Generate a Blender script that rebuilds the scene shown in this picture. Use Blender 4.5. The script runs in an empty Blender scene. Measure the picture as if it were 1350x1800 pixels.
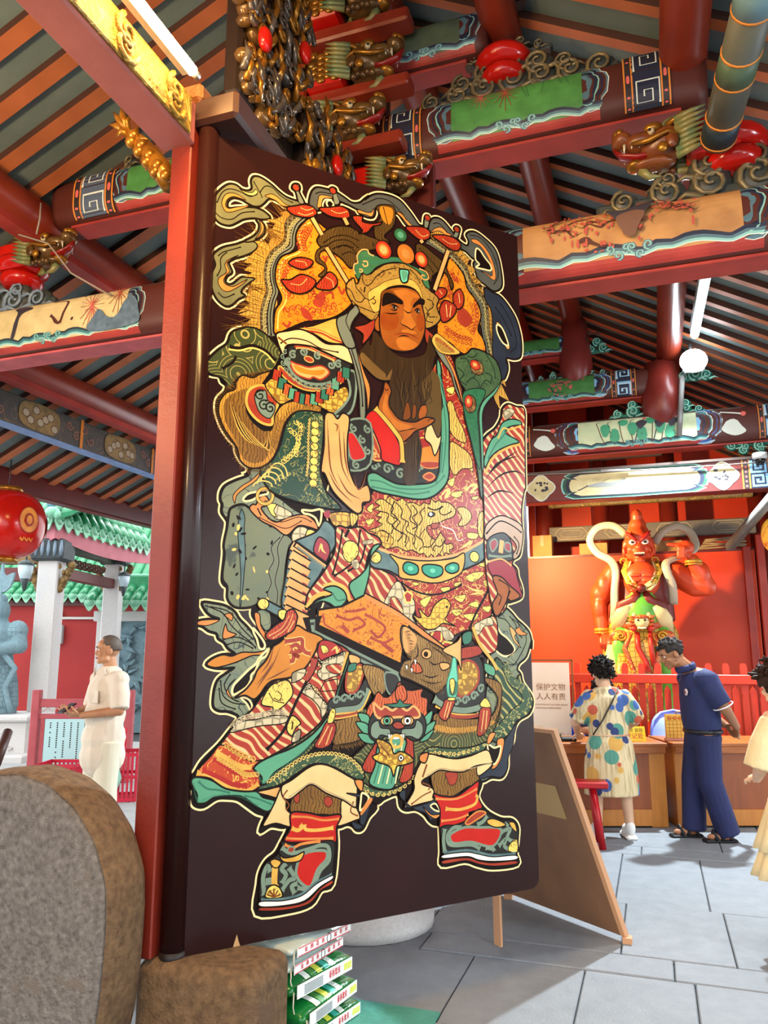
import bpy, bmesh, math, random
from math import sin, cos, pi, radians, atan2, hypot, sqrt, exp
from mathutils import Vector, Matrix, Euler
from mathutils.geometry import tessellate_polygon
S = bpy.context.scene
C = S.collection
R = random.Random(7)

# ---------------------------------------------------------------- camera
FPX, PITCH, YAW, EYE = 1352.0, radians(10.4), radians(19.07), 1.55
cam = bpy.data.cameras.new('camera')
cam.sensor_fit = 'HORIZONTAL'; cam.sensor_width = 36.0; cam.lens = 36.0 * FPX / 1350.0
cam.clip_start = 0.05; cam.clip_end = 200
camo = bpy.data.objects.new('camera', cam); C.objects.link(camo)
camo.location = (0, 0, EYE); camo.rotation_euler = (pi/2 + PITCH, 0, YAW)
S.camera = camo

# ---------------------------------------------------------------- sky, big light, exposure
W = bpy.data.worlds.new('overcast_sky'); S.world = W; W.use_nodes = True
bg = W.node_tree.nodes['Background']
bg.inputs['Color'].default_value = (0.93, 0.97, 1.0, 1); bg.inputs['Strength'].default_value = 2.2
S.view_settings.view_transform = 'Standard'; S.view_settings.look = 'None'
S.view_settings.exposure = 0.7; S.view_settings.gamma = 1.0; S.view_settings.use_curve_mapping = False
S.cycles.max_bounces = 7; S.cycles.diffuse_bounces = 4; S.cycles.glossy_bounces = 3
S.cycles.use_denoising = True
S.cycles.sample_clamp_indirect = 6.0

def lamp(name, kind, loc, energy, color, target=None, size=0.1, spot=None, blend=0.4, size_y=None):
    d = bpy.data.lights.new(name, kind); d.energy = energy; d.color = color
    if kind == 'AREA':
        d.size = size
        if size_y: d.shape = 'RECTANGLE'; d.size_y = size_y
    elif kind != 'SUN': d.shadow_soft_size = size
    if kind == 'SPOT': d.spot_size = spot; d.spot_blend = blend
    o = bpy.data.objects.new(name, d); C.objects.link(o); o.location = loc
    if target is not None:
        o.rotation_euler = (Vector(target) - Vector(loc)).to_track_quat('-Z', 'Y').to_euler()
    return o
# unseen lights without fixtures, each either assumed or added as its comment says
lamp('assumed_statue_spot', 'SPOT', (-1.85, 9.85, 3.25), 620, (1.0, 0.62, 0.28), (-.3, 11.7, 1.9), 0.05, radians(120), 0.7)  # assumed source, inferred from the warm light and arm shadow around the statue
lamp('assumed_hall_light', 'AREA', (2.95, 3.72, 2.98), 36, (0.80, 0.90, 1.0), (0.2, 4.0, 1.6), 0.7, size_y=0.12)  # unseen area light, assumed here to put the cool glare on the door
lamp('assumed_front_light', 'AREA', (2.5, 1.9, 2.85), 15, (0.85, 0.93, 1.0), (-.8, 3.2, 1.6), 0.7, size_y=0.12)  # second unseen area light, assumed for the cool glare further left on the door
lamp('added_desk_fill', 'AREA', (0.9, 6.0, 4.2), 50, (0.95, 0.97, 1.0), (0.3, 7.6, 0.5), 1.2, size_y=0.12)  # unseen fill light added above the desks
lamp('porch_warm_fill', 'AREA', (-3.6, 0.6, 3.2), 125, (1.0, 0.66, 0.32), (-3.9, 2.6, 5.2), 0.6, size_y=0.3)  # unseen warm light added to brighten the left roof
lamp('door_warm_fill', 'AREA', (-1.4, 1.9, 4.55), 60, (1.0, 0.60, 0.22), (-1.3, 3.0, 2.2), 1.0, size_y=0.08)  # added area light that strengthens the visible tube's warmth on the door
# ---------------------------------------------------------------- helpers
def lin(h):
    h = h.lstrip('#'); v = [int(h[i:i+2], 16)/255 for i in (0, 2, 4)]
    return tuple((c/12.92 if c <= .04045 else ((c+.055)/1.055)**2.4) for c in v) + (1.0,)
_ax = (Vector((cos(YAW), sin(YAW), 0)), Vector((-sin(YAW)*cos(PITCH), cos(YAW)*cos(PITCH), sin(PITCH))))
_up = _ax[0].cross(_ax[1])
def ray(px, py): return _ax[1] + _ax[0]*((px-675)/FPX) + _up*((900-py)/FPX)
CAM = Vector((0, 0, EYE))
def ony(px, py, y): d = ray(px, py); return CAM + d*(y/d.y)
def onx(px, py, x): d = ray(px, py); return CAM + d*(x/d.x)
def onz(px, py, z): d = ray(px, py); return CAM + d*((z-EYE)/d.z)
def ond(px, py, D): d = ray(px, py); return CAM + d*(D/hypot(d.x, d.y))   # at ground distance D

MATS = {}
def nd(t, typ, **kw):
    n = t.nodes.new(typ)
    for k, v in kw.items():
        if k in n.inputs: n.inputs[k].default_value = v
        else: setattr(n, k, v)
    return n
def base(name):
    m = bpy.data.materials.new(name); m.use_nodes = True
    t = m.node_tree; b = t.nodes['Principled BSDF']
    return m, t, b
def math_n(t, op, a, b=None, c=None):
    n = t.nodes.new('ShaderNodeMath'); n.operation = op
    for i, v in enumerate((a, b, c)):
        if v is None: continue
        if isinstance(v, (int, float)): n.inputs[i].default_value = v
        else: t.links.new(v, n.inputs[i])
    return n.outputs[0]
def mixc(t, fac, a, b):
    n = t.nodes.new('ShaderNodeMix'); n.data_type = 'RGBA'
    if isinstance(fac, (int, float)): n.inputs[0].default_value = fac
    else: t.links.new(fac, n.inputs[0])
    for i, v in ((6, a), (7, b)):
        if isinstance(v, tuple): n.inputs[i].default_value = v
        else: t.links.new(v, n.inputs[i])
    return n.outputs[2]
def coords(t, scale=(1, 1, 1)):
    tc = t.nodes.new('ShaderNodeTexCoord'); mp = t.nodes.new('ShaderNodeMapping')
    mp.inputs['Scale'].default_value = scale
    t.links.new(tc.outputs['Object'], mp.inputs['Vector']); return mp.outputs[0]
def noise(t, vec, scale, detail=3, rough=.55, dist=0):
    n = nd(t, 'ShaderNodeTexNoise'); n.inputs['Scale'].default_value = scale
    n.inputs['Detail'].default_value = detail; n.inputs['Roughness'].default_value = rough
    n.inputs['Distortion'].default_value = dist
    t.links.new(vec, n.inputs['Vector']); return n.outputs['Fac']
def ramp(t, fac, lo, hi):
    n = nd(t, 'ShaderNodeMapRange'); n.inputs['From Min'].default_value = lo; n.inputs['From Max'].default_value = hi
    t.links.new(fac, n.inputs['Value']); return n.outputs[0]

def M(name, col, rough=.55, metal=0, col2=None, scale=6, amt=.5, bump=0, bscale=40, coat=0, emit=None, estr=1, bdist=.02,
      stretch=(1, 1, 1), spec=.5, kind=None, line=None, freq=8, thick=.25, lscale=None, alpha=None, trans=0, ior=1.45, thin=None):
    """A procedural surface: two-tone noise, fine bump and, for printed or painted stuff, a line pattern."""
    if name in MATS: return MATS[name]
    m, t, b = base(name)
    vec = coords(t, stretch)
    c = lin(col)
    if col2:
        f = ramp(t, noise(t, vec, scale), .5-.35*amt-.02, .5+.35*amt+.02)
        c = mixc(t, f, lin(col), lin(col2))
    if kind:
        ls = lscale or scale
        if kind == 'swirl':
            v = noise(t, vec, ls, 2, .5, 1.2)
            v = math_n(t, 'SINE', math_n(t, 'MULTIPLY', v, freq*6.28))
            msk = ramp(t, math_n(t, 'ABSOLUTE', v), thick, thick*.6)
        elif kind == 'arcs':
            vo = nd(t, 'ShaderNodeTexVoronoi', Scale=ls); vo.inputs['Randomness'].default_value = .7
            t.links.new(vec, vo.inputs['Vector'])
            v = math_n(t, 'SINE', math_n(t, 'MULTIPLY', vo.outputs['Distance'], freq*6.28))
            msk = ramp(t, math_n(t, 'ABSOLUTE', v), thick, thick*.6)
        elif kind == 'wave':
            w = nd(t, 'ShaderNodeTexWave', Scale=ls, Distortion=7.0, Detail=1.0); w.bands_direction = 'DIAGONAL'
            w.inputs['Detail Scale'].default_value = .5
            t.links.new(vec, w.inputs['Vector'])
            msk = ramp(t, w.outputs['Fac'], 1-thick, 1-thick*.6)
        elif kind == 'fur':
            w = nd(t, 'ShaderNodeTexWave', Scale=ls, Distortion=11.0, Detail=3.0); w.bands_direction = 'X'
            w.inputs['Detail Scale'].default_value = .8
            t.links.new(vec, w.inputs['Vector'])
            msk = ramp(t, w.outputs['Fac'], .35, 0.0)
        elif kind == 'scale':
            vo = nd(t, 'ShaderNodeTexVoronoi', Scale=ls); vo.feature = 'DISTANCE_TO_EDGE'
            vo.inputs['Randomness'].default_value = .35
            t.links.new(vec, vo.inputs['Vector'])
            msk = ramp(t, vo.outputs['Distance'], thick, thick*.5)
        elif kind == 'spots':
            vo = nd(t, 'ShaderNodeTexVoronoi', Scale=ls)
            t.links.new(vec, vo.inputs['Vector'])
            msk = ramp(t, vo.outputs['Distance'], thick, thick*.8)
        elif kind == 'blot':
            msk = ramp(t, noise(t, vec, ls, 4, .6, .4), .5+thick*.2, .52+thick*.2+.03)
        c = mixc(t, msk, c, lin(line))
    if isinstance(c, tuple): b.inputs['Base Color'].default_value = c
    else: t.links.new(c, b.inputs['Base Color'])
    b.inputs['Roughness'].default_value = rough; b.inputs['Metallic'].default_value = metal
    b.inputs['Specular IOR Level'].default_value = spec; b.inputs['Coat Weight'].default_value = coat
    b.inputs['Coat Roughness'].default_value = .12
    b.inputs['IOR'].default_value = ior; b.inputs['Transmission Weight'].default_value = trans
    if bump:
        bn = nd(t, 'ShaderNodeBump', Strength=bump); bn.inputs['Distance'].default_value = bdist
        t.links.new(noise(t, vec, bscale, 5, .65), bn.inputs['Height']); t.links.new(bn.outputs[0], b.inputs['Normal'])
    if emit:
        b.inputs['Emission Color'].default_value = lin(emit); b.inputs['Emission Strength'].default_value = estr
    MATS[name] = m
    return m

class MB:
    """Collects shapes and links them as one mesh object."""
    def __init__(s): s.v = []; s.f = []; s.mi = []; s.mats = []; s.sm = []
    def m(s, mat):
        if mat not in s.mats: s.mats.append(mat)
        return s.mats.index(mat)
    def add(s, vs, fs, mat=None, smooth=False, mtx=None):
        o = len(s.v); i = s.m(mat) if mat else 0
        s.v += [tuple(mtx @ Vector(p)) if mtx else tuple(p) for p in vs]
        for f in fs: s.f.append([o+k for k in f]); s.mi.append(i); s.sm.append(smooth)
        return s
    def box(s, c, d, mat=None, rz=0, mtx=None, bev=0):
        x, y, z = d[0]/2, d[1]/2, d[2]/2
        T = Matrix.Translation(c) @ Matrix.Rotation(rz, 4, 'Z')
        if mtx: T = mtx @ T
        if bev:
            b = min(bev, x*.9, y*.9, z*.9); vs = []; idx = {}
            for sx in (-1, 1):
                for sy in (-1, 1):
                    for sz in (-1, 1):
                        for a in range(3):
                            p = [sx*(x-b), sy*(y-b), sz*(z-b)]; p[a] = (sx*x, sy*y, sz*z)[a]
                            idx[sx, sy, sz, a] = len(vs); vs.append(p)
            fs = []
            for a in range(3):
                u, w = (a+1) % 3, (a+2) % 3
                for sg in (-1, 1):
                    q = []
                    for p1, p2 in ((-1, -1), (1, -1), (1, 1), (-1, 1)):
                        k = [0, 0, 0]; k[a] = sg; k[u] = p1; k[w] = p2; q.append(idx[k[0], k[1], k[2], a])
                    fs.append(q if sg > 0 else q[::-1])
                for p1 in (-1, 1):
                    for p2 in (-1, 1):
                        q = []
                        for sg, ax in ((-1, u), (1, u), (1, w), (-1, w)):
                            k = [0, 0, 0]; k[a] = sg; k[u] = p1; k[w] = p2; q.append(idx[k[0], k[1], k[2], ax])
                        fs.append(q if p1*p2 > 0 else q[::-1])
            for sx in (-1, 1):
                for sy in (-1, 1):
                    for sz in (-1, 1):
                        q = [idx[sx, sy, sz, a] for a in range(3)]
                        fs.append(q if sx*sy*sz > 0 else q[::-1])
            return s.add(vs, fs, mat, False, T)
        vs = [(i*x, j*y, k*z) for i in (-1, 1) for j in (-1, 1) for k in (-1, 1)]
        return s.add(vs, [(0, 1, 3, 2), (4, 6, 7, 5), (0, 4, 5, 1), (2, 3, 7, 6), (0, 2, 6, 4), (1, 5, 7, 3)], mat, False, T)
    def tube(s, pts, r, mat=None, n=8, cap=True, sy=1.0, smooth=True, up=None):
        pts = [Vector(p) for p in pts]; k = len(pts)
        rs = r if isinstance(r, list) else [r]*k
        prev = None; vs = []
        for i, p in enumerate(pts):
            d = (pts[min(i+1, k-1)] - pts[max(i-1, 0)])
            if d.length < 1e-9: d = Vector((0, 0, 1))
            d.normalize()
            if prev is None:
                a = Vector(up) if up else (Vector((0, 0, 1)) if abs(d.z) < .9 else Vector((1, 0, 0)))
            else: a = prev
            x = (a - d*a.dot(d))
            if x.length < 1e-6: x = d.orthogonal()
            x.normalize(); y = d.cross(x); prev = x
            rr = rs[i]; ra, rb = rr if isinstance(rr, tuple) else (rr, rr*sy)
            for j in range(n):
                t = 2*pi*j/n; vs.append(p + x*(ra*cos(t)) + y*(rb*sin(t)))
        fs = [(i*n+j, i*n+(j+1) % n, (i+1)*n+(j+1) % n, (i+1)*n+j) for i in range(k-1) for j in range(n)]
        if cap: fs += [tuple(range(n))[::-1], tuple((k-1)*n+j for j in range(n))]
        return s.add(vs, fs, mat, smooth)
    def ball(s, c, r, mat=None, n=12, m=8, mtx=None):
        rx, ry, rz = (r, r, r) if isinstance(r, (int, float)) else r
        vs = [(0, 0, -rz)]
        for i in range(1, m):
            a = -pi/2 + pi*i/m
            for j in range(n): t = 2*pi*j/n; vs.append((rx*cos(a)*cos(t), ry*cos(a)*sin(t), rz*sin(a)))
        vs.append((0, 0, rz)); L = len(vs)-1
        fs = [(0, 1+(j+1) % n, 1+j) for j in range(n)]
        for i in range(m-2):
            o = 1+i*n; fs += [(o+j, o+(j+1) % n, o+n+(j+1) % n, o+n+j) for j in range(n)]
        o = 1+(m-2)*n; fs += [(o+j, o+(j+1) % n, L) for j in range(n)]
        T = Matrix.Translation(c)
        if mtx: T = T @ mtx
        return s.add(vs, fs, mat, True, T)
    def lathe(s, prof, mat=None, n=16, c=(0, 0, 0), smooth=True, mtx=None, cap=True):
        vs = []; k = len(prof)
        for r, z in prof:
            for j in range(n): t = 2*pi*j/n; vs.append((c[0]+r*cos(t), c[1]+r*sin(t), c[2]+z))
        fs = [(i*n+j, i*n+(j+1) % n, (i+1)*n+(j+1) % n, (i+1)*n+j) for i in range(k-1) for j in range(n)]
        if cap: fs += [tuple(range(n))[::-1], tuple((k-1)*n+j for j in range(n))]
        return s.add(vs, fs, mat, smooth, mtx)
    def prism(s, poly, t, fmap, mat=None, smooth=False):
        """poly: 2D outline; fmap(a,b,c) -> 3D with c the depth 0..t"""
        n = len(poly)
        area = sum(poly[i][0]*poly[(i+1) % n][1]-poly[(i+1) % n][0]*poly[i][1] for i in range(n))
        if area < 0: poly = poly[::-1]
        vs = [fmap(a, b, 0) for a, b in poly] + [fmap(a, b, t) for a, b in poly]
        tri = tessellate_polygon([[Vector((a, b, 0)) for a, b in poly]])
        fs = [tuple(q) for q in tri] + [tuple(n+i for i in q)[::-1] for q in tri]
        fs += [(i, (i+1) % n, n+(i+1) % n, n+i) for i in range(n)]
        return s.add(vs, fs, mat, smooth)
    def loft(s, rings, mat=None, cap=True, smooth=True, closed=True):
        n = len(rings[0]); k = len(rings); vs = [p for r in rings for p in r]
        fs = [(i*n+j, i*n+(j+1) % n, (i+1)*n+(j+1) % n, (i+1)*n+j) for i in range(k-1) for j in range(n if closed else n-1)]
        if cap: fs += [tuple(range(n))[::-1], tuple((k-1)*n+j for j in range(n))]
        return s.add(vs, fs, mat, smooth)
    def build(s, name, mat=None, parent=None, fix=True, **tags):
        me = bpy.data.meshes.new(name); me.from_pydata(s.v, [], s.f)
        ms = s.mats or ([mat] if mat else [])
        for x in ms: me.materials.append(x)
        if len(ms) > 1: me.polygons.foreach_set('material_index', s.mi)
        me.polygons.foreach_set('use_smooth', s.sm)
        me.update()
        if fix:
            bm = bmesh.new(); bm.from_mesh(me); bmesh.ops.recalc_face_normals(bm, faces=bm.faces); bm.to_mesh(me); bm.free()
        o = bpy.data.objects.new(name, me); C.objects.link(o)
        if parent: o.parent = parent
        for k, v in tags.items(): o[k] = v
        return o

def thing(name, label, cat, loc=(0, 0, 0), rz=0, group=None):
    o = bpy.data.objects.new(name, None); C.objects.link(o); o.empty_display_size = .1
    o.location = loc; o.rotation_euler = (0, 0, rz)
    return tag(o, label, cat, group)
def tag(o, label, cat, group=None):
    o['label'] = label; o['category'] = cat
    if group: o['group'] = group
    return o
def copy_tree(o, parent=None):
    c = o.copy(); C.objects.link(c)
    if parent: c.parent = parent
    for ch in o.children: copy_tree(ch, c)
    return c
def struct(o): o['kind'] = 'structure'; return o
def piece(src, name, parent, loc, rot=(0, 0, 0), scale=(1, 1, 1)):
    """another object sharing src's mesh"""
    o = bpy.data.objects.new(name, src.data); C.objects.link(o); o.parent = parent
    o.location = loc; o.rotation_euler = rot; o.scale = scale
    return o

# ---- flat painting on a surface: polygons and strokes in 2D, mapped onto the surface, one thin coat over another
def crom(p, k, closed):
    n = len(p); out = []
    if n < 3 or k < 2: return list(p)
    rng = range(n) if closed else range(n-1)
    for i in rng:
        if closed: a, b, c, d = p[i-1], p[i], p[(i+1) % n], p[(i+2) % n]
        else: a, b, c, d = p[max(i-1, 0)], p[i], p[i+1], p[min(i+2, n-1)]
        for j in range(k):
            t = j/k; t2 = t*t; t3 = t2*t
            out.append(tuple(.5*(2*b[q] + (c[q]-a[q])*t + (2*a[q]-5*b[q]+4*c[q]-d[q])*t2 + (3*b[q]-a[q]-3*c[q]+d[q])*t3) for q in (0, 1)))
    if not closed: out.append(tuple(p[-1]))
    return out
class Art:
    def __init__(s, parent, pre, post, coat=6e-5):
        s.parent = parent; s.pre = pre; s.post = post; s.coat = coat; s.L = 1; s.mb = None; s.k = 4
    def part(s, name):
        s.flush(); s.mb = MB(); s.nm = name; return s
    def flush(s):
        if s.mb and s.mb.v: s.mb.build(s.nm, parent=s.parent, fix=False)
        s.mb = None
    def pts(s, p, closed, k=None):
        q = s.pre(p) if isinstance(p, str) else p
        return crom(q, s.k if k is None else k, closed)
    def fill(s, m, p, k=None, edge=None, w=.006):
        q = s.pts(p, True, k); s.L += 1
        tri = tessellate_polygon([[Vector((a, b, 0)) for a, b in q]])
        fs = []
        for t in tri:
            a, b, c = (q[i] for i in t)
            fs.append(tuple(t) if (b[0]-a[0])*(c[1]-a[1])-(b[1]-a[1])*(c[0]-a[0]) > 0 else tuple(t)[::-1])
        s.mb.add([s.post(a, b, s.L*s.coat) for a, b in q], fs, m)
        if edge: s.stroke(edge, q, w, True, 1)
        return s
    def stroke(s, m, p, w, closed=False, k=None, taper=False):
        q = s.pts(p, closed, k)
        r = [q[0]]
        for a in q[1:]:
            if hypot(a[0]-r[-1][0], a[1]-r[-1][1]) > 1e-5: r.append(a)
        if closed and len(r) > 2 and hypot(r[0][0]-r[-1][0], r[0][1]-r[-1][1]) < 1e-5: r.pop()
        q = r; n = len(q)
        if n < 2: return s
        s.L += 1; vs = []
        for i in range(n):
            a = q[i-1] if (closed or i) else q[i]; c = q[(i+1) % n] if (closed or i < n-1) else q[i]
            b = q[i]
            d1 = (b[0]-a[0], b[1]-a[1]); d2 = (c[0]-b[0], c[1]-b[1])
            l1 = hypot(*d1) or 1; l2 = hypot(*d2) or 1
            t = (d1[0]/l1+d2[0]/l2, d1[1]/l1+d2[1]/l2); l = hypot(*t)
            if l < .3: t = (d2[0]/l2, d2[1]/l2) if hypot(*d2) else (d1[0]/l1, d1[1]/l1); l = 1; h = w/2
            else: h = w/2*min(1.6, 2/l)
            if taper: h *= max(.12, sin(pi*min(.98, max(.03, i/(n-1)))))
            nx, ny = -t[1]/l*h, t[0]/l*h
            vs += [s.post(b[0]+nx, b[1]+ny, s.L*s.coat), s.post(b[0]-nx, b[1]-ny, s.L*s.coat)]
        fs = [(2*i+1, (2*i+3) % (2*n), (2*i+2) % (2*n), 2*i) for i in range(n if closed else n-1)]
        s.mb.add(vs, fs, m); return s
    def oval(s, m, x, y, rx, ry=None, rot=0, n=20, edge=None, w=.005, raw=True):
        ry = ry or rx
        p = [(x+rx*cos(2*pi*i/n)*cos(rot)-ry*sin(2*pi*i/n)*sin(rot), y+rx*cos(2*pi*i/n)*sin(rot)+ry*sin(2*pi*i/n)*cos(rot)) for i in range(n)]
        return s.fill(m, p, 1, edge, w)
    def along(s, p, n, closed=False):
        q = s.pts(p, closed); d = [0]
        for i in range(1, len(q)): d.append(d[-1]+hypot(q[i][0]-q[i-1][0], q[i][1]-q[i-1][1]))
        j = 0; out = []
        for i in range(n):
            t = d[-1]*(i+.5)/n
            while j < len(q)-2 and d[j+1] < t: j += 1
            u = (t-d[j])/max(1e-9, d[j+1]-d[j]); l = max(1e-9, d[j+1]-d[j])
            out.append((q[j][0]+(q[j+1][0]-q[j][0])*u, q[j][1]+(q[j+1][1]-q[j][1])*u, (q[j+1][0]-q[j][0])/l, (q[j+1][1]-q[j][1])/l))
        return out
    def hairs(s, m, p, n, L, w=.003, side=1, lean=.3, closed=False):
        L0 = s.L
        for x, y, tx, ty in s.along(p, n, closed):
            s.L = L0; k = L*R.uniform(.6, 1.15); nx, ny = -ty*side, tx*side; a = lean+R.uniform(-.25, .25)
            s.stroke(m, [(x, y), (x+(nx+tx*a*.4)*k*.5, y+(ny+ty*a*.4)*k*.5), (x+(nx+tx*a)*k, y+(ny+ty*a)*k)], w, k=1, taper=True)
    def curls_on(s, m, p, n, r, w=.004, side=1, closed=False):
        L0 = s.L
        for i, (x, y, tx, ty) in enumerate(s.along(p, n, closed)):
            s.L = L0; s.stroke(m, spiral(x-ty*side*r*.6, y+tx*side*r*.6, r, 1.15, atan2(ty, tx)+pi, -side, 8), w, k=1)
def spiral(x, y, r, turns=1.5, a0=0, ccw=1, n=14, r1=.12):
    return [(x+r*(1-(1-r1)*i/n)*cos(a0+ccw*turns*2*pi*i/n), y+r*(1-(1-r1)*i/n)*sin(a0+ccw*turns*2*pi*i/n)) for i in range(n+1)]

def smooth3(p, k=4):
    p = [Vector(q) for q in p]; n = len(p); out = []
    for i in range(n-1):
        a, b, c, d = p[max(i-1, 0)], p[i], p[i+1], p[min(i+2, n-1)]
        for j in range(k):
            t = j/k; out.append(.5*(2*b + (c-a)*t + (2*a-5*b+4*c-d)*t*t + (3*b-a-3*c+d)*t**3))
    return out+[p[-1]]

def rem(o, vox, smooth=2):
    """join the overlapping volumes of a mesh into one continuous skin"""
    md = o.modifiers.new('skin', 'REMESH'); md.mode = 'VOXEL'; md.voxel_size = vox; md.use_smooth_shade = True
    if smooth:
        sm = o.modifiers.new('smooth', 'SMOOTH'); sm.factor = .5; sm.iterations = smooth
    return o
def text_mesh(name, s, size, mat, parent, loc, rot, align='CENTER', ext=.0006, vertical=False, sx=1.0):
    cu = bpy.data.curves.new(name, 'FONT'); cu.body = s; cu.size = size; cu.align_x = align; cu.align_y = 'CENTER'; cu.extrude = ext
    cu.resolution_u = 2
    to = bpy.data.objects.new(name, cu); C.objects.link(to)
    dg = bpy.context.evaluated_depsgraph_get(); dg.update()
    me = bpy.data.meshes.new_from_object(to.evaluated_get(dg))
    bpy.data.objects.remove(to); me.materials.clear(); me.materials.append(mat)
    o = bpy.data.objects.new(name, me); C.objects.link(o); o.parent = parent; o.location = loc; o.rotation_euler = rot; o.scale = (sx, 1, 1)
    return o
# ---------------------------------------------------------------- materials of the building
RED = M('red_lacquer', '#86301a', .36, col2='#732314', scale=3, bump=.06, bscale=14)
DKRED = M('dark_red_lacquer', '#5c1a12', .35, col2='#47130e', scale=3, bump=.06, bscale=14)
POSTRED = M('worn_red_paint', '#852a1a', .42, col2='#6e2015', scale=2.2, bump=.12, bscale=30, kind='blot', lscale=3.2, line='#5b332b', thick=1.1)
PINKRED = M('soffit_red_paint', '#a83a30', .5, col2='#8c2b26', scale=4, bump=.1, bscale=50)
BOARD = M('roof_board', '#667573', .7, col2='#576766', scale=3, bump=.08)
RAFT = M('rafter_paint', '#b06338', .55, col2='#98532c', scale=3, bump=.08)
GREYTOP = M('dusty_beam_top', '#5d4a42', .75, col2='#4d3f3a', scale=5, bump=.1)
STONE = M('floor_slab_stone', '#82878c', .62, col2='#70757b', scale=9, amt=.9, bump=.35, bscale=70)
JOINT = M('floor_joint', '#43474a', .9, bump=.2)
GRAN = M('granite_pale', '#d2d0cd', .75, col2='#b5b3b2', scale=60, amt=.9, bump=.2, bscale=120)
ORANGEW = M('orange_red_wall', '#c8360d', .55, col2='#b52e0c', scale=2)
INK = M('dark_ink', '#191014', .5)
CONC = M('courtyard_paving', '#a9aaa6', .7, col2='#97999a', scale=8, bump=.2)

# ---------------------------------------------------------------- floor: slabs in courses, joints recessed
mb = MB(); mb.box((-1.2, 5, -.045), (18, 30, .05), JOINT)
floor = struct(mb.build('floor'))
rows = [-4, -3.1, -2.3, -1.4, -.6, .2, .95, 1.8, 2.65, 3.5, 4.28, 4.54, 5.42, 6.70, 6.97, 7.85, 8.7, 9.6, 10.5, 11.4, 12.4]
fixed = {9: [-2.6, -1.75, -.98, -.42, .09, 1.0, 1.9], 10: [-2.3, -1.28, 0.0, 1.15], 11: [-2.2, -1.34, -.26, .30, 1.25],
         12: [-2.4, -1.3, -.33, .23, 1.2], 13: [-2.0, -.9, -.19, .95], 8: [-2.4, -1.28, -.5, .5, 1.5]}
for i in range(len(rows)-1):
    y0, y1 = rows[i], rows[i+1]; js = fixed.get(i)
    if not js:
        js = []; x = -2.9 + R.random()*.5
        while x < 2.5: js.append(x); x += .75+R.random()*.6
    a = -3.0
    while js and js[0] < a+.3: js.pop(0)
    for b in js + [js[-1]+1.0, js[-1]+2.0, 4.6]:
        g = .006
        m = MB(); h = R.uniform(-.003, .003)
        m.box(((a+b)/2, (y0+y1)/2, -.012+h), (b-a-g, y1-y0-g, .024), STONE, bev=.006)
        m.build('paving_slab', parent=floor); a = b
mb = MB(); mb.box((-14, 8, -.06), (22.2, 34, .06), CONC); yard = struct(mb.build('floor_courtyard'))
for i in range(-4, 9):
    for j in range(6, 13):
        x, y = -3.55-.9*(i+4)-(.45 if j % 2 else 0), 1.2*j-3
        MB().box((x, y, -.016), (.89, 1.19, .03), CONC, bev=.006).build('paving_slab', parent=yard)

# ---------------------------------------------------------------- roof: boards, rafters
RX, RZ, KL, KR = -1.6, 6.45, .45, .57
XL, XR = -7.75, 4.4
def roofz(x): return RZ - (KL*(RX-x) if x < RX else KR*(x-RX))
Y0, Y1 = -4.0, 13.6
mb = MB()
for xa, xb in ((XL, RX), (RX, XR)):
    za, zb = roofz(xa), roofz(xb)
    mb.add([(xa, Y0, za), (xb, Y0, zb), (xb, Y1, zb), (xa, Y1, za), (xa, Y0, za+.12), (xb, Y0, zb+.12), (xb, Y1, zb+.12), (xa, Y1, za+.12)],
           [(0, 1, 2, 3), (4, 7, 6, 5), (0, 4, 5, 1), (2, 6, 7, 3), (0, 3, 7, 4), (1, 5, 6, 2)], BOARD)
roof = struct(mb.build('ceiling'))
def rafter_mesh(xa, xb, w):
    L = hypot(xb-xa, roofz(xb)-roofz(xa)); m = MB(); m.box((0, 0, 0), (L, w, .06), RAFTS); m.box((0, 0, -.0305), (L, w*.98, .004), RAFT)
    o = m.build('rafter', parent=roof); return o
RAFTS = M('rafter_side', '#4a2a20', .6, col2='#3c221b', scale=3)
ra = rafter_mesh(XL+.1, RX, .12); rb = rafter_mesh(RX, XR-.1, .085)
k = 0; y = -3.72
while y < Y1-.1:
    for src, xa, xb, sl in ((ra, XL+.1, RX, KL), (rb, RX, XR-.1, -KR)):
        xm = (xa+xb)/2; an = -math.atan(sl); loc = (xm, y, roofz(xm)-.029)
        o = src if k == 0 else piece(src, 'rafter', roof, loc)
        o.location = loc; o.rotation_euler = (0, an, 0)
    k += 1; y += .335

# ---------------------------------------------------------------- walls of the far end
mb = MB()
prof = [(-7.2, 0), (4.0, 0), (4.0, roofz(4.0)), (RX, RZ), (-7.2, roofz(-7.2))]
# the gable wall leaves the left bay open to the courtyard
prof = [(-1.95, 0), (4.0, 0), (4.0, roofz(4.0)-.02), (RX, RZ-.02), (-1.95, roofz(-1.95)-.02)]
mb.prism(prof, .15, lambda a, b, c: (a, 13.4+c, b), ORANGEW)
struct(mb.build('wall_back'))
mb = MB(); mb.prism([(9.75, 0), (13.4, 0), (13.4, roofz(-2.1)-.02), (9.75, roofz(-2.1)-.02)], .12, lambda a, b, c: (-2.12+c, a, b), ORANGEW); struct(mb.build('wall_light_block'))  # unseen partition added to keep daylight out of the statue bay
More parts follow.
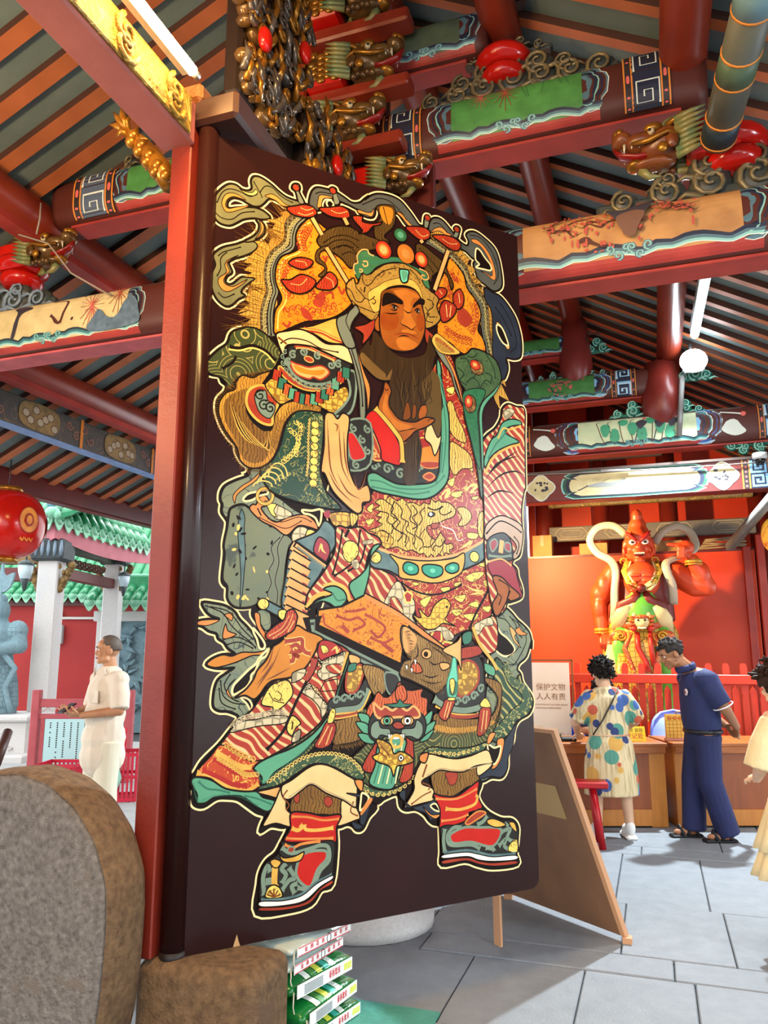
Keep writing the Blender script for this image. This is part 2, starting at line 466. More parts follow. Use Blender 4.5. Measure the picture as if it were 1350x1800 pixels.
# ---------------------------------------------------------------- purlins and painted beams
def purlin(x, z, r, label, y0=Y0+.05, y1=13.3, mat=RED, flat=False):
    m = MB(); m.tube([(0, y0, 0), (0, (y0+y1)/2, 0), (0, y1, 0)], r, mat, 20)
    if flat: m.box((0, (y0+y1)/2, -r-.012), (r*.9, y1-y0, .06), PINKRED)
    o = m.build('roof_purlin'); o.location = (x, 0, z)
    return tag(o, label, 'purlin')
purlin(RX, 6.2, .15, 'red round ridge purlin at the top of the roof behind the dragon corbels')
purlin(-.74, 5.76, .13, 'glossy red round purlin left of the middle, running away under the right roof slope')
purlin(.38, 5.12, .14, 'red round purlin at upper right, running past the painted pole to the white floodlight')
purlin(1.9, 4.27, .14, 'red round purlin low on the right roof slope, outside the lamp')
purlin(3.7, 3.25, .14, 'red round purlin along the right eaves')
purlin(-4.5, 4.98, .16, 'red round purlin with a flat pale soffit above the left dragon head', flat=True)
purlin(-5.84, 4.37, .15, 'long red round purlin crossing the left rafters beside the door post', flat=True)
DKTEAL = M('dark_teal_paint', '#20323a', .5, col2='#182329', scale=10, bump=.1)
TEAL = M('teal_paint', '#2f6f74', .5); LTEAL = M('pale_teal_paint', '#7fb6b0', .5); WHITE = M('white_line_paint', '#cfd9cf', .5)
BLUE = M('blue_paint', '#2b5fa8', .5); LBLUE = M('light_blue_paint', '#7cb4dc', .5); NAVY = M('navy_paint', '#1a2138', .5)
ORL = M('orange_line_paint', '#c97c2c', .5); PINK = M('pink_dot_paint', '#d0615c', .5); GRN = M('leaf_green_paint', '#4b8a45', .5, col2='#3c7338', scale=9)
DGRN = M('dark_green_paint', '#1f4d38', .5); BROWN = M('brown_field_paint', '#4c2018', .5); CHAR = M('charcoal_paint', '#2a2326', .5)
SCREAM = M('scene_cream', '#cfc08e', .55, col2='#b6a678', scale=7, kind='blot', lscale=9, line='#8f8a6a', thick=1.6)
SGOLD = M('scene_ochre', '#b98a55', .55, col2='#9a6f44', scale=5, kind='blot', lscale=6, line='#7d4a34', thick=1.4)
SPALE = M('scene_pale_green', '#cdd6ae', .55, col2='#b4c79e', scale=7)
TWIG = M('twig_paint', '#4a241d', .55); BLOSS = M('blossom_paint', '#a84a3c', .55); FEATH = M('bird_paint', '#33303a', .55)

class BeamMap:
    """rounded beam along X; (s, t): s = x, t = 0 on the top line .. 1 at the lower front edge"""
    def __init__(s, y, z0, z1, w, ex=.62): s.y = y; s.z0 = z0; s.z1 = z1; s.w = w; s.ex = ex
    def pt(s, a, off=0):
        c, d = cos(a), sin(a); e = s.ex
        yy = math.copysign(abs(c)**e, c)*(s.w/2+off); zz = math.copysign(abs(d)**e, d)*((s.z1-s.z0)/2+off)
        return s.y+yy, (s.z0+s.z1)/2+zz
    def __call__(s, x, t, off): y, z = s.pt(pi*(.5+.82*t), off+.0006); return (x, y, z)
def beam_body(name, label, x0, x1, y, z0, z1, w, mat=BROWN, group=None, bot=PINKRED):
    bm = BeamMap(y, z0, z1, w); m = MB(); n = 36
    rings = []
    for x, k in ((x0, .93), (x0+.06, 1), ((x0+x1)/2, 1), (x1-.06, 1), (x1, .93)):
        r = []
        for i in range(n):
            yy, zz = bm.pt(2*pi*i/n); r.append((x, y+(yy-y)*k, (z0+z1)/2+(zz-(z0+z1)/2)*k))
        rings.append(r)
    m.loft(rings, mat)
    root = thing('painted_beam', label, 'beam', (0, 0, 0), 0, group)
    m.build('beam_log', parent=root)
    m = MB(); m.box(((x0+x1)/2, y, z0-.004), (x1-x0-.3, w*.55, .02), bot, bev=.004); m.build('soffit_strip', parent=root)
    return root, Art(root, None, bm, 1.2e-4)
def fine(p, n=8):
    """cut the long edges of an outline so it follows the curved face"""
    out = []
    for i in range(len(p)-1):
        for j in range(n): out.append((p[i][0]+(p[i+1][0]-p[i][0])*j/n, p[i][1]+(p[i+1][1]-p[i][1])*j/n))
    return out+[p[-1]]
def patch(A, m, x0, x1, t0, t1, nt=10, nx=1):
    A.L += 1; vs = []
    for j in range(nt+1):
        for i in range(nx+1): vs.append(A.post(x0+(x1-x0)*i/nx, t0+(t1-t0)*j/nt, A.L*A.coat))
    fs = [(j*(nx+1)+i, (j+1)*(nx+1)+i, (j+1)*(nx+1)+i+1, j*(nx+1)+i+1) for j in range(nt) for i in range(nx)]
    A.mb.add(vs, fs, m)
KEY = [(0, 1), (0, .08), (.86, .08), (.86, .86), (.26, .86), (.26, .36), (.58, .36), (.58, .6)]
def fret(A, x, w, t0=.12, t1=.93, ca=NAVY, cb=WHITE, cc=None, dots=PINK, edge=ORL, n=2):
    """key-fret band with dotted borders on both sides"""
    b = w*.26
    patch(A, CHAR, x-w/2-b, x+w/2+b, t0-.08, t1+.05)
    patch(A, ca, x-w/2, x+w/2, t0-.06, t1+.04)
    for sx in (-1, 1):
        for e in (x+sx*w/2, x+sx*(w/2+b)):
            patch(A, edge, e-w*.028, e+w*.028, t0-.08, t1+.05)
        for i in range(5):
            t = t0+.02+(t1-t0-.02)*i/4
            A.oval(dots, x+sx*(w/2+b/2), t, b*.23, b*.23/.62*.9)
    h = (t1-t0)/n
    for i in range(n):
        p = [(x-w*.42+q[0]*w*.9, t0+i*h+(q[1]*.94)*h) for q in KEY]
        if i % 2: p = [(2*x-a, c) for a, c in p]
        p = fine(p, 5)
        if cc: A.stroke(cc, p, w*.13, k=1)
        A.stroke(cb, p, w*.045, k=1)
def cloudline(x0, x1, tb, amp, n, seed):
    r = random.Random(seed); p = []
    for i in range(n*6+1):
        u = i/(n*6); x = x0+(x1-x0)*u
        f = (u*n) % 1
        p.append((x, tb-amp*(.55+.45*sin(2*pi*(u*n)))+(-amp*.6 if f > .82 else 0)))
    return p
def border(A, x0, x1, tb, amp, n, cols, wd, seed=1):
    p = cloudline(x0, x1, tb, amp, n, seed)
    for i, (c, k) in enumerate(cols): A.stroke(c, [(a, b+(.02*i)) for a, b in p], wd*k, k=2)
def lobes(A, x, t, r, sgn, cols):
    """nested cloud lobes closing the end of a painted field; sgn = which way they bulge"""
    for i, (c, k) in enumerate(cols):
        rr = r*k; pts = []
        for j in range(3):
            a0 = -pi/2+j*pi/3
            for q in range(5):
                a = a0+pi/3*q/4; bulge = 1+.22*sin(pi*q/4)
                pts.append((x+sgn*rr*bulge*cos(a), t+rr*1.9*bulge*sin(a)))
        A.fill(c, pts, 1)
def curls(A, x, t, r, c1, c2, n=3):
    for i in range(n):
        for sx in (-1, 1):
            q = [(a, t+(b-t)*1.9) for a, b in spiral(x+sx*r*1.15*(i*.8+.3), t+(i % 2)*r*.9, r*.62, 1.1, pi/2, sx, 8)]
            A.stroke(c1, q, r*.42, k=1); A.stroke(c2, q, r*.16, k=1)
def scene_branch(A, x0, x1, t, seed, tw=TWIG, bl=BLOSS, n=5, leaf=None):
    r = random.Random(seed)
    for i in range(n):
        x = r.uniform(x0, x1); y = t+r.uniform(-.12, .1); p = [(x, y)]; d = r.choice((-1, 1))
        for j in range(5):
            x += d*r.uniform(.02, .06); y += r.uniform(-.06, .045); p.append((x, max(.12, min(.75, y))))
        A.stroke(tw, p, .017, taper=True)
        for q in p[1:]:
            for j in range(3): A.oval(bl, q[0]+r.uniform(-.03, .03), max(.1, min(.8, q[1]+r.uniform(-.06, .06))), r.uniform(.006, .013), r.uniform(.008, .018), n=7)
def flower(A, x, t, r, m1, m2):
    for i in range(16):
        a = 2*pi*i/16
        for k, m in ((1, m1), (.62, m2)):
            A.stroke(m, [(x, t), (x+r*k*cos(a), t+r*1.8*k*sin(a))], r*.2, k=1, taper=True)

CL_DULL = ((NAVY, 2.6), (M('slate_paint', '#4a6a78', .5), 1.7), (LTEAL, .9), (WHITE, .3))
CL_BLUE = ((NAVY, 2.6), (BLUE, 1.9), (LBLUE, 1.1), (WHITE, .4))
CL_TEAL = ((DKTEAL, 2.6), (TEAL, 1.9), (LTEAL, 1.0), (WHITE, .35))
LB_DULL = ((WHITE, 1.14), (M('slate_paint', '#4a6a78', .5), 1.1), (NAVY, .9), (LTEAL, .74), (NAVY, .68), (M('slate_paint', '#4a6a78', .5), .44))
LB_BLUE = ((WHITE, 1.16), (LBLUE, 1.1), (BLUE, .94), (WHITE, .74), (TEAL, .68), (NAVY, .4), (LBLUE, .2))
def paint(A, x0, x1, field, border_cols, lobe_cols, f0=None, f1=None, fw=.2, fcols=None, n=3, top=.3, seed=1, red=True, lobe=(1, 1), rr=.13, tb=.84):
    A.part('painted_field'); patch(A, GREYTOP, x0-.5, x1+.5, 0, top, 6)
    patch(A, field, x0, x1, top, tb+.02, 8, 2)
    if red: patch(A, PINKRED, x0-.1, x1+.1, tb+.02, 1.0, 3, 2)
    if lobe[0]: lobes(A, x0, (top+tb)/2, rr, -1, lobe_cols)
    if lobe[1]: lobes(A, x1, (top+tb)/2, rr, 1, lobe_cols)
    A.part('cloud_border'); border(A, x0-.1, x1+.1, tb, .09, n, border_cols, .035, seed)
    curls(A, (x0+x1)/2, tb-.08, .05, border_cols[1][0], border_cols[2][0])
    A.part('painted_scene')
def frets(A, xs, fw, **kw):
    A.part('key_fret_band')
    for x in xs: fret(A, x, fw, **kw)
    A.flush()

TY = 4.6
# lower beam, right of the door
b, A = beam_body('b', 'lowest wide beam right of the door, painted with red branches and a bird on ochre', -1.5, 2.7, TY, 3.78, 4.2, .36)
paint(A, -.62, .62, SGOLD, CL_DULL, LB_DULL, n=3, top=.26, seed=3, tb=.78, lobe=(1, 1), rr=.14)
scene_branch(A, -.5, -.12, .52, 5, n=7); scene_branch(A, .05, .45, .5, 8, n=6)
A.fill(FEATH, [(-.12, .38), (-.02, .42), (.1, .34), (.16, .3), (.12, .45), (.05, .55), (-.05, .55), (-.09, .47)])
A.fill(M('bird_body', '#6a4a3c', .6), [(-.06, .5), (.04, .45), (.1, .5), (.04, .62), (-.04, .6)])
frets(A, (1.25,), .22, t0=.26)
# upper beam, right
b, A = beam_body('b', 'upper beam over the door, chrysanthemums on green between two grey key-fret bands', -1.66, .5, TY, 4.8, 5.2, .36)
paint(A, -1.06, -.22, GRN, CL_DULL, LB_DULL, n=3, top=.3, seed=2, tb=.82, rr=.12)
flower(A, -.86, .42, .09, BLOSS, PINK); flower(A, -.7, .44, .1, M('rust_petal', '#8c3a2a', .6), BLOSS)
for i in range(14): A.stroke(DGRN, [(-.6+.03*i, .35), (-.57+.03*i+R.uniform(-.05, .05), .35+R.uniform(.05, .25))], .012, k=1, taper=True)
frets(A, (-1.4, .16), .17, t0=.28)
# upper beam left, lower beam left
b, A = beam_body('b', 'upper beam left of the door post, green field with cloud border and bluish key-fret band', -4.35, -1.7, TY, 4.9, 5.3, .36)
paint(A, -3.62, -2.4, GRN, CL_DULL, LB_DULL, n=4, top=.3, seed=4, tb=.8, rr=.12)
scene_branch(A, -3.4, -3.0, .45, 9, TWIG, PINK, 3)
frets(A, (-3.93,), .24, t0=.26, ca=M('grey_blue_fret', '#4d5a70', .5), cb=WHITE)
b, A = beam_body('b', 'low wide beam left of the door post, birds and chrysanthemums on a cream field', -6.1, -1.7, TY, 3.86, 4.28, .36, bot=M('pink_soffit_paint', '#c25a60', .5, col2='#a84a50', scale=6, bump=.15))
paint(A, -5.0, -3.55, SCREAM, CL_TEAL, LB_DULL, n=5, top=.3, seed=6, tb=.83, rr=.12)
A.fill(FEATH, [(-4.62, .36), (-4.5, .34), (-4.44, .42), (-4.54, .5), (-4.6, .72), (-4.63, .7), (-4.58, .48)])
A.stroke(TWIG, [(-4.25, .34), (-4.1, .4), (-4.15, .62), (-4.25, .58)], .018); A.stroke(TWIG, [(-4.05, .62), (-3.95, .3)], .012)
flower(A, -3.86, .55, .11, M('rust_petal', '#8c3a2a', .6), PINK); flower(A, -3.62, .42, .12, M('rust_petal', '#8c3a2a', .6), BLOSS)
A.fill(M('rock_blue', '#5b7488', .6, col2='#41566a', scale=20), [(-3.9, .74), (-3.8, .6), (-3.65, .66), (-3.5, .52), (-3.42, .7), (-3.5, .8), (-3.8, .82)])
frets(A, (-5.5,), .22, t0=.26)
# short third beam with a rounded cloud end
b, A = beam_body('b', 'short top beam with dull green rounded cloud end beside the upper dragon heads', -2.2, -.82, TY, 5.52, 5.86, .3)
paint(A, -1.5, -1.0, M('dull_green_field', '#4d5b45', .55, col2='#3f4c3c', scale=8), CL_DULL, LB_DULL, n=2, top=.25, seed=7, tb=.8, rr=.12)
A.flush()

# ---- far truss in front of the statue
TF = 9.5
b, A = beam_body('b', 'far middle beam with herons and lotus on pale ground, bright blue and teal clouds', -2.0, 2.4, TF, 3.93, 4.36, .36)
paint(A, -.72, .62, SPALE, CL_TEAL, LB_BLUE, n=4, top=.3, seed=11, tb=.84, rr=.2)
for i in range(8):
    x = -.5+.13*i; A.oval(M('lotus_leaf', '#3f9a74', .5), x*.8, .55+.12*sin(i*2.1), .06, .09, n=9); A.stroke(TWIG, [(x*.8, .8), (x, .45), (x+.05, .38)], .009)
for x in (-.05, .16, .3):
    A.fill(FEATH, [(x, .5), (x+.07, .42), (x+.13, .5), (x+.05, .6)]); A.stroke(FEATH, [(x+.03, .58), (x-.02, .78)], .008, k=1)
    A.oval(PINK, x+.1, .38, .02, .04, n=7)
A.part('end_ornament')
for x in (-1.12, 1.02):
    A.fill(WHITE, [(x-.14, .66), (x, .58), (x+.12, .72), (x, .82)]); A.stroke(WHITE, [(x-.14, .42), (x-.05, .45), (x+.08, .5)], .03); A.oval(PINK, x+.1, .5, .03, .05)
frets(A, (-1.46, 1.43), .2, ca=NAVY, cb=WHITE, cc=LBLUE, t0=.26)
b, A = beam_body('b', 'far upper beam with bright green field, blue clouds and white-blue key-fret band', -2.0, .25, TF, 4.6, 4.95, .34)
paint(A, -1.3, -.5, GRN, CL_TEAL, LB_BLUE, n=3, top=.28, seed=12, tb=.84, rr=.15)
scene_branch(A, -1.15, -.6, .5, 15, DGRN, PINK, 6)
frets(A, (-.16,), .18, ca=NAVY, cb=WHITE, cc=LBLUE, t0=.26)
b, A = beam_body('b', 'far topmost short beam, green field with pale cloud end above the red bulb post', -2.2, -.55, TF, 5.24, 5.5, .3)
paint(A, -1.5, -.9, GRN, CL_TEAL, LB_BLUE, n=2, top=.25, seed=13, tb=.8, rr=.14)
A.flush()
# flat lintel
root = thing('painted_lintel', 'straight flat lintel above the statue, maroon with crane panel and two cloud medallions', 'lintel')
m = MB(); m.box((.1, TF, 3.545), (4.4, .22, .35), M('maroon_paint', '#6b2420', .45, col2='#5a1d1b', scale=5), bev=.008); m.build('lintel_board', parent=root)
m = MB(); m.box((.1, TF-.06, 3.735), (4.4, .14, .03), GREYTOP); m.build('top_board', parent=root)
A = Art(root, None, lambda a, b, c: (a, TF-.1105-c, b), 1.2e-4)
A.part('painted_panel')
for c, g in ((LTEAL, .10), (DGRN, .08), (NAVY, .045), (SCREAM, 0)):
    x0, x1, h = -.86-g, .62+g, .13+g*.35
    A.fill(c, [(x0, 3.55), (x0+.03, 3.55+h*.6), (x0+.1, 3.55+h*.55), (x0+.14, 3.55+h), (x1-.14, 3.55+h), (x1-.1, 3.55+h*.55), (x1-.03, 3.55+h*.6), (x1, 3.55), (x1-.03, 3.55-h*.6), (x1-.1, 3.55-h*.55), (x1-.14, 3.55-h), (x0+.14, 3.55-h), (x0+.1, 3.55-h*.55), (x0+.03, 3.55-h*.6)], 2)
for i in range(9): A.stroke(FEATH, [(-.62+.02*i, 3.56), (-.6+.03*i, 3.61+.02*sin(i))], .012, k=1, taper=True)
A.fill(M('crane_grey', '#8a8c88', .5), [(-.66, 3.53), (-.5, 3.57), (-.36, 3.56), (-.2, 3.6), (-.3, 3.53), (-.45, 3.51)]); A.stroke(FEATH, [(-.64, 3.54), (-.72, 3.5), (-.76, 3.49)], .012)
for x in (-1.2, .86):
    for c, r in ((WHITE, .16), (SCREAM, .148)):
        A.fill(c, [(x+r*(1+.12*cos(4*t*pi/8))*cos(t*pi/8), 3.55+r*.95*(1+.12*cos(4*t*pi/8))*sin(t*pi/8)) for t in range(16)], 2)
    for i in range(10): A.oval(FEATH, x+R.uniform(-.08, .08), 3.55+R.uniform(-.05, .07), R.uniform(.012, .03), R.uniform(.008, .02), n=7)
A.part('key_fret_band')
for x in (-1.62, 1.24, 2.0):
    A.fill(CHAR, [(x-.17, 3.38), (x+.17, 3.38), (x+.17, 3.715), (x-.17, 3.715)], 1); A.fill(NAVY, [(x-.1, 3.38), (x+.1, 3.38), (x+.1, 3.715), (x-.1, 3.715)], 1)
    for e in (-.17, -.1, .1, .17): A.stroke(ORL, [(x+e, 3.38), (x+e, 3.715)], .01, k=1)
    for e in (-.135, .135):
        for i in range(6): A.oval(PINK, x+e, 3.41+.055*i, .013)
    for i in range(2):
        p = [(x+(-.42+q[0]*.9)*.19*(1 if i else -1), 3.395+.16*i+q[1]*.15) for q in KEY]
        A.stroke(LBLUE, p, .022, k=1)
A.flush()
# painted tie along the left eaves, with its pale blue soffit
root = thing('painted_eave_tie', 'painted tie beam with pale blue underside crossing the left rafters near the eaves', 'beam')
m = MB(); m.box((-6.22, 5, 4.05), (.16, 16, .32), M('tie_ground', '#4b4d4a', .6, col2='#3f4142', scale=5, kind='swirl', lscale=3, line='#77604a', freq=6, thick=.18), bev=.01); m.build('tie_board', parent=root)
m = MB(); m.box((-6.22, 5, 3.88), (.12, 16, .03), M('pale_blue_soffit', '#7f9fcb', .5, col2='#6c8cbd', scale=9)); m.build('soffit_strip', parent=root)
A = Art(root, None, lambda a, b, c: (-6.139+c, a, b-.15), 1.2e-4); A.part('painted_scene')
for i in range(8):
    y = 2.0+1.35*i
    A.fill(M('tie_gold', '#8f7a4c', .6, col2='#6e5c3c', scale=12), [(y, 4.2), (y+.08, 4.33), (y+.5, 4.34), (y+.6, 4.2), (y+.5, 4.06), (y+.08, 4.07)], 3)
    for j in range(7): A.oval(M('tie_flower', '#a39a84', .6), y+.1+.07*j, 4.2+.07*sin(j*2.4+i), .05, .045, n=9, edge=TWIG, w=.008)
    A.stroke(ORL, [(y+.95, 4.03), (y+.95, 4.37)], .03, k=1)
    for j in range(4): A.stroke(M('tie_scroll', '#8a5f50', .6), spiral(y+.75+.12*j, 4.2+.05*(-1)**j, .06, 1.3, j, 1 if j % 2 else -1, 10), .014, k=1)
A.flush()
# eaves
m = MB(); m.box((-7.55, 3.55, 3.69), (.2, 14.5, .30), DKRED, bev=.02); tag(m.build('eave_beam'), 'dark red eaves beam closing the rafter ends on the courtyard side', 'beam')
m = MB(); m.box((-7.5, 10.75, 2.2), (.3, .3, 4.4), DKRED, bev=.03)
tag(m.build('eave_column'), 'dark red square column under the left eaves beside the door post', 'column')

# ---------------------------------------------------------------- carved clouds, bowls, posts
CARV = M('carved_teal_gilt', '#2d3a3c', .38, col2='#43423a', scale=9, bump=.15, bscale=25)
CARV2 = M('carved_gilt_rim', '#7a6a48', .35, col2='#5f5a48', scale=12, metal=.25)
CARVG = M('carved_bright_teal', '#2a7a66', .4, col2='#1c5a50', scale=9); CARVW = M('carved_pale_rim', '#86c4b0', .4)
GBROWN = M('glossy_brown_gilt', '#4a3420', .22, col2='#6d5128', scale=9, metal=.35)
GSILV = M('glossy_silvered', '#6f6a62', .2, col2='#4b3a2c', scale=8, metal=.5)
GILT = M('old_gilt', '#a87424', .28, col2='#7b4f1a', scale=10, metal=.6)
LACQ = M('bright_red_lacquer', '#c01a10', .18, col2='#a5140d', scale=5)
MANE = M('mane_green_gilt', '#4c6a4a', .35, col2='#8a7a44', scale=12)
def cloud_carving(label, x0, x1, y, z0, h, n=5, seed=1, cols=(CARV, CARV2), depth=.12, group=None, up=True):
    r = random.Random(seed); root = thing('carved_cloud_bracket', label, 'carving', ((x0+x1)/2, y, z0), 0, group)
    w = x1-x0; b = MB(); c = MB(); sg = 1 if up else -1
    b.box((0, 0, sg*h*.12), (w, depth*.7, h*.26), cols[0], bev=.02)
    for row in range(2):
        k = n if row == 0 else max(1, n-2)
        for i in range(k):
            u = (i+.5)/k*2-1; x = u*w*.5*(.95 if row == 0 else .62); rad = h*(.34 if row == 0 else .3)*r.uniform(.85, 1.2)*(1-.35*abs(u))
            z = sg*(h*(.32 if row == 0 else .7)*(1-.45*abs(u)))
            b.ball((x, 0, z), (rad*1.15, depth*.5, rad), cols[0], 12, 6)
            d = 1 if u < 0 else -1
            p = [(a, -depth*.42-.02*(j/14), q) for j, (a, q) in enumerate(spiral(x, z, rad*.95, 1.6, pi/2*d, d, 16))]
            c.tube(p, [rad*.17*(1-.5*j/16) for j in range(17)], cols[1], 6)
            p = [(x-d*rad*.4, -depth*.4, z-rad*.8*sg), (x-d*rad*1.3, -depth*.42, z-rad*.5*sg), (x-d*rad*1.9, -depth*.3, z-rad*.75*sg)]
            c.tube([Vector(v) for v in p], [rad*.2, rad*.16, rad*.05], cols[1], 6)
    b.build('cloud_body', parent=root); c.build('spiral_relief', parent=root); return root
def bowl(label, x, y, z, r=.17, group=None, mat=LACQ):
    root = thing('bowl_block', label, 'bracket', (x, y, z), 0, group)
    m = MB(); m.lathe([(r*.75, 0), (r*.95, .03), (r, .07), (r*.9, .1)], mat, 18); m.build('lower_ring', parent=root)
    m = MB(); m.lathe([(r*.8, .11), (r*1.15, .14), (r*1.22, .18), (r*1.1, .22), (r*.7, .24)], mat, 18); m.build('upper_ring', parent=root)
    return root
cloud_carving('broad dark cloud carving on the lowest right beam, under the red bowl block', -.18, 1.4, TY-.02, 4.19, .36, 6, 3)
cloud_carving('dark gilt cloud carving along the top of the upper beam over the door', -1.35, .02, TY-.02, 5.19, .34, 7, 4)
cloud_carving('small gilt wave carving above the bowl block near the roof purlin', -1.0, -.4, TY, 5.5, .15, 4, 6)
cloud_carving('blue grey cloud carving on the low left beam under the left dragon head', -5.6, -4.35, TY-.02, 4.27, .36, 5, 5, (CARV, M('carved_bluegrey_rim', '#6d7f90', .35)))
cloud_carving('small dark cloud carving on the upper left beam behind the gilded claw', -3.95, -3.45, TY-.02, 5.29, .14, 3, 9)
cloud_carving('bright teal cloud carving under the far upper beam beside the red gourd post', -.35, .2, TF-.02, 4.36, .22, 3, 12, (CARVG, CARVW), .1)
cloud_carving('pale grey cloud carving crowning the far upper beam around the bulb post', -1.25, -.3, TF-.02, 4.94, .17, 6, 13, (CARV, CARVW), .1)
cloud_carving('teal cloud carving on top of the far middle beam right of the gourd post', .3, .75, TF-.02, 4.35, .17, 3, 14, (CARVG, CARVW), .1)
cloud_carving('teal cloud carving hanging under the far middle beam at right', .9, 1.5, TF-.02, 3.94, .18, 4, 15, (CARVG, CARVW), .1, up=False)
cloud_carving('teal cloud wing beside the bulb post under the roof', -.6, -.3, TF-.02, 5.24, .2, 2, 16, (CARVG, CARVW), .1)
cloud_carving('teal cloud wing right of the white floodlight', .45, .85, TF-.02, 4.75, .22, 3, 17, (CARVG, CARVW), .1)
bowl('bright red bowl block on the upper beam carving', -.73, TY, 5.3, .16)
bowl('bright red bowl block above the lowest right beam, beside the right dragon head', .62, TY, 4.36, .17)
bowl('bright red bowl block on the low left beam carving', -4.75, TY, 4.5, .17)
def gourd(label, x, z0, z1, r):
    m = MB(); h = z1-z0
    m.lathe([(r*.25, 0), (r*.7, h*.12), (r*1.0, h*.3), (r*1.02, h*.55), (r*.9, h*.75), (r*.75, h)], M('post_maroon', '#7b2a22', .35, col2='#6a221d', scale=4), 18)
    o = m.build('bulb_post'); o.location = (x, TF-.02, z0); tag(o, label, 'post')
gourd('maroon bulb-shaped post standing on the far upper beam', -.72, 4.72, 5.7, .2)
gourd('maroon bulb-shaped post on the far middle beam behind the floodlight', .27, 4.12, 5.0, .24)

# ---------------------------------------------------------------- dragon heads
def dragon(label, loc, rz, L=.55, body=GBROWN, tongue=M('dark_tongue_red', '#7e1712', .25), group=None, scales=True, body2=GILT):
    root = thing('dragon_head_corbel', label, 'carving', loc, rz, group); k = L/.55
    T = Matrix.Scale(k, 4)
    m = MB(); m.box((-.2, 0, 0), (.26, .16, .2), LACQ, mtx=T, bev=.02)
    m.build('neck_block', parent=root)
    if scales:
        s = MB()
        for i in range(5):
            for j in range(5): s.ball((-.3+.045*i, -.082, -.08+.04*j+(.02 if i % 2 else 0)), (.03, .012, .024), body2, 8, 5, None)
        o = s.build('scale_plate', parent=root); o.scale = (k, k, k)
    m = MB()
    for j in range(8):
        z = -.1+.03*j
        for sy in (-1, 1): m.tube([(-.02, sy*.07, z), (-.1, sy*.1, z+.012), (-.17, sy*.105, z+.03)], [.022, .016, .003], MANE, 6)
    for i in range(4): m.tube([(-.02+.03*i, 0, .1), (-.07+.03*i, 0, .16), (-.13+.03*i, 0, .19)], [.02, .014, .002], MANE, 6)
    o = m.build('mane', parent=root); o.scale = (k, k, k)
    m = MB(); m.ball((.04, 0, .02), (.13, .1, .1), body); m.ball((.15, 0, .05), (.11, .085, .055), body); m.ball((.25, 0, .085), (.06, .07, .05), body)
    m.ball((.27, 0, .125), (.035, .05, .03), body2)
    for sy in (-1, 1):
        m.ball((.26, sy*.04, .12), .022, body2, 8, 6); m.ball((.09, sy*.075, .09), (.05, .025, .028), body2, 10, 6)
        m.tube([(.2, sy*.07, .02), (.12, sy*.1, .0), (.02, sy*.11, .03), (-.03, sy*.11, .0)], [.012, .016, .014, .004], body2, 6)
        m.ball((.0, sy*.1, -.02), (.035, .02, .045), body, 8, 6); m.ball((.05, sy*.1, -.05), (.03, .02, .03), body2, 8, 6)
    o = m.build('skull', parent=root); o.scale = (k, k, k)
    m = MB(); m.ball((.1, 0, -.085), (.12, .07, .03), body); m.ball((.19, 0, -.075), (.05, .055, .03), body2)
    for i in range(5): m.ball((.0+.03*i, -.06, -.1+.01*(i % 2)), .022, body, 8, 6)
    m.tube([(.16, 0, -.1), (.12, 0, -.15), (.05, 0, -.16)], [.03, .02, .003], MANE, 6)
    o = m.build('jaw', parent=root); o.scale = (k, k, k)
    m = MB(); m.tube([(.05, 0, -.03), (.18, 0, -.03), (.26, 0, .0), (.3, 0, .05)], [(.02, .05), (.018, .045), (.014, .035), (.006, .015)], tongue, 8)
    o = m.build('tongue', parent=root); o.scale = (k, k, k)
    m = MB()
    for sy in (-1, 1):
        for x, h in ((.24, .05), (.2, .03), (.16, .03)): m.tube([(x, sy*.05, .035), (x+.004, sy*.05, .035-h)], [.009, .002], M('ivory_tooth', '#c9bfa2', .3), 6)
    o = m.build('teeth', parent=root); o.scale = (k, k, k)
    for sy in (-1, 1):
        e = MB(); e.ball((.1, sy*.088, .06), .02, M('eye_white', '#bfae8a', .15), 8, 6); e.ball((.108, sy*.104, .06), .009, INK, 8, 6)
        o = e.build('eye', parent=root); o.scale = (k, k, k)
        h = MB(); h.tube([(.02, sy*.05, .1), (-.06, sy*.07, .14), (-.15, sy*.08, .15)], [.018, .014, .003], body2, 7)
        o = h.build('horn', parent=root); o.scale = (k, k, k)
    return root
dragon('gilded dragon head with red tongue, second from the top in the stack over the door', (-1.66, 4.25, 5.42), 0, .6)
dragon('gilded dragon head just above the door top, below the largest dragon head', (-1.78, 4.25, 5.02), 0, .58)
dragon('highest gilded dragon head, cut by the top edge of the photo', (-1.7, 4.25, 5.95), 0, .62)
dragon('lowest dark dragon head peeping over the door top beside the sloping red purlin', (-1.45, 4.35, 4.62), 0, .5, scales=False)
dragon('brown dragon head under the upper right beam, facing left', (.28, TY-.08, 4.56), pi, .62, M('brown_wood_carving', '#5f3018', .3, col2='#7d4520', scale=9), scales=False)
dragon('dull gold dragon head left of the door post, facing right', (-4.5, TY-.08, 4.72), 0, .6, scales=False)

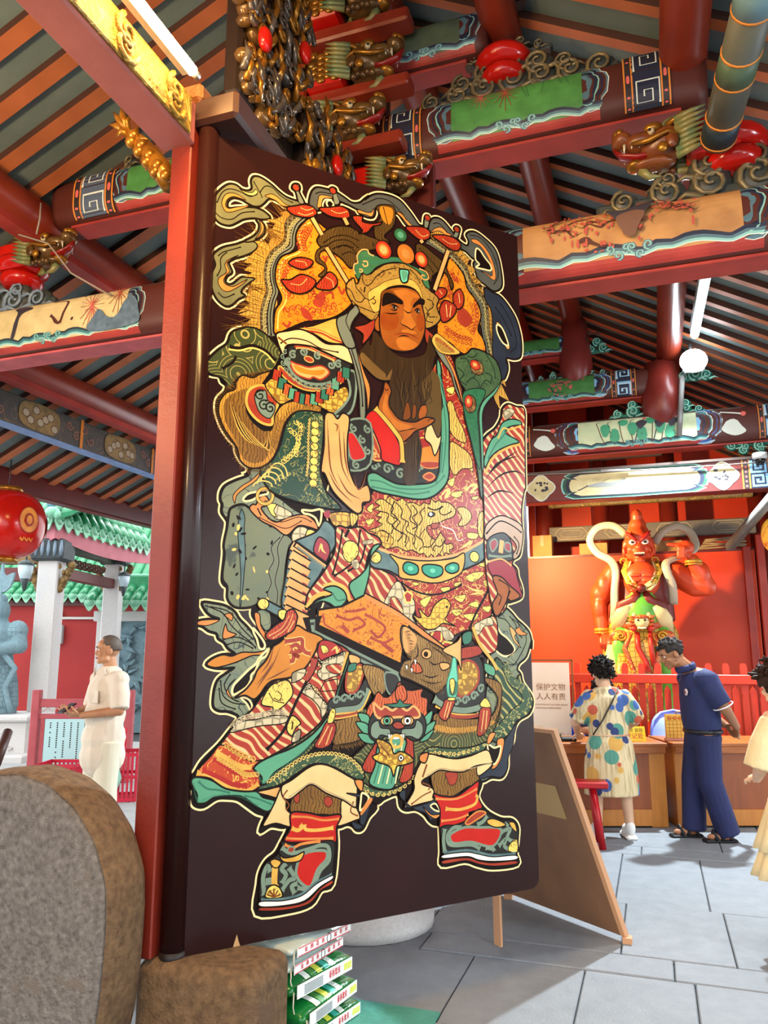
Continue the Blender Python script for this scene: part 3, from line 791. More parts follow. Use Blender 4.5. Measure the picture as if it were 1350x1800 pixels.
# stacked red bracket arms over the door, with carved relief along the lintel
def bracket_arm(label, loc, d, mat=RED, rz=0):
    m = MB(); m.box((0, 0, 0), d, mat, bev=.015); o = m.build('bracket_arm'); o.location = loc; o.rotation_euler = (0, 0, rz); tag(o, label, 'bracket')
bracket_arm('red bracket arm under the second dragon head', (-1.75, 4.32, 5.27), (.9, .16, .09))
bracket_arm('red bracket arm under the third dragon head', (-1.75, 4.32, 4.86), (.8, .16, .09))
bracket_arm('red bracket arm under the highest dragon head', (-1.75, 4.32, 5.76), (.9, .16, .1))
bracket_arm('tall red bracket post behind the stacked dragon heads', (-2.12, 4.35, 5.2), (.14, .16, 1.6))
bracket_arm('lower dark red board behind the lowest dragon head', (-1.65, 4.5, 4.6), (.9, .1, .36), DKRED)
m = MB(); m.tube([(-1.72, 4.6, .36), (-1.72, 4.6, 6.0)], .17, DKRED, 20)
o = m.build('ridge_column'); tag(o, 'dark red round column standing behind the painted door', 'column')
m = MB(); m.lathe([(.42, 0), (.42, .06), (.34, .1), (.24, .25), (.22, .37)], GRAN, 24, (-1.72, 4.6, 0)); tag(m.build('column_base'), 'grey flared stone base of the column behind the rice bags', 'column base')
def relief(label, y0, y1, x, z0, z1, seed, n=20):
    r = random.Random(seed); root = thing('carved_relief_bracket', label, 'carving', (x, (y0+y1)/2, z0)); b = MB(); s = MB(); q = MB()
    h = z1-z0; w = y1-y0
    b.box((-.02, 0, h/2), (.1, w*.8, h*.92), M('relief_ground', '#1c120d', .4), bev=.02)
    for i in range(n):
        yy = r.uniform(-w/2, w/2); zz = r.uniform(.05, h); rad = r.uniform(.03, .07)
        for sx in (1,):
            b.ball((.05*sx, yy, zz), (.05, rad*1.1, rad), r.choice((GBROWN, GSILV, GBROWN)), 10, 6)
            p = [(.1*sx, a, c) for a, c in spiral(yy, zz, rad, 1.4, r.uniform(0, 6), r.choice((1, -1)), 12)]
            s.tube(p, [.016*(1-.5*j/12) for j in range(13)], r.choice((GSILV, GILT, GSILV)), 6)
    for i in range(n):
        yy = r.uniform(-w/2, w/2); zz = r.uniform(.05, h); d = r.uniform(-1, 1)
        s.tube([(.09, yy, zz), (.12, yy+.06*d, zz+.08), (.1, yy+.1*d, zz+.16)], [.02, .018, .004], r.choice((GSILV, GILT)), 6)
    b.build('relief_body', parent=root); s.build('scroll_relief', parent=root)
    for i in range(3):
        o = MB().ball((0, 0, 0), (.035, .05, .07), LACQ, 12, 8).build('red_bud', parent=root); o.location = (.13, -w*.3+i*w*.3, h*(.25+.2*((i*2) % 3)))
    return root
relief('dark glossy carved scrollwork with red buds beside the warm tube light', 2.95, 3.75, -1.86, 4.3, 5.9, 3, 84)
relief('silvery carved cloud scrolls resting on the top edge of the door', 3.6, 4.3, -1.8, 4.05, 4.75, 5, 40)
# gilded claw
root = thing('gilded_leaf_bracket', 'gilded leaf claw poking out left of the door post under the lintel', 'carving')
st = [ony(a, b, 3.05) for a, b in ((300, 326), (284, 300), (264, 274), (246, 254), (230, 238))]
m = MB(); m.tube(st, [.05, .06, .055, .05, .035], GILT, 10)
for i in range(9): q = st[0].lerp(st[4], .08+.1*i); m.ball(q+Vector((.02*(-1)**i, -.04, 0)), .034, GILT, 8, 6)
m.build('stem', parent=root)
for a, b, w in ((199, 197, .022), (213, 186, .022), (229, 203, .02), (192, 219, .024), (204, 240, .026), (243, 222, .022), (262, 246, .02)):
    t_ = ony(a, b, 3.02); q = st[4] if a < 240 else st[3]
    m = MB(); m.tube([q, q.lerp(t_, .45)+Vector((0, -.03, .01)), t_], [w*.7, w, .003], GILT, 8, sy=.6); m.build('leaf', parent=root)
# painted strut at upper right
p0, p1 = ony(1262, 245, 4.35), ony(1338, -40, 3.3)
root = thing('painted_pole', 'grey green painted pole with key-fret rings at upper right beside the red purlin', 'beam')
m = MB(); m.tube([p0, p1], .095, M('pole_grey_green', '#5a5a4c', .5, col2='#4c5048', scale=5), 20); m.build('pole', parent=root)
for i, (u, c) in enumerate(((.02, DKTEAL), (.45, M('pole_band_green', '#465a44', .5)), (.85, M('pole_band_blue', '#5f7f86', .5)))):
    m = MB(); a = p0.lerp(p1, u); b_ = p0.lerp(p1, u+.16); m.tube([a, b_], .097, c, 20); m.build('band', parent=root)
    for e in (u, u+.16):
        m = MB(); a = p0.lerp(p1, e-.004); b_ = p0.lerp(p1, e+.008); m.tube([a, b_], .099, ORL, 20); m.build('ring', parent=root)
# wire along the left beams
m = MB(); m.tube([ony(0, 395, 4.3), ony(35, 413, 4.3), ony(85, 428, 4.3), ony(125, 480, 4.35), ony(195, 520, 4.38)], .007, M('grey_cable', '#8d8377', .6), 6)
m.tube([ony(64, 412, 4.29), ony(70, 385, 4.29), ony(72, 357, 4.29)], .007, M('grey_cable', '#8d8377', .6), 6)
tag(m.build('loose_cable'), 'loose grey cable sagging below the left key-fret beam', 'cable')
# ---------------------------------------------------------------- painted door leaf
DW, DH, DT = 1.82, 3.53, .075
DB = onz(305, 1685, .402); DANG = radians(90-41.04)
door = thing('temple_door', 'tall dark lacquered door leaf painted with a bearded armoured door guardian', 'door', DB, DANG)
LACB = M('black_brown_lacquer', '#1e0f0e', .25, col2='#2a1110', scale=1.6, amt=.8, bump=.05, bscale=9, coat=.04, spec=.28)
m = MB(); r = .05; o_ = [(.0, 0), (DW-r, 0)] + [(DW-r+r*sin(a), r-r*cos(a)) for a in (pi/8, pi/4, 3*pi/8)] + [(DW, r), (DW, DH), (0, DH)]
m.prism(o_, DT, lambda a, b, c: (a, c, b), LACB); m.build('door_panel', parent=door)
m = MB(); m.tube([(.005, .035, -.0), (.005, .035, DH+.02)], .05, LACB, 16); m.build('hinge_stile', parent=door)
m = MB(); m.lathe([(.05, -.035), (.052, .0), (.052, .02)], M('pivot_iron', '#1c1513', .5), 16, (.005, .035, 0)); m.build('pivot_shoe', parent=door)
m = MB(); m.add([(.235, -.002, .0), (.25, -.002, .045), (.257, -.002, .02), (.265, -.002, .0)], [(0, 1, 2, 3)], M('bare_wood', '#b08a5c', .7)); m.build('paint_chip', parent=door)
_dn = Vector((sin(DANG), -cos(DANG), 0)); _du = Vector((cos(DANG), sin(DANG), 0))
def door_uv(px, py):
    d = ray(px, py); t = (DB-CAM).dot(_dn)/d.dot(_dn); p = CAM+d*t-DB
    return (p.dot(_du), p.z)
CROP = {'A': (350, 290, 4.5), 'B': (630, 340, 4.5), 'C': (350, 560, 4.5), 'D': (630, 600, 4.5), 'E': (370, 820, 4.5), 'F': (640, 850, 4.5),
        'G': (325, 1040, 4.5), 'H': (600, 1080, 3.97), 'I': (320, 1290, 3.97), 'J': (600, 1280, 3.97), 'K': (590, 380, 5.87), 'P': (0, 0, 1)}
def parse(s):
    out = []; c = CROP['P']
    for tok in s.split():
        if tok[0] in CROP: c = CROP[tok[0]]; tok = tok[1:]
        x, y = tok.split(','); out.append(door_uv(c[0]+float(x)/c[2], c[1]+float(y)/c[2]))
    return out
def at(crop, x, y): c = CROP[crop]; return door_uv(c[0]+x/c[2], c[1]+y/c[2])
A = Art(door, parse, lambda u, v, o: (u, -.0004-o, v), 7e-6)
OL = M('p_outline', '#150a05', .4, spec=.16); CRM = M('p_cream_line', '#f0d69a', .4, spec=.16); BLK = LACB
def pm(n, c, **k): k.setdefault('rough', .3); k.setdefault('coat', 0); k.setdefault('spec', .3); return M('p_'+n, c, **k)
RIB = pm('olive_ribbon', '#77744a', col2='#5b5c40', scale=9, amt=.8); RIBG = pm('grey_ribbon', '#56584e', col2='#3c3f3c', scale=8, amt=.8)
RIBL = pm('slate_ribbon', '#5d6a60', col2='#848a62', scale=9, amt=.9, kind='swirl', lscale=5, line='#3a4440', freq=4, thick=.16)
RIBN = pm('navy_ribbon', '#2c3440', col2='#1e232c', scale=8)
ORG = pm('orange_strip', '#d98a42', col2='#bf7032', scale=8); PEACH = pm('peach_cloth', '#dfa763', col2='#c98d4c', scale=5)
CREAMC = pm('cream_cloth', '#e6c084', col2='#dcb074', scale=6)
FLAME = pm('flame_gold', '#c99a3c', col2='#b8873a', scale=4, kind='fur', lscale=22, line='#7a571f')
HALO = pm('halo_dark', '#2b2a20', kind='scale', lscale=45, line='#8a845c', thick=.1); HALO2 = pm('halo_slate', '#6f7460')
OPAN = pm('orange_panel', '#cc7a16', col2='#d98a1e', scale=5, kind='swirl', lscale=15, line='#9a3d14', freq=3.2, thick=.3)
GOLD = pm('gold_trim', '#d9ad4e', col2='#c3923a', scale=12); GOLDL = pm('gold_line', '#e2bb62')
GDRG = pm('gold_dragon', '#dfba58', col2='#cfa446', scale=12, kind='fur', lscale=20, line='#7a5a22')
FEATH2 = pm('brown_feather', '#5a431c', col2='#4a3516', scale=6, kind='fur', lscale=24, line='#2c1d0c')
HELM = pm('helmet_gold', '#a8843a', col2='#8f6c2c', scale=9, kind='swirl', lscale=14, line='#5d3a18', freq=3, thick=.2)
GRNB = pm('green_band', '#2f5c3a', col2='#3d7048', scale=9); TASS = pm('red_tassel', '#98291a', col2='#b8421f', scale=14, kind='fur', lscale=30, line='#5e150e')
SKIN = pm('painted_skin', '#9c541a', col2='#8c4814', scale=14); SKL = pm('skin_light', '#b86c24', col2='#a85f1e', scale=16); SKR = pm('skin_ruddy', '#86380f', col2='#93450f', scale=14); SKD = pm('skin_shade', '#6e390d')
BEARD = pm('beard_brown', '#2d1d0c', col2='#3c2910', scale=4, stretch=(9, 1, .6)); BEARDL = pm('beard_light', '#55401c')
DARKARM = pm('dark_armour', '#1c1a17', col2='#26241e', scale=9); SLAT = pm('slate_scroll', '#778a74', col2='#6a7c6a', scale=9)
REDC = pm('bright_red', '#bd1c10', col2='#a8180e', scale=7, kind='blot', lscale=26, line='#cf5a34', thick=.9)
REDR = pm('robe_red', '#9c2619', col2='#8c1f16', scale=5, kind='swirl', lscale=13, line='#cfa550', freq=3, thick=.34)
REDF = pm('robe_flat_red', '#a8241a', col2='#97201a', scale=6)
REDW = pm('wave_red', '#a3341f', col2='#93291b', scale=6, kind='wave', lscale=12.5, line='#dcb57a', thick=.36)
REDB = pm('hem_red_gold', '#b5431d', col2='#a8351a', scale=6, kind='swirl', lscale=20, line='#e0a648', freq=2.6, thick=.36)
FOAM = pm('wave_foam', '#cdbf98', col2='#b8ab86', scale=30, kind='scale', lscale=26, line='#8a7f62', thick=.12)
PEON = pm('peony_gold', '#e3c35e', kind='swirl', lscale=16, line='#7d6127', freq=2, thick=.18)
GRS = pm('green_sash', '#579a76', col2='#4c8c6c', scale=5); GRSD = pm('green_shade', '#2f6a52')
GRDK = pm('green_brocade', '#23432e', col2='#1b382a', scale=6, kind='swirl', lscale=14, line='#8d8748', freq=2.6, thick=.24)
GRARC = pm('green_arcs', '#2c4830', col2='#233c2c', scale=6, kind='wave', lscale=11, line='#a39a58', thick=.26)
GRHEM = pm('olive_hem', '#2d4a34', col2='#3a4e32', scale=5, kind='swirl', lscale=17, line='#a89f5c', freq=2.6, thick=.34)
OLV = pm('olive_arcs', '#3f4526', col2='#34401f', scale=6, kind='arcs', lscale=7, line='#a3954f', freq=5, thick=.28)
FUR = pm('fur_gold', '#c58f34', col2='#a97628', scale=6, kind='fur', lscale=24, line='#6e4a18'); FURD = pm('fur_dark', '#8c6424', col2='#6e4a1a', scale=5, kind='fur', lscale=20, line='#472e10')
MAIL = pm('gold_mail', '#d4a63f', kind='scale', lscale=34, line='#8a6522', thick=.12)
ORN = pm('ornament_green', '#48613a', col2='#3a5233', scale=10, kind='swirl', lscale=18, line='#2a3b26', freq=2, thick=.2); EMER = pm('emerald_spotted', '#1f5a38', col2='#2f6a44', scale=60)
JADE = pm('jade', '#1f8f72'); JADEL = pm('jade_light', '#62bd9c')
SWCASE = pm('case_olive', '#6e7350', col2='#5f6a58', scale=4, kind='blot', lscale=8, line='#414a3e', thick=.6)
BANN = pm('banner_orange', '#c87f22', col2='#b36d1c', scale=5); BEAST = pm('beast_fur', '#a07a3c', col2='#6e4f22', scale=7, kind='fur', lscale=24, line='#4a3214')
GREYL = pm('ladder_slate', '#5f7a78', col2='#3f5a5c', scale=12); WHT = pm('sole_white', '#efe7d2'); CRIM = pm('crimson_cuff', '#8e2430')
MASKR = pm('mask_red', '#a03a20', col2='#8a2c1c', scale=12); MASKO = pm('mask_flame', '#c25a28', kind='fur', lscale=22, line='#6e2214'); FISH = pm('fish_gold', '#dfb13e', kind='scale', lscale=40, line='#9a7022', thick=.1)
COL = {}
# --- outer contour: every outer shape gets a wide cream and then a dark coat first, so that the figure has one cream outline
OUT = {
 'r1': 'A120,270 160,205 230,155 290,160 340,195 390,205 418,185 412,130 430,95 470,95 520,120 580,165 640,220 700,260 800,295 860,320 780,345 700,335 640,300 600,275 550,268 515,300 480,325 430,325 380,300 330,272 270,260 228,285 222,330 250,345 300,340 400,337 460,345 520,375 560,420 500,430 430,420 350,430 300,455 240,478 170,462 128,420 112,350',
 'r2': 'A440,612 370,605 290,630 200,650 145,680 112,720 130,790 105,850 95,920 110,1000 150,1070 210,1115 260,1105 310,1060 360,1035 330,1010 350,970 400,930 440,900 380,890 330,892 270,940 230,945 205,920 220,880 258,850 240,800 232,770 280,740 350,720 420,690 460,650',
 'r3': 'A470,430 515,480 515,540 460,590 400,610 360,605 430,565 470,520 475,470 455,440',
 'r4': 'A870,290 890,215 930,180 1000,190 1080,215 1150,260 1210,300 1270,300 1310,270 1350,245 B50,55 100,20 160,5 250,20 330,60 400,140 450,210 480,250 520,265 480,300 420,280 370,240 320,170 280,145 240,105 180,92 135,115 130,160 110,190 60,185 0,150 A1340,385 1250,350 1180,315 1120,290 1050,260 990,255 960,300 960,350 910,360 880,330',
 'r5': 'B555,280 575,210 620,195 670,220 730,290 800,380 860,415 872,375 852,330 880,305 930,310 1000,360 1070,430 1105,510 1130,640 1130,740 1070,772 1000,720 950,680 930,630 910,560 935,520 900,510 850,460 790,430 740,390 700,320 660,290 610,290 580,310',
 'r6': 'B1000,750 1060,785 1120,815 1180,885 1240,985 1275,1100 1288,1200 1280,1290 1230,1310 1170,1300 1170,1350 D1170,150 1180,220 1150,300 1100,300 1070,200 1060,100 B1060,1050 1050,930 1000,830',
 'sleeve': 'D1125,610 1135,540 1180,498 1250,520 1310,545 1312,750 1315,1000 1318,1150 F1262,60 1245,160 1240,250 1248,400 1240,500 1225,570 1180,600 1170,640 1205,680 1215,740 1245,830 1240,900 1160,935 1130,940 1110,1000 1050,1050 1000,950 950,600 940,100 D950,900 1000,760 1080,690',
 'r8': 'F1035,1060 1080,1010 1120,990 1160,1020 1210,1080 1250,1115 1300,1170 1320,1240 1322,1310 H1325,180 1290,290 1240,340 1225,385 1250,420 1265,480 1320,560 1335,620 1310,690 1240,735 1205,800 1195,880 1160,960 1155,1070 1120,1135 1050,1135 960,1150 900,900 1000,600 1050,200',
 'flag': 'G140,88 230,95 320,115 390,160 430,220 490,280 540,345 560,400 590,450 620,440 690,440 900,500 700,720 640,760 590,820 540,850 520,900 520,940 480,985 430,1010 415,975 340,945 270,940 228,910 225,840 240,750 270,690 340,640 390,600 300,605 230,600 172,576 220,530 300,500 400,495 340,445 310,400 265,370 250,330 190,310 140,275 82,255 120,230 190,222 250,225 270,212 210,190 165,150',
 'case': 'E320,20 290,75 200,110 120,150 85,200 78,260 92,300 88,360 120,410 135,440 130,500 110,600 110,700 92,880 105,930 135,960 135,1040 170,1090 240,1110 330,1110 335,1180 400,1260 480,1300 700,1300 900,1000 900,400 500,20',
 'robe': 'G640,380 560,860 430,1010 350,1110 270,1210 140,1340 I90,275 50,310 45,350 80,390 75,450 90,495 150,505 240,450 320,445 390,455 450,495 520,545 580,570 555,640 550,680 620,640 700,650 760,640 900,640 1080,650 1150,630 1190,640 1220,670 1260,660 1300,580 1350,500 J80,450 240,520 300,490 390,460 410,540 450,570 520,565 580,600 620,650 680,670 900,660 960,360 1000,0 500,-600 0,-700',
 'boot1': 'I760,540 1100,540 1075,660 1078,800 1050,1045 970,1090 900,1190 740,1240 522,1252 532,1050 548,960 590,885 650,835 690,765 740,660',
 'boot2': 'J640,450 960,360 950,480 1010,575 1110,632 1190,640 1230,690 1228,780 1218,870 1228,950 1060,975 950,955 860,928 702,955 695,850 685,650',
 'hatL': 'C620,120 500,110 380,85 300,90 250,125 220,200 150,250 70,330 48,400 90,440 160,455 180,500 215,530 205,580 150,640 140,720 160,800 190,870 240,945 290,1000 300,1060 340,1130 400,1185 380,1230 E300,80 500,200 900,200 900,-500',
 'pole1': 'A735,185 750,155 785,155 795,185 790,215 830,300 790,300 765,215', 'pole2': 'A1030,205 1050,180 1080,190 1085,220 1110,300 1070,310 1055,230',
 'pole3': 'B525,190 545,175 562,195 548,270 520,265', 'pole4': 'B755,280 775,262 800,275 795,310 780,350 750,340 765,300',
}
A.part('painted_outline')
for k_, s_ in OUT.items(): A.stroke(CRM, s_, .033, True)
for k_, s_ in OUT.items(): A.stroke(OL, s_, .017, True); A.fill(OL, s_)
# --- flame halo, orange panels
A.part('painted_halo')
A.fill(FLAME, 'A740,420 700,360 640,375 660,400 600,430 520,430 600,462 580,500 530,512 570,562 550,622 490,600 400,602 450,662 420,700 350,772 415,782 350,832 420,852 360,882 425,902 400,962 380,1032 360,1072 400,1092 300,1172 390,1152 310,1182 405,1222 330,1282 390,1272 400,1350 560,1350 620,1100 600,900 620,700 760,560', 1, OL, .003)
A.fill(FLAME, 'B600,285 700,330 830,470 880,522 860,562 940,602 900,642 980,702 930,722 1040,812 1000,792 1080,882 1050,882 1090,982 1060,1002 1110,1102 1070,1092 1130,1192 1090,1182 1150,1292 1130,1350 D1140,240 1170,365 1110,300 1195,475 1110,430 1120,545 1080,470 1040,330 B1000,1250 980,1100 900,800 780,560 640,420 560,330', 1, OL, .003)
for m_, w_ in ((OL, .05), (HALO, .045)): A.stroke(m_, 'A780,400 715,470 712,560 690,630 600,710 555,800 552,900 568,1000 540,1090 520,1200 530,1350', w_)
for m_, w_ in ((OL, .034), (HALO2, .022), (OL, .006)): A.stroke(m_, 'A830,415 770,470 740,560 730,650 640,710 590,800 585,900 605,1000 580,1080 562,1200 570,1350', w_)
for m_, w_ in ((OL, .042), (HALO, .038)): A.stroke(m_, 'B590,360 690,440 770,510 840,590 870,680 930,760 990,850 1010,960 1015,1060 1030,1150 1050,1270', w_)
for m_, w_ in ((OL, .026), (HALO2, .016), (OL, .005)): A.stroke(m_, 'B540,380 650,450 750,520 810,600 850,720 930,810 975,910 985,1060 1000,1150 1015,1260', w_)
A.fill(OPAN, 'A890,420 830,450 775,520 765,590 790,655 740,690 655,722 612,790 600,880 612,950 650,1040 640,1090 602,1150 590,1250 600,1340 700,1300 850,1240 1000,1225 1100,1190 1190,1120 1230,1050 1260,900 1230,760 1100,600 1000,500', None, OL, .01)
A.stroke(GOLDL, 'A880,455 830,480 800,530 790,590 815,650 780,700 690,735 645,800 632,880 640,950 690,1040 670,1110 630,1170 620,1300', .006)
A.fill(OPAN, 'B720,510 690,600 640,700 600,800 620,1000 630,1130 720,1180 840,1275 1000,1260 985,1150 945,1080 970,960 930,850 860,750 835,650 775,560', None, OL, .01)
A.fill(MASKR, 'A950,1010 900,1090 960,1130 1000,1060 990,1000', None); A.fill(MASKR, 'A800,1130 830,1210 900,1230 860,1150', None); A.fill(MASKR, 'B800,900 780,1000 850,1060 900,1000 860,930', None)
for s_ in ('A1100,960 1130,1020 1150,980', 'A1000,1020 1050,1010 1060,1060', 'A660,1250 700,1280 720,1240', 'B740,640 760,690 780,660', 'A980,720 1000,760 1010,720'): A.stroke(MASKR, s_, .012)
HL = pm('hair_line', '#6b4a1a'); CUR = pm('curl_line', '#a89c62')
for p_, n_, s_ in (('A800,430 735,500 720,570 700,640 610,720 565,810 560,910 580,1000 550,1090 530,1210 540,1340', 120, -1), ('B560,380 680,470 760,540 830,620 860,700 920,790 980,880 995,990 1000,1090 1020,1180 1040,1270', 110, 1)):
    A.hairs(HL, p_, n_, .2 if s_ < 0 else .11, .0032, s_, .1); A.curls_on(CUR, p_, n_//3, .011, .004, s_)
for p_ in ('A860,480 800,600 820,680', 'A700,760 650,860 670,960 720,1060', 'A820,900 900,1050 1020,1100', 'A680,1180 800,1150 950,1180 1100,1120', 'B720,600 700,760 780,860', 'B900,860 920,980 880,1100', 'B680,1080 780,1150 900,1180'): A.curls_on(MASKR, p_, 9, .02, .005, 1); A.curls_on(MASKR, p_, 7, .014, .004, -1)
# --- ribbons
A.part('painted_ribbons')
for k_, mt in (('r1', RIB), ('r2', RIB), ('r3', RIB), ('r4', RIBG), ('r5', RIBG), ('r6', RIBN), ('r8', RIBL)): A.fill(mt, OUT[k_], None, OL, .007)
for mt, s_ in ((ORG, 'A180,290 205,238 255,222 315,240 370,280 320,262 268,250 222,275 208,320 235,345 290,335 400,322 340,348 260,372 212,370 185,330'),
 (ORG, 'A520,245 570,230 620,255 680,310 720,325 660,325 610,285 560,262'), (GOLDL, 'A320,190 370,215 420,220 445,195 462,215 440,242 380,235'),
 (ORG, 'A310,715 230,752 203,790 215,850 158,892 152,940 188,990 240,1000 330,952 382,905 330,932 270,962 215,948 193,915 215,870 240,840 218,780 258,745'),
 (ORG, 'A480,440 512,485 500,540 440,592 480,535 490,490'), (ORG, 'A955,240 1020,245 1060,262 990,265 970,300 965,340 935,335 940,280'),
 (ORG, 'B0,155 60,170 105,185 120,150 120,120 100,150 60,150 0,130'), (ORG, 'B300,150 350,200 400,260 440,270 390,220 340,160'),
 (ORG, 'B570,310 610,275 660,272 700,310 740,330 690,335 650,300 610,300'),
 (ORG, 'B890,365 940,370 1010,440 1062,540 1086,650 1070,688 1010,640 960,612 1005,628 1048,655 1058,620 1030,520 970,425 910,392'),
 (PEACH, 'B1090,1020 1130,1045 1165,1110 1195,1210 1180,1235 1150,1190 1120,1130')): A.fill(mt, s_, None, OL, .004)
for s_ in ('B930,440 960,450 1000,510 1045,570 1045,610 990,600 930,585 955,560 925,520', 'A1010,290 1035,280 1062,305 1055,330 1025,335 1010,315', 'B1095,1040 1130,1060 1160,1120 1185,1200 1150,1190 1120,1150 1095,1090',
           'H1085,85 1112,130 1160,170 1208,235 1190,278 1130,290 1072,240 1092,180'):
    A.fill(OL, s_, None, CRM, .009)
for s_ in ('A140,300 180,220 240,190 320,210 400,250 460,230', 'A130,380 180,420 260,430 340,380 440,370', 'A430,130 470,200 500,260', 'A150,720 190,690 260,670 330,650', 'A140,880 170,820 170,740 220,690', 'A150,1010 200,1050 280,1020', 'A480,220 520,170 580,180 650,250 740,300',
           'A920,230 960,215 1040,230', 'B30,90 100,60 160,40 240,60 320,130 380,210', 'B590,240 640,240 700,310', 'B880,330 950,345 1020,410 1080,520 1105,650 1070,720', 'B1120,870 1180,960 1230,1080 1250,1200 1200,1260', 'B1080,900 1150,1000 1210,1130',
           'H1130,330 1200,350 1260,260 1290,170 1250,80 1190,30', 'H1160,300 1230,240 1230,170 1180,90', 'F1150,1050 1200,1120 1210,1180 1250,1220', 'F1060,1060 1120,1080 1170,1150'): A.stroke(OL, s_, .005)
A.fill(ORG, 'F1210,1080 1225,1130 1195,1160 1230,1200 1290,1190 1240,1160', None, OL, .004); A.fill(PEACH, 'F1150,1130 1200,1180 1190,1220 1240,1300 1180,1240', None, OL, .004)
for k_ in ('pole1', 'pole2', 'pole3', 'pole4'): A.fill(HALO2, OUT[k_], None, OL, .005)
for s_, x_, y_ in (('A', 765, 180), ('A', 1057, 205), ('B', 545, 195), ('B', 777, 285)): A.oval(MASKR, *at(s_, x_, y_), .018, edge=OL)
# --- case, flags, scarves at left
A.part('painted_case')
A.fill(RIBL, 'E320,20 300,70 200,110 120,150 88,200 78,260 95,300 90,360 130,410 160,330 250,300 340,350 420,430 500,480 590,540 690,470 770,480 830,510 860,480 800,400 720,370 650,330 560,260 470,200 420,100 400,20', None, OL, .01)
A.fill(ORG, 'E390,50 360,110 260,180 205,230 192,292 178,230 240,160 320,110', None, OL, .004)
A.fill(SWCASE, 'E160,330 250,300 320,340 430,430 520,490 620,550 650,600 620,650 600,760 590,870 580,1000 560,1110 440,1110 430,1060 330,1110 230,1120 170,1100 130,1040 130,950 92,880 110,700 102,620 130,480 140,400', None, OL, .012)
A.fill(GREYL, 'E240,340 270,400 265,500 275,700 260,900 240,1090 230,1080 240,900 230,700 215,500', None, OL, .004)
for s_ in ('E580,540 530,640 540,760 510,900 530,1000 520,1100', 'E550,560 480,640 500,740 460,830 480,920 450,1010 480,1090'): A.stroke(HALO2, s_, .012); A.stroke(OL, s_, .004)
for i in range(26):
    x, y = R.uniform(150, 500), R.uniform(400, 1050)
    A.oval(GOLDL if i % 3 == 0 else OL, *at('E', x, y), R.uniform(.006, .016), R.uniform(.004, .008), R.uniform(0, 3), 7)
A.fill(ORG, 'E360,300 380,250 430,230 460,270 440,310 400,330 450,400 520,440 620,400 740,380 820,430 850,500 780,480 690,470 600,545 500,480 400,430 310,340 330,300', None, OL, .007)
for s_ in ('E450,410 560,440 700,400 800,440', 'E380,400 480,450 600,490 720,430', 'E370,330 400,390'): A.stroke(OL, s_, .004)
A.fill(FOAM, 'E500,300 560,320 650,380 560,420 500,400', None, OL, .004); A.fill(FOAM, 'E640,540 690,480 760,490 780,560 740,600 690,640 650,600', None, OL, .005)
A.fill(PEON, 'E770,500 830,520 800,580 770,650 700,620 740,570', None, OL, .005); A.fill(PEON, 'E430,270 470,290 520,300 500,350 520,400 480,380 450,320', None, OL, .004)
A.fill(OL, 'E725,345 800,350 870,340 875,400 858,470 830,410 780,380 740,372', None, CRM, .01); A.fill(OL, 'E258,255 300,215 370,200 440,185 450,215 380,235 330,265 275,275', None, CRM, .009)
A.stroke(OL, [(at('E', 430+62*cos(a*pi/8), 235+62*sin(a*pi/8))) for a in range(16)], .018, True, 1); A.stroke(GOLD, [(at('E', 430+62*cos(a*pi/8), 235+62*sin(a*pi/8))) for a in range(16)], .012, True, 1)
A.fill(RIBL, OUT['flag'], None, OL, .008)
A.fill(BANN, 'G172,576 220,530 300,500 370,510 450,480 560,480 650,460 690,450 640,500 540,505 470,530 400,560 300,590 230,600', None, OL, .006)
A.fill(ORG, 'G82,255 120,230 200,222 270,225 230,250 160,270', None, OL, .004); A.fill(ORG, 'G310,185 375,170 370,230 340,210', None, OL, .004); A.fill(ORG, 'G320,255 340,310 405,340 300,372', None, OL, .005)
for s_ in ('G160,110 240,140 310,180 360,260 430,330 520,400 560,450', 'G200,120 330,150 400,220 450,290 540,380', 'G300,380 400,360 490,390 560,440', 'G330,420 430,400 540,450', 'G280,700 300,820 380,880 480,890', 'G270,760 290,880 400,930', 'G360,650 310,740 350,830'): A.stroke(OL, s_, .005)
A.fill(ORG, 'G400,690 340,760 380,850 430,870 360,840 330,780', None, OL, .004); A.fill(OL, 'G660,455 640,510 590,540 560,620 525,660 520,700 480,760 390,815 372,790 385,740 430,690 500,620 560,570 590,520', None, CRM, .01)
A.fill(OL, 'G540,290 600,360 632,420 615,455 585,440 570,380 545,330', None, CRM, .009); A.fill(RIBL, 'G570,160 660,140 680,270 640,310 590,240', None, OL, .005); A.fill(ORG, 'G550,170 590,180 600,270 650,350 640,390 590,320 560,250', None, OL, .005)
A.fill(OL, 'G440,835 500,850 530,900 515,935 490,890', None, CRM, .008)
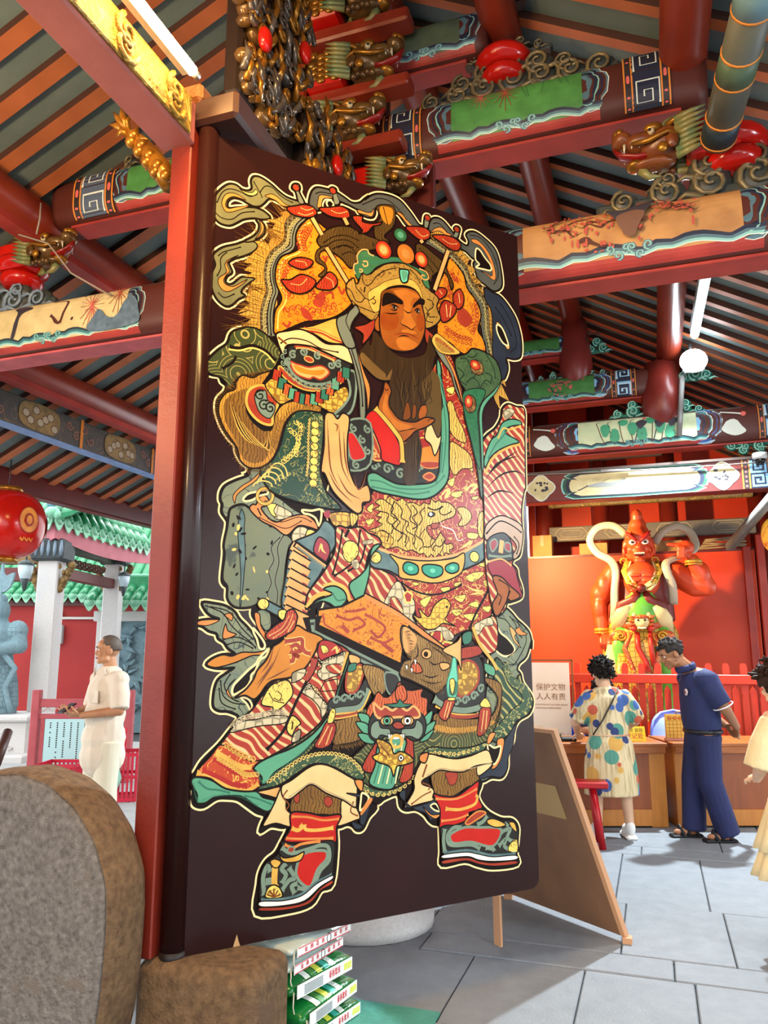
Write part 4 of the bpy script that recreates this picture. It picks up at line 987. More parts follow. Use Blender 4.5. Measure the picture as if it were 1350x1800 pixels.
# --- red robe, dragons
A.part('painted_robe')
A.fill(REDR, 'D620,150 760,180 820,400 880,700 960,1100 F940,150 950,450 960,650 1000,800 1010,1000 960,1150 850,1150 700,1210 600,1300 430,1150 400,1000 300,800 150,690 60,650 -20,500 -60,300 -30,140 60,80', None, OL, .008)
for i, s_ in enumerate(('F20,200 70,160 60,230', 'F10,290 80,280 40,330', 'F700,70 780,60 750,110 690,100', 'F820,390 900,400 880,440 820,430', 'F900,640 960,620 950,660', 'F800,740 880,700 950,710 860,780', 'F710,900 800,880 770,940', 'F690,1000 780,1000 730,1050', 'F780,1040 900,1030 860,1090', 'F940,770 1000,770 970,820', 'F440,930 530,890 480,980', 'F930,980 1000,970 980,1020', 'F380,780 440,790 400,810', 'F600,830 680,820 650,870', 'F840,110 910,100 880,130', 'F710,790 770,780 730,820', 'F820,960 890,930 900,980', 'D700,1110 760,1080 740,1150', 'D860,1000 900,990 900,1030', 'D690,380 760,360 740,420')):
    A.fill(PEON, s_, None, OL, .003)
for s_ in ('F600,110 640,60 670,50 640,110 680,100', 'F800,50 850,10 890,20 840,70 900,60', 'F750,520 800,490 850,460 820,510', 'F790,800 860,840 940,860 880,870 830,880', 'F420,850 480,880 500,850', 'D640,1240 690,1180 720,1200 680,1250', 'D840,1190 890,1140 930,1150 880,1200'): A.stroke(GOLDL, s_, .014, taper=True)
A.fill(GDRG, 'F130,120 85,150 125,175 75,205 130,220 90,255 135,265 100,300 145,320 95,350 35,370 95,392 30,425 110,430 150,505 220,510 260,500 330,535 380,525 440,560 470,550 500,588 530,560 560,588 590,555 620,582 640,548 690,562 672,530 705,510 690,472 655,482 625,465 640,440 610,400 600,385 570,440 530,430 495,375 500,335 560,325 590,310 650,282 705,262 722,205 665,152 605,148 590,130 560,150 530,120 515,165 470,150 440,175 380,148 340,155 300,115 260,140 200,100 170,135', 2, OL, .005)
A.fill(MAIL, 'F100,400 150,370 230,440 200,510 150,500', None, OL, .004); A.fill(GDRG, 'D740,480 780,600 830,700 850,800 780,780 720,700 700,500', None, OL, .005); A.fill(GDRG, 'D720,800 800,830 880,900 900,1000 820,1010 760,1060 720,980', None, OL, .005)
A.oval(DARKARM, *at('F', 530, 245), .022, .012, .2, edge=OL); A.oval(WHT, *at('F', 525, 242), .009)
for s_ in ('F170,140 230,190 210,250 280,300 250,360 330,410 320,470', 'F120,220 190,240 180,300 230,340 210,400', 'F250,150 300,210 290,270 350,310 330,370 400,420 390,480', 'F330,160 370,230 360,290 420,340 400,400 460,450', 'F140,370 190,400 180,460', 'F480,190 440,230 460,280 430,330', 'F620,180 590,220 630,250 690,220', 'F640,450 600,500 560,490 540,530', 'F560,450 520,500 470,500'): A.stroke(OL, s_, .0055)
A.stroke(OL, 'F380,170 420,230 380,270 420,330 380,360', .006); A.stroke(OL, 'F240,140 210,220 260,280 220,340 300,400 260,460', .006); A.stroke(OL, 'F500,190 560,210 620,180', .007)
A.fill(MASKR, 'F530,320 590,315 580,350 540,360', None, OL, .004); A.stroke(WHT, 'F600,290 620,340 700,370 740,450 800,430', .006, taper=True)
for s_ in ('F480,360 440,420 470,480 430,530', 'F540,420 520,480 560,540', 'F610,440 620,500 600,550', 'F330,300 300,380 350,430 320,500', 'F400,400 380,460 410,520'): A.stroke(OL, s_, .004)
A.fill(GDRG, 'F730,200 800,190 850,260 800,330 740,330 770,270', None, OL, .004); A.fill(GDRG, 'F900,260 940,230 940,420 900,400', None, OL, .004)
# skirts
A.fill(REDW, 'F50,650 150,690 240,735 270,800 330,870 390,920 380,1060 300,1060 160,970 0,870', None, OL, .008)
A.fill(FOAM, 'F150,960 230,800 280,780 330,870 390,920 400,1000 380,1060 430,1140 380,1150 310,1060 280,930 220,940', None, OL, .004); A.fill(REDW, 'F200,920 250,900 300,980 300,1060 240,1030', None, OL, .004)
A.fill(REDF, 'F310,880 340,850 380,880 370,940 330,940', 1, PEON, .008); A.fill(REDF, 'F510,1240 550,1160 610,1160 610,1240 560,1280', 1, PEON, .01); A.fill(REDF, 'F610,1290 630,1250 690,1260 660,1310', 1, PEON, .01)
A.fill(FOAM, 'F430,1150 500,1160 620,1130 700,1190 700,1230 640,1240 600,1170 520,1180 480,1210', None, OL, .003)
A.fill(FISH, 'F640,908 682,960 655,1040 640,1080 720,1130 625,1105 560,1150 490,1152 440,1112 385,1040 445,1062 430,990 482,1040 515,1048 550,970 590,930', None, OL, .006); A.oval(OL, *at('F', 652, 975), .006)
A.fill(REDW, 'F840,1180 950,1080 1040,1060 1050,1300 950,1340', None, OL, .008); A.fill(FOAM, 'F860,1130 930,1080 1000,1060 1020,1120 950,1130 900,1200', None, OL, .004)
A.stroke(OL, 'F1000,800 940,920 880,1030 830,1150', .012); A.stroke(OL, 'F970,470 965,620 1000,780 1020,940', .014); A.stroke(OL, 'F290,780 400,850 520,880 640,860 770,800', .009)
# --- belt
A.part('painted_belt')
A.fill(GREYL, 'F50,490 200,550 350,590 550,600 750,560 870,500 945,455 955,590 850,655 770,690 640,770 520,780 400,760 290,740 190,690 50,650', None, OL, .01); A.stroke(PEACH, 'F60,490 200,548 350,585 550,595 750,555 870,495 945,450', .014)
A.fill(GOLD, 'F200,560 300,595 500,612 700,592 790,552 770,700 640,772 520,787 390,762 280,742 265,650', None, OL, .007)
for s_, c_ in (('F310,640 350,620 420,652 420,710 360,722 310,690', (365, 672)), ('F460,652 530,640 612,660 612,720 540,747 468,710', (540, 690)), ('F645,652 700,627 742,642 742,690 690,712 645,690', (695, 668))):
    A.fill(JADE, s_, None, OL, .008); A.oval(JADEL, *at('F', *c_), .016, .011)
for x_, y_ in ((90, 585), (870, 580)): A.oval(PEON, *at('F', x_, y_), .03, .028, edge=OL)
# --- green collar sash and bib
A.part('painted_sash')
A.fill(DARKARM, 'D90,1000 180,940 340,960 500,940 630,940 620,1060 480,1130 330,1130 160,1060', None)
for x_, y_, r_ in ((130, 990, .025), (230, 1010, .03), (330, 1050, .03), (580, 985, .025), (470, 1010, .025)): A.stroke(SLAT, spiral(*at('D', x_, y_), r_, 1.3, 0, 1), .011, k=1)
A.fill(MASKR, 'D510,1070 560,1040 600,1070 560,1100', None, ORG, .008); A.fill(BANN, 'D490,850 640,840 640,950 490,950', None); A.fill(MASKR, 'D490,955 630,955 620,1000 520,1000', None, ORG, .006)
A.fill(GRS, 'D620,140 650,200 660,350 690,480 715,620 715,900 710,1080 650,1180 560,1240 450,1250 280,1220 150,1190 80,1150 70,1060 130,1040 220,1090 320,1130 480,1130 590,1110 630,1040 640,900 650,700 650,560 660,480 620,260', None, OL, .01)
for s_ in ('D90,1100 180,1110 300,1160 480,1170 600,1140 680,1060', 'D100,1150 260,1180 420,1210 560,1190', 'D670,500 690,700 680,900 660,1040', 'D640,260 670,380 690,500', 'D660,800 650,1000 610,1120'): A.stroke(GRSD, s_, .007)
# --- helmet
A.part('painted_helmet')
A.fill(FEATH2, 'A960,650 930,590 1000,520 1100,485 1200,490 K130,100 250,170 400,230 560,260 420,340 270,380 210,480 150,540 A1130,750 1050,690', None, OL, .008)
A.fill(FEATH2, 'A1000,640 930,680 920,760 980,800 990,830 940,880 1000,880 1000,790 950,740 960,690 1010,670', None, OL, .006)
A.fill(FEATH2, 'K830,290 900,300 1000,380 1100,470 1150,570 1210,700 1190,760 1150,620 1080,570 1000,620 980,690 930,600 900,520 830,400', None, OL, .008)
for s_ in ('A980,620 1060,570 1160,560 1260,600', 'A1010,640 1080,600 1180,600 1260,660', 'A1050,670 1120,640 1200,660 1260,720', 'K860,330 960,440 1060,560', 'K870,400 950,500 1010,590', 'K20,330 90,300 180,330', 'K60,400 140,370 210,400'): A.stroke(OL, s_, .005)
A.fill(FEATH2, 'B120,290 130,240 170,190 140,110 200,90 280,110 290,200 270,270 200,340 K560,260 420,240', None, OL, .006); A.fill(BANN, 'B165,120 200,105 265,125 270,190 240,250 190,210', None); A.stroke(OL, 'B195,110 215,190 230,250', .005)
T_ = ('A690,340 760,325 830,315 900,335 930,380 900,412 830,418 760,402 720,382', 'A945,345 1040,335 1120,328 1180,365 1185,420 1100,422 1020,402', 'A1215,405 1290,410 B30,225 110,240 185,228 165,252 110,265 70,310 0,320 A1290,520 1230,450', 'B370,270 440,262 520,272 565,310 552,362 490,372 430,332', 'B580,335 680,332 760,358 805,400 800,442 760,458 690,422 640,382',
      'A705,780 760,738 840,738 900,765 870,812 800,828', 'A650,910 720,908 800,868 880,888 922,930 880,992 800,1022 720,1002 670,952', 'A920,970 980,888 1030,848 1082,888 1088,952 1030,992',
      'B600,780 640,748 692,758 692,800 650,838 610,822', 'B750,800 800,758 832,820 822,892 780,918 750,870', 'B640,920 680,848 762,888 768,942 720,1002 660,1018')
for s_ in T_: A.fill(TASS, s_, None, OL, .008)
for s_ in ('A800,340 850,360 900,345', 'A780,380 840,400 900,380', 'A1040,360 1100,385 1170,370', 'A760,760 830,770 850,800', 'A720,940 800,950 850,900', 'A1000,890 1050,920 1060,970', 'B450,290 500,340 550,330', 'B660,360 720,400 780,400', 'B640,770 660,800', 'B790,790 800,870', 'B690,880 700,980', 'B730,890 720,980'): A.stroke(PEACH, s_, .004)
A.part('painted_rods')
for s_ in ('A892,420 970,555', 'A1005,655 1175,935', 'A1145,420 1172,475', 'B708,455 600,765', 'B490,370 505,392'): A.stroke(OL, s_, .021, k=1); A.stroke(PEACH, s_, .013, k=1)
A.part('painted_helmet_crown')
A.fill(HELM, 'K110,700 180,640 200,690 230,690 270,580 350,600 400,560 500,500 620,485 760,505 860,590 930,680 970,770 1010,800 1060,860 1040,930 1060,1000 1080,1060 1020,1130 920,1155 900,1000 880,870 820,760 700,715 560,730 490,780 460,850 450,960 430,1050 370,1080 280,1020 200,960 150,870 110,790', None, OL, .008)
A.fill(GOLD, 'K330,800 370,760 440,720 480,690 560,660 680,640 800,670 870,760 890,860 820,760 700,715 560,730 490,780 460,850 450,970 390,990 345,900', None, OL, .003)
for s_ in ('K110,740 160,780 200,870 260,890 300,850 350,870 400,830', 'K190,650 210,740 260,800 300,850', 'K270,600 280,680 320,720 370,690 420,620 520,560 620,540', 'K160,870 230,930 300,960 400,1000', 'K300,730 290,790', 'K940,860 990,880 1000,940 950,980 960,1040 1020,1040', 'K920,940 950,1000 930,1080 1000,1100', 'K760,550 830,620 870,700', 'K650,530 660,560', 'K380,850 410,880 390,910 370,890'): A.stroke(OL, s_, .005)
A.fill(GRNB, 'K210,640 190,560 190,510 230,470 220,410 270,360 330,360 380,400 420,410 480,440 560,420 650,430 760,500 850,540 930,590 950,650 970,760 900,700 880,610 780,530 650,480 520,490 420,530 370,580 320,610 270,590 240,650', None, OL, .006)
A.stroke(PEACH, 'K200,600 182,550 190,500 225,480 218,410 265,352 325,352 340,390 390,412', .007); A.stroke(PEACH, 'K280,470 320,470 325,510 290,520 275,495', .007); A.stroke(PEACH, 'K240,550 270,555 265,580 240,575', .006); A.stroke(PEACH, 'K860,545 930,580 955,640 920,660 885,640 890,610 915,620', .007)
A.stroke(GRSD, 'K330,480 420,480 520,460 640,460', .008); A.fill(JADEL, 'K655,560 690,550 750,565 745,630 735,680 690,690 665,650', None, OL, .009); A.fill(GRS, 'K675,575 700,565 735,580 730,630 700,670 685,640', None)
for x_, y_, a_, b_, c1, c2 in ((490, 350, .045, .047, REDC, PEACH), (720, 392, .051, .053, MASKO, ORG), (880, 450, .037, .042, REDC, PEACH), (665, 197, .038, .035, GRNB, GRS)):
    u_, v_ = at('K', x_, y_); A.oval(OL, u_, v_, a_+.004, b_+.004, .25); A.oval(pm('ball_'+c1.name, '#b5301a' if c1 is not GRNB else '#2a5c38') if c1 is not MASKO else SKL, u_, v_, a_, b_, .25); A.oval(SKL if c1 is not GRNB else GRNB, u_, v_, a_*.72, b_*.72, .25); A.oval(c2, u_, v_, a_*.5, b_*.5, .25)
# --- face and beard
A.part('painted_face')
A.fill(MASKR, 'K190,1150 300,1120 400,1070 390,1170 330,1270 270,1320 280,1220', None, OL, .006); A.fill(MASKR, 'K915,1160 960,1190 1015,1250 980,1330 930,1300', None, OL, .006)
A.fill(SKIN, 'K445,1040 415,1060 398,1110 408,1175 455,1180', None, OL, .005)
A.fill(SKIN, 'K475,790 560,745 700,735 820,770 870,840 890,940 915,1050 918,1180 880,1300 820,1370 700,1400 560,1370 480,1280 450,1150 450,1000 462,880', None, OL, .008)
A.fill(SKL, 'K590,780 700,760 800,790 860,840 800,850 780,900 770,970 720,960 690,880 640,830', None); A.fill(SKD, 'K470,790 540,760 600,790 640,850 560,850 480,880', None)
A.fill(SKR, 'K480,1000 600,1000 650,1060 620,1160 520,1180 460,1100', None); A.fill(SKR, 'K840,1020 905,1040 912,1150 860,1190 830,1120', None); A.fill(SKL, 'K700,940 760,950 780,1040 820,1110 810,1160 760,1170 680,1120 665,1080 700,1050', None)
A.fill(SKL, 'K620,1280 700,1250 800,1290 840,1330 780,1380 660,1370', None); A.fill(SKL, 'K680,1180 740,1170 830,1200 800,1220 700,1210', None)
A.fill(OL, 'K478,860 500,800 560,795 640,840 690,880 680,915 600,900 520,920 475,930', None); A.fill(OL, 'K795,920 830,880 870,850 915,870 905,920 850,915 800,950', None)
for s_ in ('K545,930 590,915 640,940 650,960', 'K800,985 840,955 880,975', 'K560,960 600,975 640,965', 'K690,960 740,1000 790,985', 'K690,890 700,940', 'K780,880 770,930', 'K670,1070 668,1110 700,1130 740,1150 780,1175 810,1150 830,1130', 'K610,1220 660,1215 730,1215 800,1240 850,1270', 'K640,1245 700,1235 760,1245', 'K500,1000 580,1010 640,1000', 'K820,1000 870,1010', 'K870,1190 900,1150'): A.stroke(OL, s_, .007, taper=True)
for x_, y_ in ((603, 943), (842, 983)): A.oval(WHT, *at('K', x_, y_), .013, .008, -.2, edge=OL, w=.005); A.oval(OL, *at('K', x_-2, y_), .0075)
A.stroke(MASKR, 'K600,1225 660,1218 730,1218 800,1243 845,1268', .004)
A.part('painted_beard')
A.fill(pm('shawl', '#7a5a2a', col2='#5d4420', scale=5), 'D0,140 40,60 150,40 300,120 330,260 250,310 150,300 60,220', None, OL, .006); A.stroke(BEARD, 'D40,40 150,150 250,240', .06)
A.fill(BEARDL, 'D300,180 480,200 620,260 650,420 640,740 560,800 480,640 340,600 260,520', None)
A.fill(BEARD, 'B120,1090 200,1180 270,1260 350,1300 440,1300 520,1270 545,1180 560,1120 600,1220 610,1300 D600,120 570,250 500,330 520,500 480,640 480,760 500,850 480,1000 450,1130 360,1120 350,950 360,820 440,720 330,620 250,560 240,480 240,340 260,200 140,130 60,30 B100,1200', None)
for i in range(22):
    x = 280+R.uniform(0, 320); y = R.uniform(120, 300)
    A.stroke(R.choice((BEARDL, OL, OL)), [at('D', x+R.uniform(-20, 20)*j/2+(400-x)*.02*j, y+j*R.uniform(60, 90)) for j in range(5)], .004, taper=True)
for i in range(10):
    x = 380+R.uniform(0, 110); A.stroke(R.choice((BEARDL, OL)), [at('D', x, 760), at('D', x+R.uniform(-15, 15), 880), at('D', x-5, 1010)], .004, taper=True)
A.fill(CREAMC, 'D560,640 620,760 650,740 640,820 600,905 570,820 520,760', None, OL, .007); A.fill(BEARDL, 'D600,440 650,460 645,720 600,640', None)
# --- hand and cuff
A.part('painted_hand')
A.fill(SKD, 'D350,620 370,500 395,490 410,600', None, OL, .004); A.fill(SKD, 'D420,610 430,500 455,520 450,600', None, OL, .004); A.fill(SKIN, 'D470,600 490,520 530,510 540,560 510,620', None, OL, .004)
A.fill(SKIN, 'D200,340 212,322 240,350 257,400 242,450 242,510 270,560 330,622 440,640 520,605 590,612 592,640 530,682 450,712 400,762 330,805 280,722 195,600 155,535 160,470 190,400', None, OL, .008)
A.stroke(OL, 'D310,720 380,700 460,690', .007, taper=True); A.stroke(OL, 'D205,375 215,390 235,380', .004); A.stroke(OL, 'D545,635 560,620 590,615', .004); A.fill(SKL, 'D210,420 230,440 225,520 300,630 420,670 380,700 290,690 190,560', None)
A.fill(DARKARM, 'D-70,640 50,635 110,720 170,860 180,940 0,1010 -90,1040', None, OL, .008); A.fill(MASKR, 'D-10,640 50,635 110,720 170,860 180,940 110,930 90,830 30,720', None, PEACH, .009)
for i in range(7): A.stroke(PEACH, spiral(*at('D', 40+i*15, 680+i*38), .02, 1.1, i, 1, 9), .007, k=1)
A.fill(REDC, 'D50,610 120,545 200,630 270,720 315,800 335,880 328,980 240,965 180,935 170,850 110,700', None, OL, .008)
A.stroke(OL, 'D130,530 210,620 285,715 335,800 345,960', .03); A.stroke(GOLD, 'D130,530 210,620 285,715 335,800 345,960', .022)
for i in range(4): A.stroke(SLAT, spiral(*at('D', 10+18*i, 760+50*i), .022, 1.2, i*1.3, -1, 9), .009, k=1)
A.fill(REDC, 'D-60,880 0,830 40,900 30,960 -40,940', None, SLAT, .008)
# --- shoulder cape and armour
A.part('painted_armour')
A.fill(OLV, 'C300,90 390,70 470,90 560,160 640,270 600,380 550,420 450,440 320,460 250,540 210,560 215,520 170,470 90,440 50,400 70,330 150,250 220,200 250,120', None, OL, .008)
A.stroke(OL, 'C240,230 320,240 420,220 520,260 600,340', .02); A.stroke(GOLDL, 'C230,245 320,255 420,235 520,275 590,350', .008); A.stroke(OL, 'C180,400 260,350 290,300', .012)
A.fill(GRDK, 'C760,740 860,730 980,760 980,900 970,1080 960,1200 990,1350 E1030,330 930,335 760,300 560,240 450,170 C480,1190 570,1130 640,1000 680,850', None, OL, .009)
A.fill(GRHEM, 'C870,780 975,770 970,1000 950,1180 980,1330 E960,320 890,250 C855,1230 840,1150 870,1000', None, OL, .004)
for i in range(9): A.oval(PEON, *at('C', 915-2*i, 840+58*i), .02, .018, edge=OL, w=.003)
for i in range(5): A.stroke(GOLDL, [at('C', 500+30*i+75*cos(a), 1330-20*i-75*sin(a)*(.6+.2*i)) for a in (0, .5, 1, 1.6, 2.1, 2.6, 3.1)], .006)
A.fill(FUR, 'C560,420 480,440 420,470 340,450 290,500 280,560 210,590 160,660 150,740 190,860 240,940 300,1030 320,1120 390,1180 480,1180 560,1130 610,1050 640,950 680,820 760,740 860,730 960,740 940,670 850,640 760,650 660,680 600,760 580,850 540,900 460,860 380,780 360,680 400,580 480,540 540,460', None, OL, .008)
A.fill(FURD, 'C390,560 360,680 400,800 500,890 560,900 550,1050 500,1130 400,1140 330,1080 280,950 210,830 190,700 230,620 300,580', None)
for i in range(9): A.stroke(OL if i % 2 else GOLD, [at('C', 240+12*i, 660+20*i), at('C', 300+18*i, 860+12*i), at('C', 400+20*i, 980+8*i), at('C', 540, 1000-12*i)], .006, taper=True)
A.fill(MASKR, 'C400,560 500,530 560,600 620,670 580,760 570,840 480,820 400,740 370,650', None, GOLD, .012); A.fill(SLAT, 'C440,600 520,570 540,650 600,700 560,790 490,760 450,690', None, OL, .005)
for x_, y_ in ((480, 610), (560, 710), (510, 690)): A.stroke(OL, spiral(*at('C', x_, y_), .028, 1.3, 1, 1), .007, k=1)
A.fill(MAIL, 'C600,470 690,560 760,610 880,650 1000,620 1140,540 1180,600 1150,700 1060,750 990,720 880,660 750,640 640,680 560,600 520,520', None, OL, .007)
A.fill(DARKARM, 'C1150,430 1220,420 1240,520 1220,680 1170,760 1060,770 1140,690 1190,600 1180,500', None, SLAT, .012)
A.fill(DARKARM, 'C710,220 860,215 1000,280 1130,330 1200,370 1150,430 1090,500 980,540 850,530 740,460 660,360 700,290', None, OL, .007)
A.fill(PEACH, 'C720,345 760,360 800,370 870,388 950,375 1000,395 1025,435 960,485 900,465 870,480 790,455 740,410', None, MASKR, .008); A.fill(BANN, 'C750,370 870,410 990,410 960,450 860,445 780,420', None)
A.stroke(SLAT, 'C680,320 740,440 850,510 980,520 1080,480 1130,400', .013); A.stroke(PEACH, 'C760,225 860,235 960,280 1070,330', .018); A.stroke(MASKR, 'C750,222 860,230 960,274 1080,326', .007)
for x_, y_, d_ in ((740, 290, 1), (820, 265, -1), (935, 300, 1), (1040, 370, -1), (1100, 365, 1), (700, 350, 1)): A.stroke(SLAT, spiral(*at('C', x_, y_), .022, 1.3, 1, d_, 10), .009, k=1)
A.oval(MASKR, *at('C', 865, 325), .024, .014, -.1, edge=PEACH, w=.005)
A.fill(MASKR, 'C640,380 740,475 850,545 1000,550 1100,490 1150,440 1150,480 1090,530 1000,570 850,570 720,510 630,420', None, GOLD, .007)
for i in range(14):
    u = i/13; x = 610+540*u; y = 420+240*sin(pi*min(1, u*1.05))**.8*.85-20*u; dx = (u-.5)*-14
    A.stroke(OL, [at('C', x+10, y-10), at('C', x-dx, y+75)], .03, k=1); A.stroke((TASS, GRSD, MASKO, GRS)[i % 4], [at('C', x+10, y-8), at('C', x-dx, y+72)], .022, k=1)
A.fill(GOLD, 'C780,80 900,60 1090,0 1130,100 1200,170 1150,200 1020,190 900,120', None, OL, .006); A.stroke(MASKR, 'C830,90 960,110 1060,160 1150,190', .02); A.stroke(GOLD, 'C830,85 960,105 1060,155 1150,185', .007)
A.fill(CREAMC, 'C610,120 700,100 800,88 900,130 1000,200 1130,212 1200,270 1222,362 1130,332 1000,272 880,222 700,212 665,290 640,250 615,180', None, OL, .009); A.stroke(OL, 'C640,200 720,160 850,180 960,240 1100,270', .006); A.stroke(SKD, 'C620,150 690,205', .006)
A.fill(HALO2, 'C1090,20 1130,0 1200,80 1230,200 1290,420 1310,600 1310,790 1270,790 1260,600 1230,420 1180,250 1110,130', None, OL, .008); A.fill(ORG, 'C1210,120 1250,260 1300,420 1350,560 1330,740 1320,600 1280,420', None, OL, .006); A.stroke(OL, 'C1140,60 1200,240 1270,480 1290,700', .006)
A.fill(HALO2, 'K10,1060 100,1010 170,950 200,920 240,990 180,1080 150,1180 200,1350 100,1350 20,1180', None, OL, .008); A.stroke(OL, 'K150,960 100,1080 150,1200', .005)
A.fill(DARKARM, 'C1180,810 1350,830 1350,1150 1190,1200 1175,1080 1170,950', None, SLAT, .01); A.fill(REDC, 'C1170,930 1210,905 1262,980 1312,1085 1270,1120 1195,1105', None, SLAT, .008)
for x_, y_ in ((1220, 870), (1290, 960), (1330, 1050), (1240, 1160), (1330, 880)): A.stroke(SLAT, spiral(*at('C', x_, y_), .022, 1.2, 2, 1, 10), .009, k=1)
A.fill(PEACH, 'C990,770 1050,750 1090,795 1130,750 1182,780 1182,860 1170,950 1170,1100 1190,1220 1250,1340 E1240,150 1262,270 1200,290 1195,352 1150,372 1050,290 960,190 900,60 C960,1200 985,1000', None, OL, .009)
for s_ in ('C1010,800 1020,1000 1040,1200 1110,1340', 'C1100,830 1110,1000 1130,1180 1200,1320', 'C1060,830 1090,850 1080,900', 'E930,40 1000,170 1120,290', 'E1000,60 1080,200 1180,260', 'E1130,80 1160,180 1200,150 1230,40', 'C1140,900 1150,1100 1180,1250'): A.stroke(SKD, s_, .008, taper=True)
for p_, n_, L_, s_ in (('C560,420 480,440 420,470 340,450 290,500 280,560 210,590 160,660 150,740 190,860 240,940 300,1030 320,1120 390,1180 480,1180 560,1130', 90, .03, -1), ('C610,1050 640,950 680,820 760,740 860,730 960,740', 50, .035, 1), ('C600,760 580,850 560,940 540,1050', 26, .03, 1)):
    A.hairs(HL, p_, n_, L_, .0035, s_, .4)
A.curls_on(PEON, 'C700,900 760,960 720,1050 640,1120', 10, .018, .004); A.curls_on(PEON, 'C760,800 820,850 800,980 780,1100', 10, .016, .004, -1); A.curls_on(GOLDL, 'C860,790 850,950 850,1100 835,1250', 18, .008, .003); A.curls_on(SLAT, 'C700,260 670,340 740,450 850,520 980,530 1090,490', 14, .014, .005, -1)
# left arm of the guardian (right in the picture)
A.fill(REDW, OUT['sleeve'], None, OL, .009); A.fill(FOAM, 'D1140,560 1190,530 1230,560 1170,620', None, OL, .004)
for s_ in ('D1000,1100 1080,980 1180,930 1260,910', 'D1010,1160 1120,1060 1230,1030 1310,1060', 'D1030,1050 1130,950 1250,870', 'D1280,560 1260,640', 'F960,120 1060,60 1180,80', 'D1090,700 1040,800 1000,900'): A.stroke(OL, s_, .01, taper=True)
A.fill(GRS, 'D1000,1000 990,930 1040,790 1090,740 1130,650 1200,618 1270,630 1285,660 1220,670 1170,690 1160,730 1230,770 1265,800 1200,820 1110,860 1040,920', None, OL, .008); A.stroke(GRSD, 'D1020,930 1080,820 1140,750 1180,690', .008); A.stroke(GOLD, 'D1000,1050 1040,950 1110,880 1200,835 1275,820', .013); A.stroke(GOLD, 'D1100,770 1140,690 1190,700 1280,670', .009)
A.fill(pm('grey_peach', '#b5987c', col2='#a3876c', scale=6), 'F960,330 1070,255 1180,290 1242,340 1252,420 1232,545 1190,600 1168,570 1200,500 1150,430 1080,390 960,450', None, OL, .007); A.stroke(OL, 'F960,400 1060,300 1160,330 1240,390', .007); A.stroke(OL, 'F1180,420 1220,480 1200,560', .006)
A.fill(DARKARM, 'F970,450 1080,390 1150,440 1170,600 1080,610 980,620', None, OL, .006); A.fill(CRIM, 'F990,470 1030,440 1050,480 1010,540', None, SLAT, .008); A.fill(CRIM, 'F1110,470 1150,480 1150,540 1110,520', None, SLAT, .008); A.stroke(PEACH, 'F1085,450 1075,550', .018, k=1); A.stroke(SLAT, 'F980,570 1080,580 1160,570', .012)
A.fill(CRIM, 'F975,630 1080,605 1180,660 1210,760 1240,860 1240,905 1140,930 1130,850 1060,760 1000,720', None, OL, .007); A.stroke(PEACH, 'F975,620 1080,598 1160,650', .009); A.fill(SKIN, 'F1010,740 1080,740 1150,810 1230,890 1160,930 1130,920 1070,1030 1030,1040 1010,950 1050,870', None, OL, .008); A.stroke(OL, 'F1060,760 1140,820 1120,930 1150,850', .006); A.stroke(OL, 'F1050,870 1080,900 1060,960', .006)
# flower knot at right
A.part('painted_knot')
A.fill(ORN, 'D900,60 1000,90 1080,150 1120,250 1120,330 1060,400 980,480 950,580 960,760 972,1000 980,1220 960,1220 930,1000 880,780 830,580 840,400 800,330 760,200 770,130 850,100', None, OL, .01)
A.fill(EMER, 'D830,400 1000,390 940,560 950,760 960,1000 930,960 880,760 835,580', None, OL, .005); A.fill(GRS, 'D1120,330 1060,400 980,480 950,580 960,760 972,1000 985,1000 980,760 975,580 1010,490 1080,410', None, OL, .005)
for s_ in ('D780,210 830,260 800,310 850,350', 'D850,330 900,290 950,340 940,370', 'D960,370 1000,310 1050,340', 'D800,140 850,140 870,180', 'D1000,250 1050,280 1040,330', 'D860,120 900,130 930,110', 'D1000,100 1060,200 1080,300', 'D880,250 920,260 900,300'): A.stroke(pm('knot_dark', '#22331f'), s_, .008)
for x_, y_, a_, b_ in ((918, 190, .034, .028), (866, 478, .026, .036)):
    u_, v_ = at('D', x_, y_); A.oval(pm('rope', '#8a6a38', kind='scale', lscale=40, line='#5a3f1c', thick=.1), u_+.012, v_-.012, a_+.012, b_+.014, -.2, edge=OL); A.oval(pm('ball_red', '#b5301a'), u_, v_, a_, b_, -.2, edge=OL, w=.004); A.oval(MASKO, u_, v_, a_*.66, b_*.66); A.oval(PEACH, u_-.002, v_+.002, a_*.38, b_*.38)
A.fill(HALO2, 'D570,0 620,0 680,120 740,200 760,320 800,440 815,500 760,380 720,250 650,150', None, OL, .007); A.fill(ORG, 'D640,40 700,130 760,240 815,440 820,500 770,330 720,200', None, OL, .005); A.fill(GOLD, 'B575,1170 610,1110 660,1140 720,1190 800,1262 740,1280 640,1262', None, OL, .005); A.fill(HELM, 'B600,1170 630,1140 700,1200 760,1260 650,1250', None); A.curls_on(MASKR, 'B600,1160 660,1200 740,1260', 6, .012, .004)
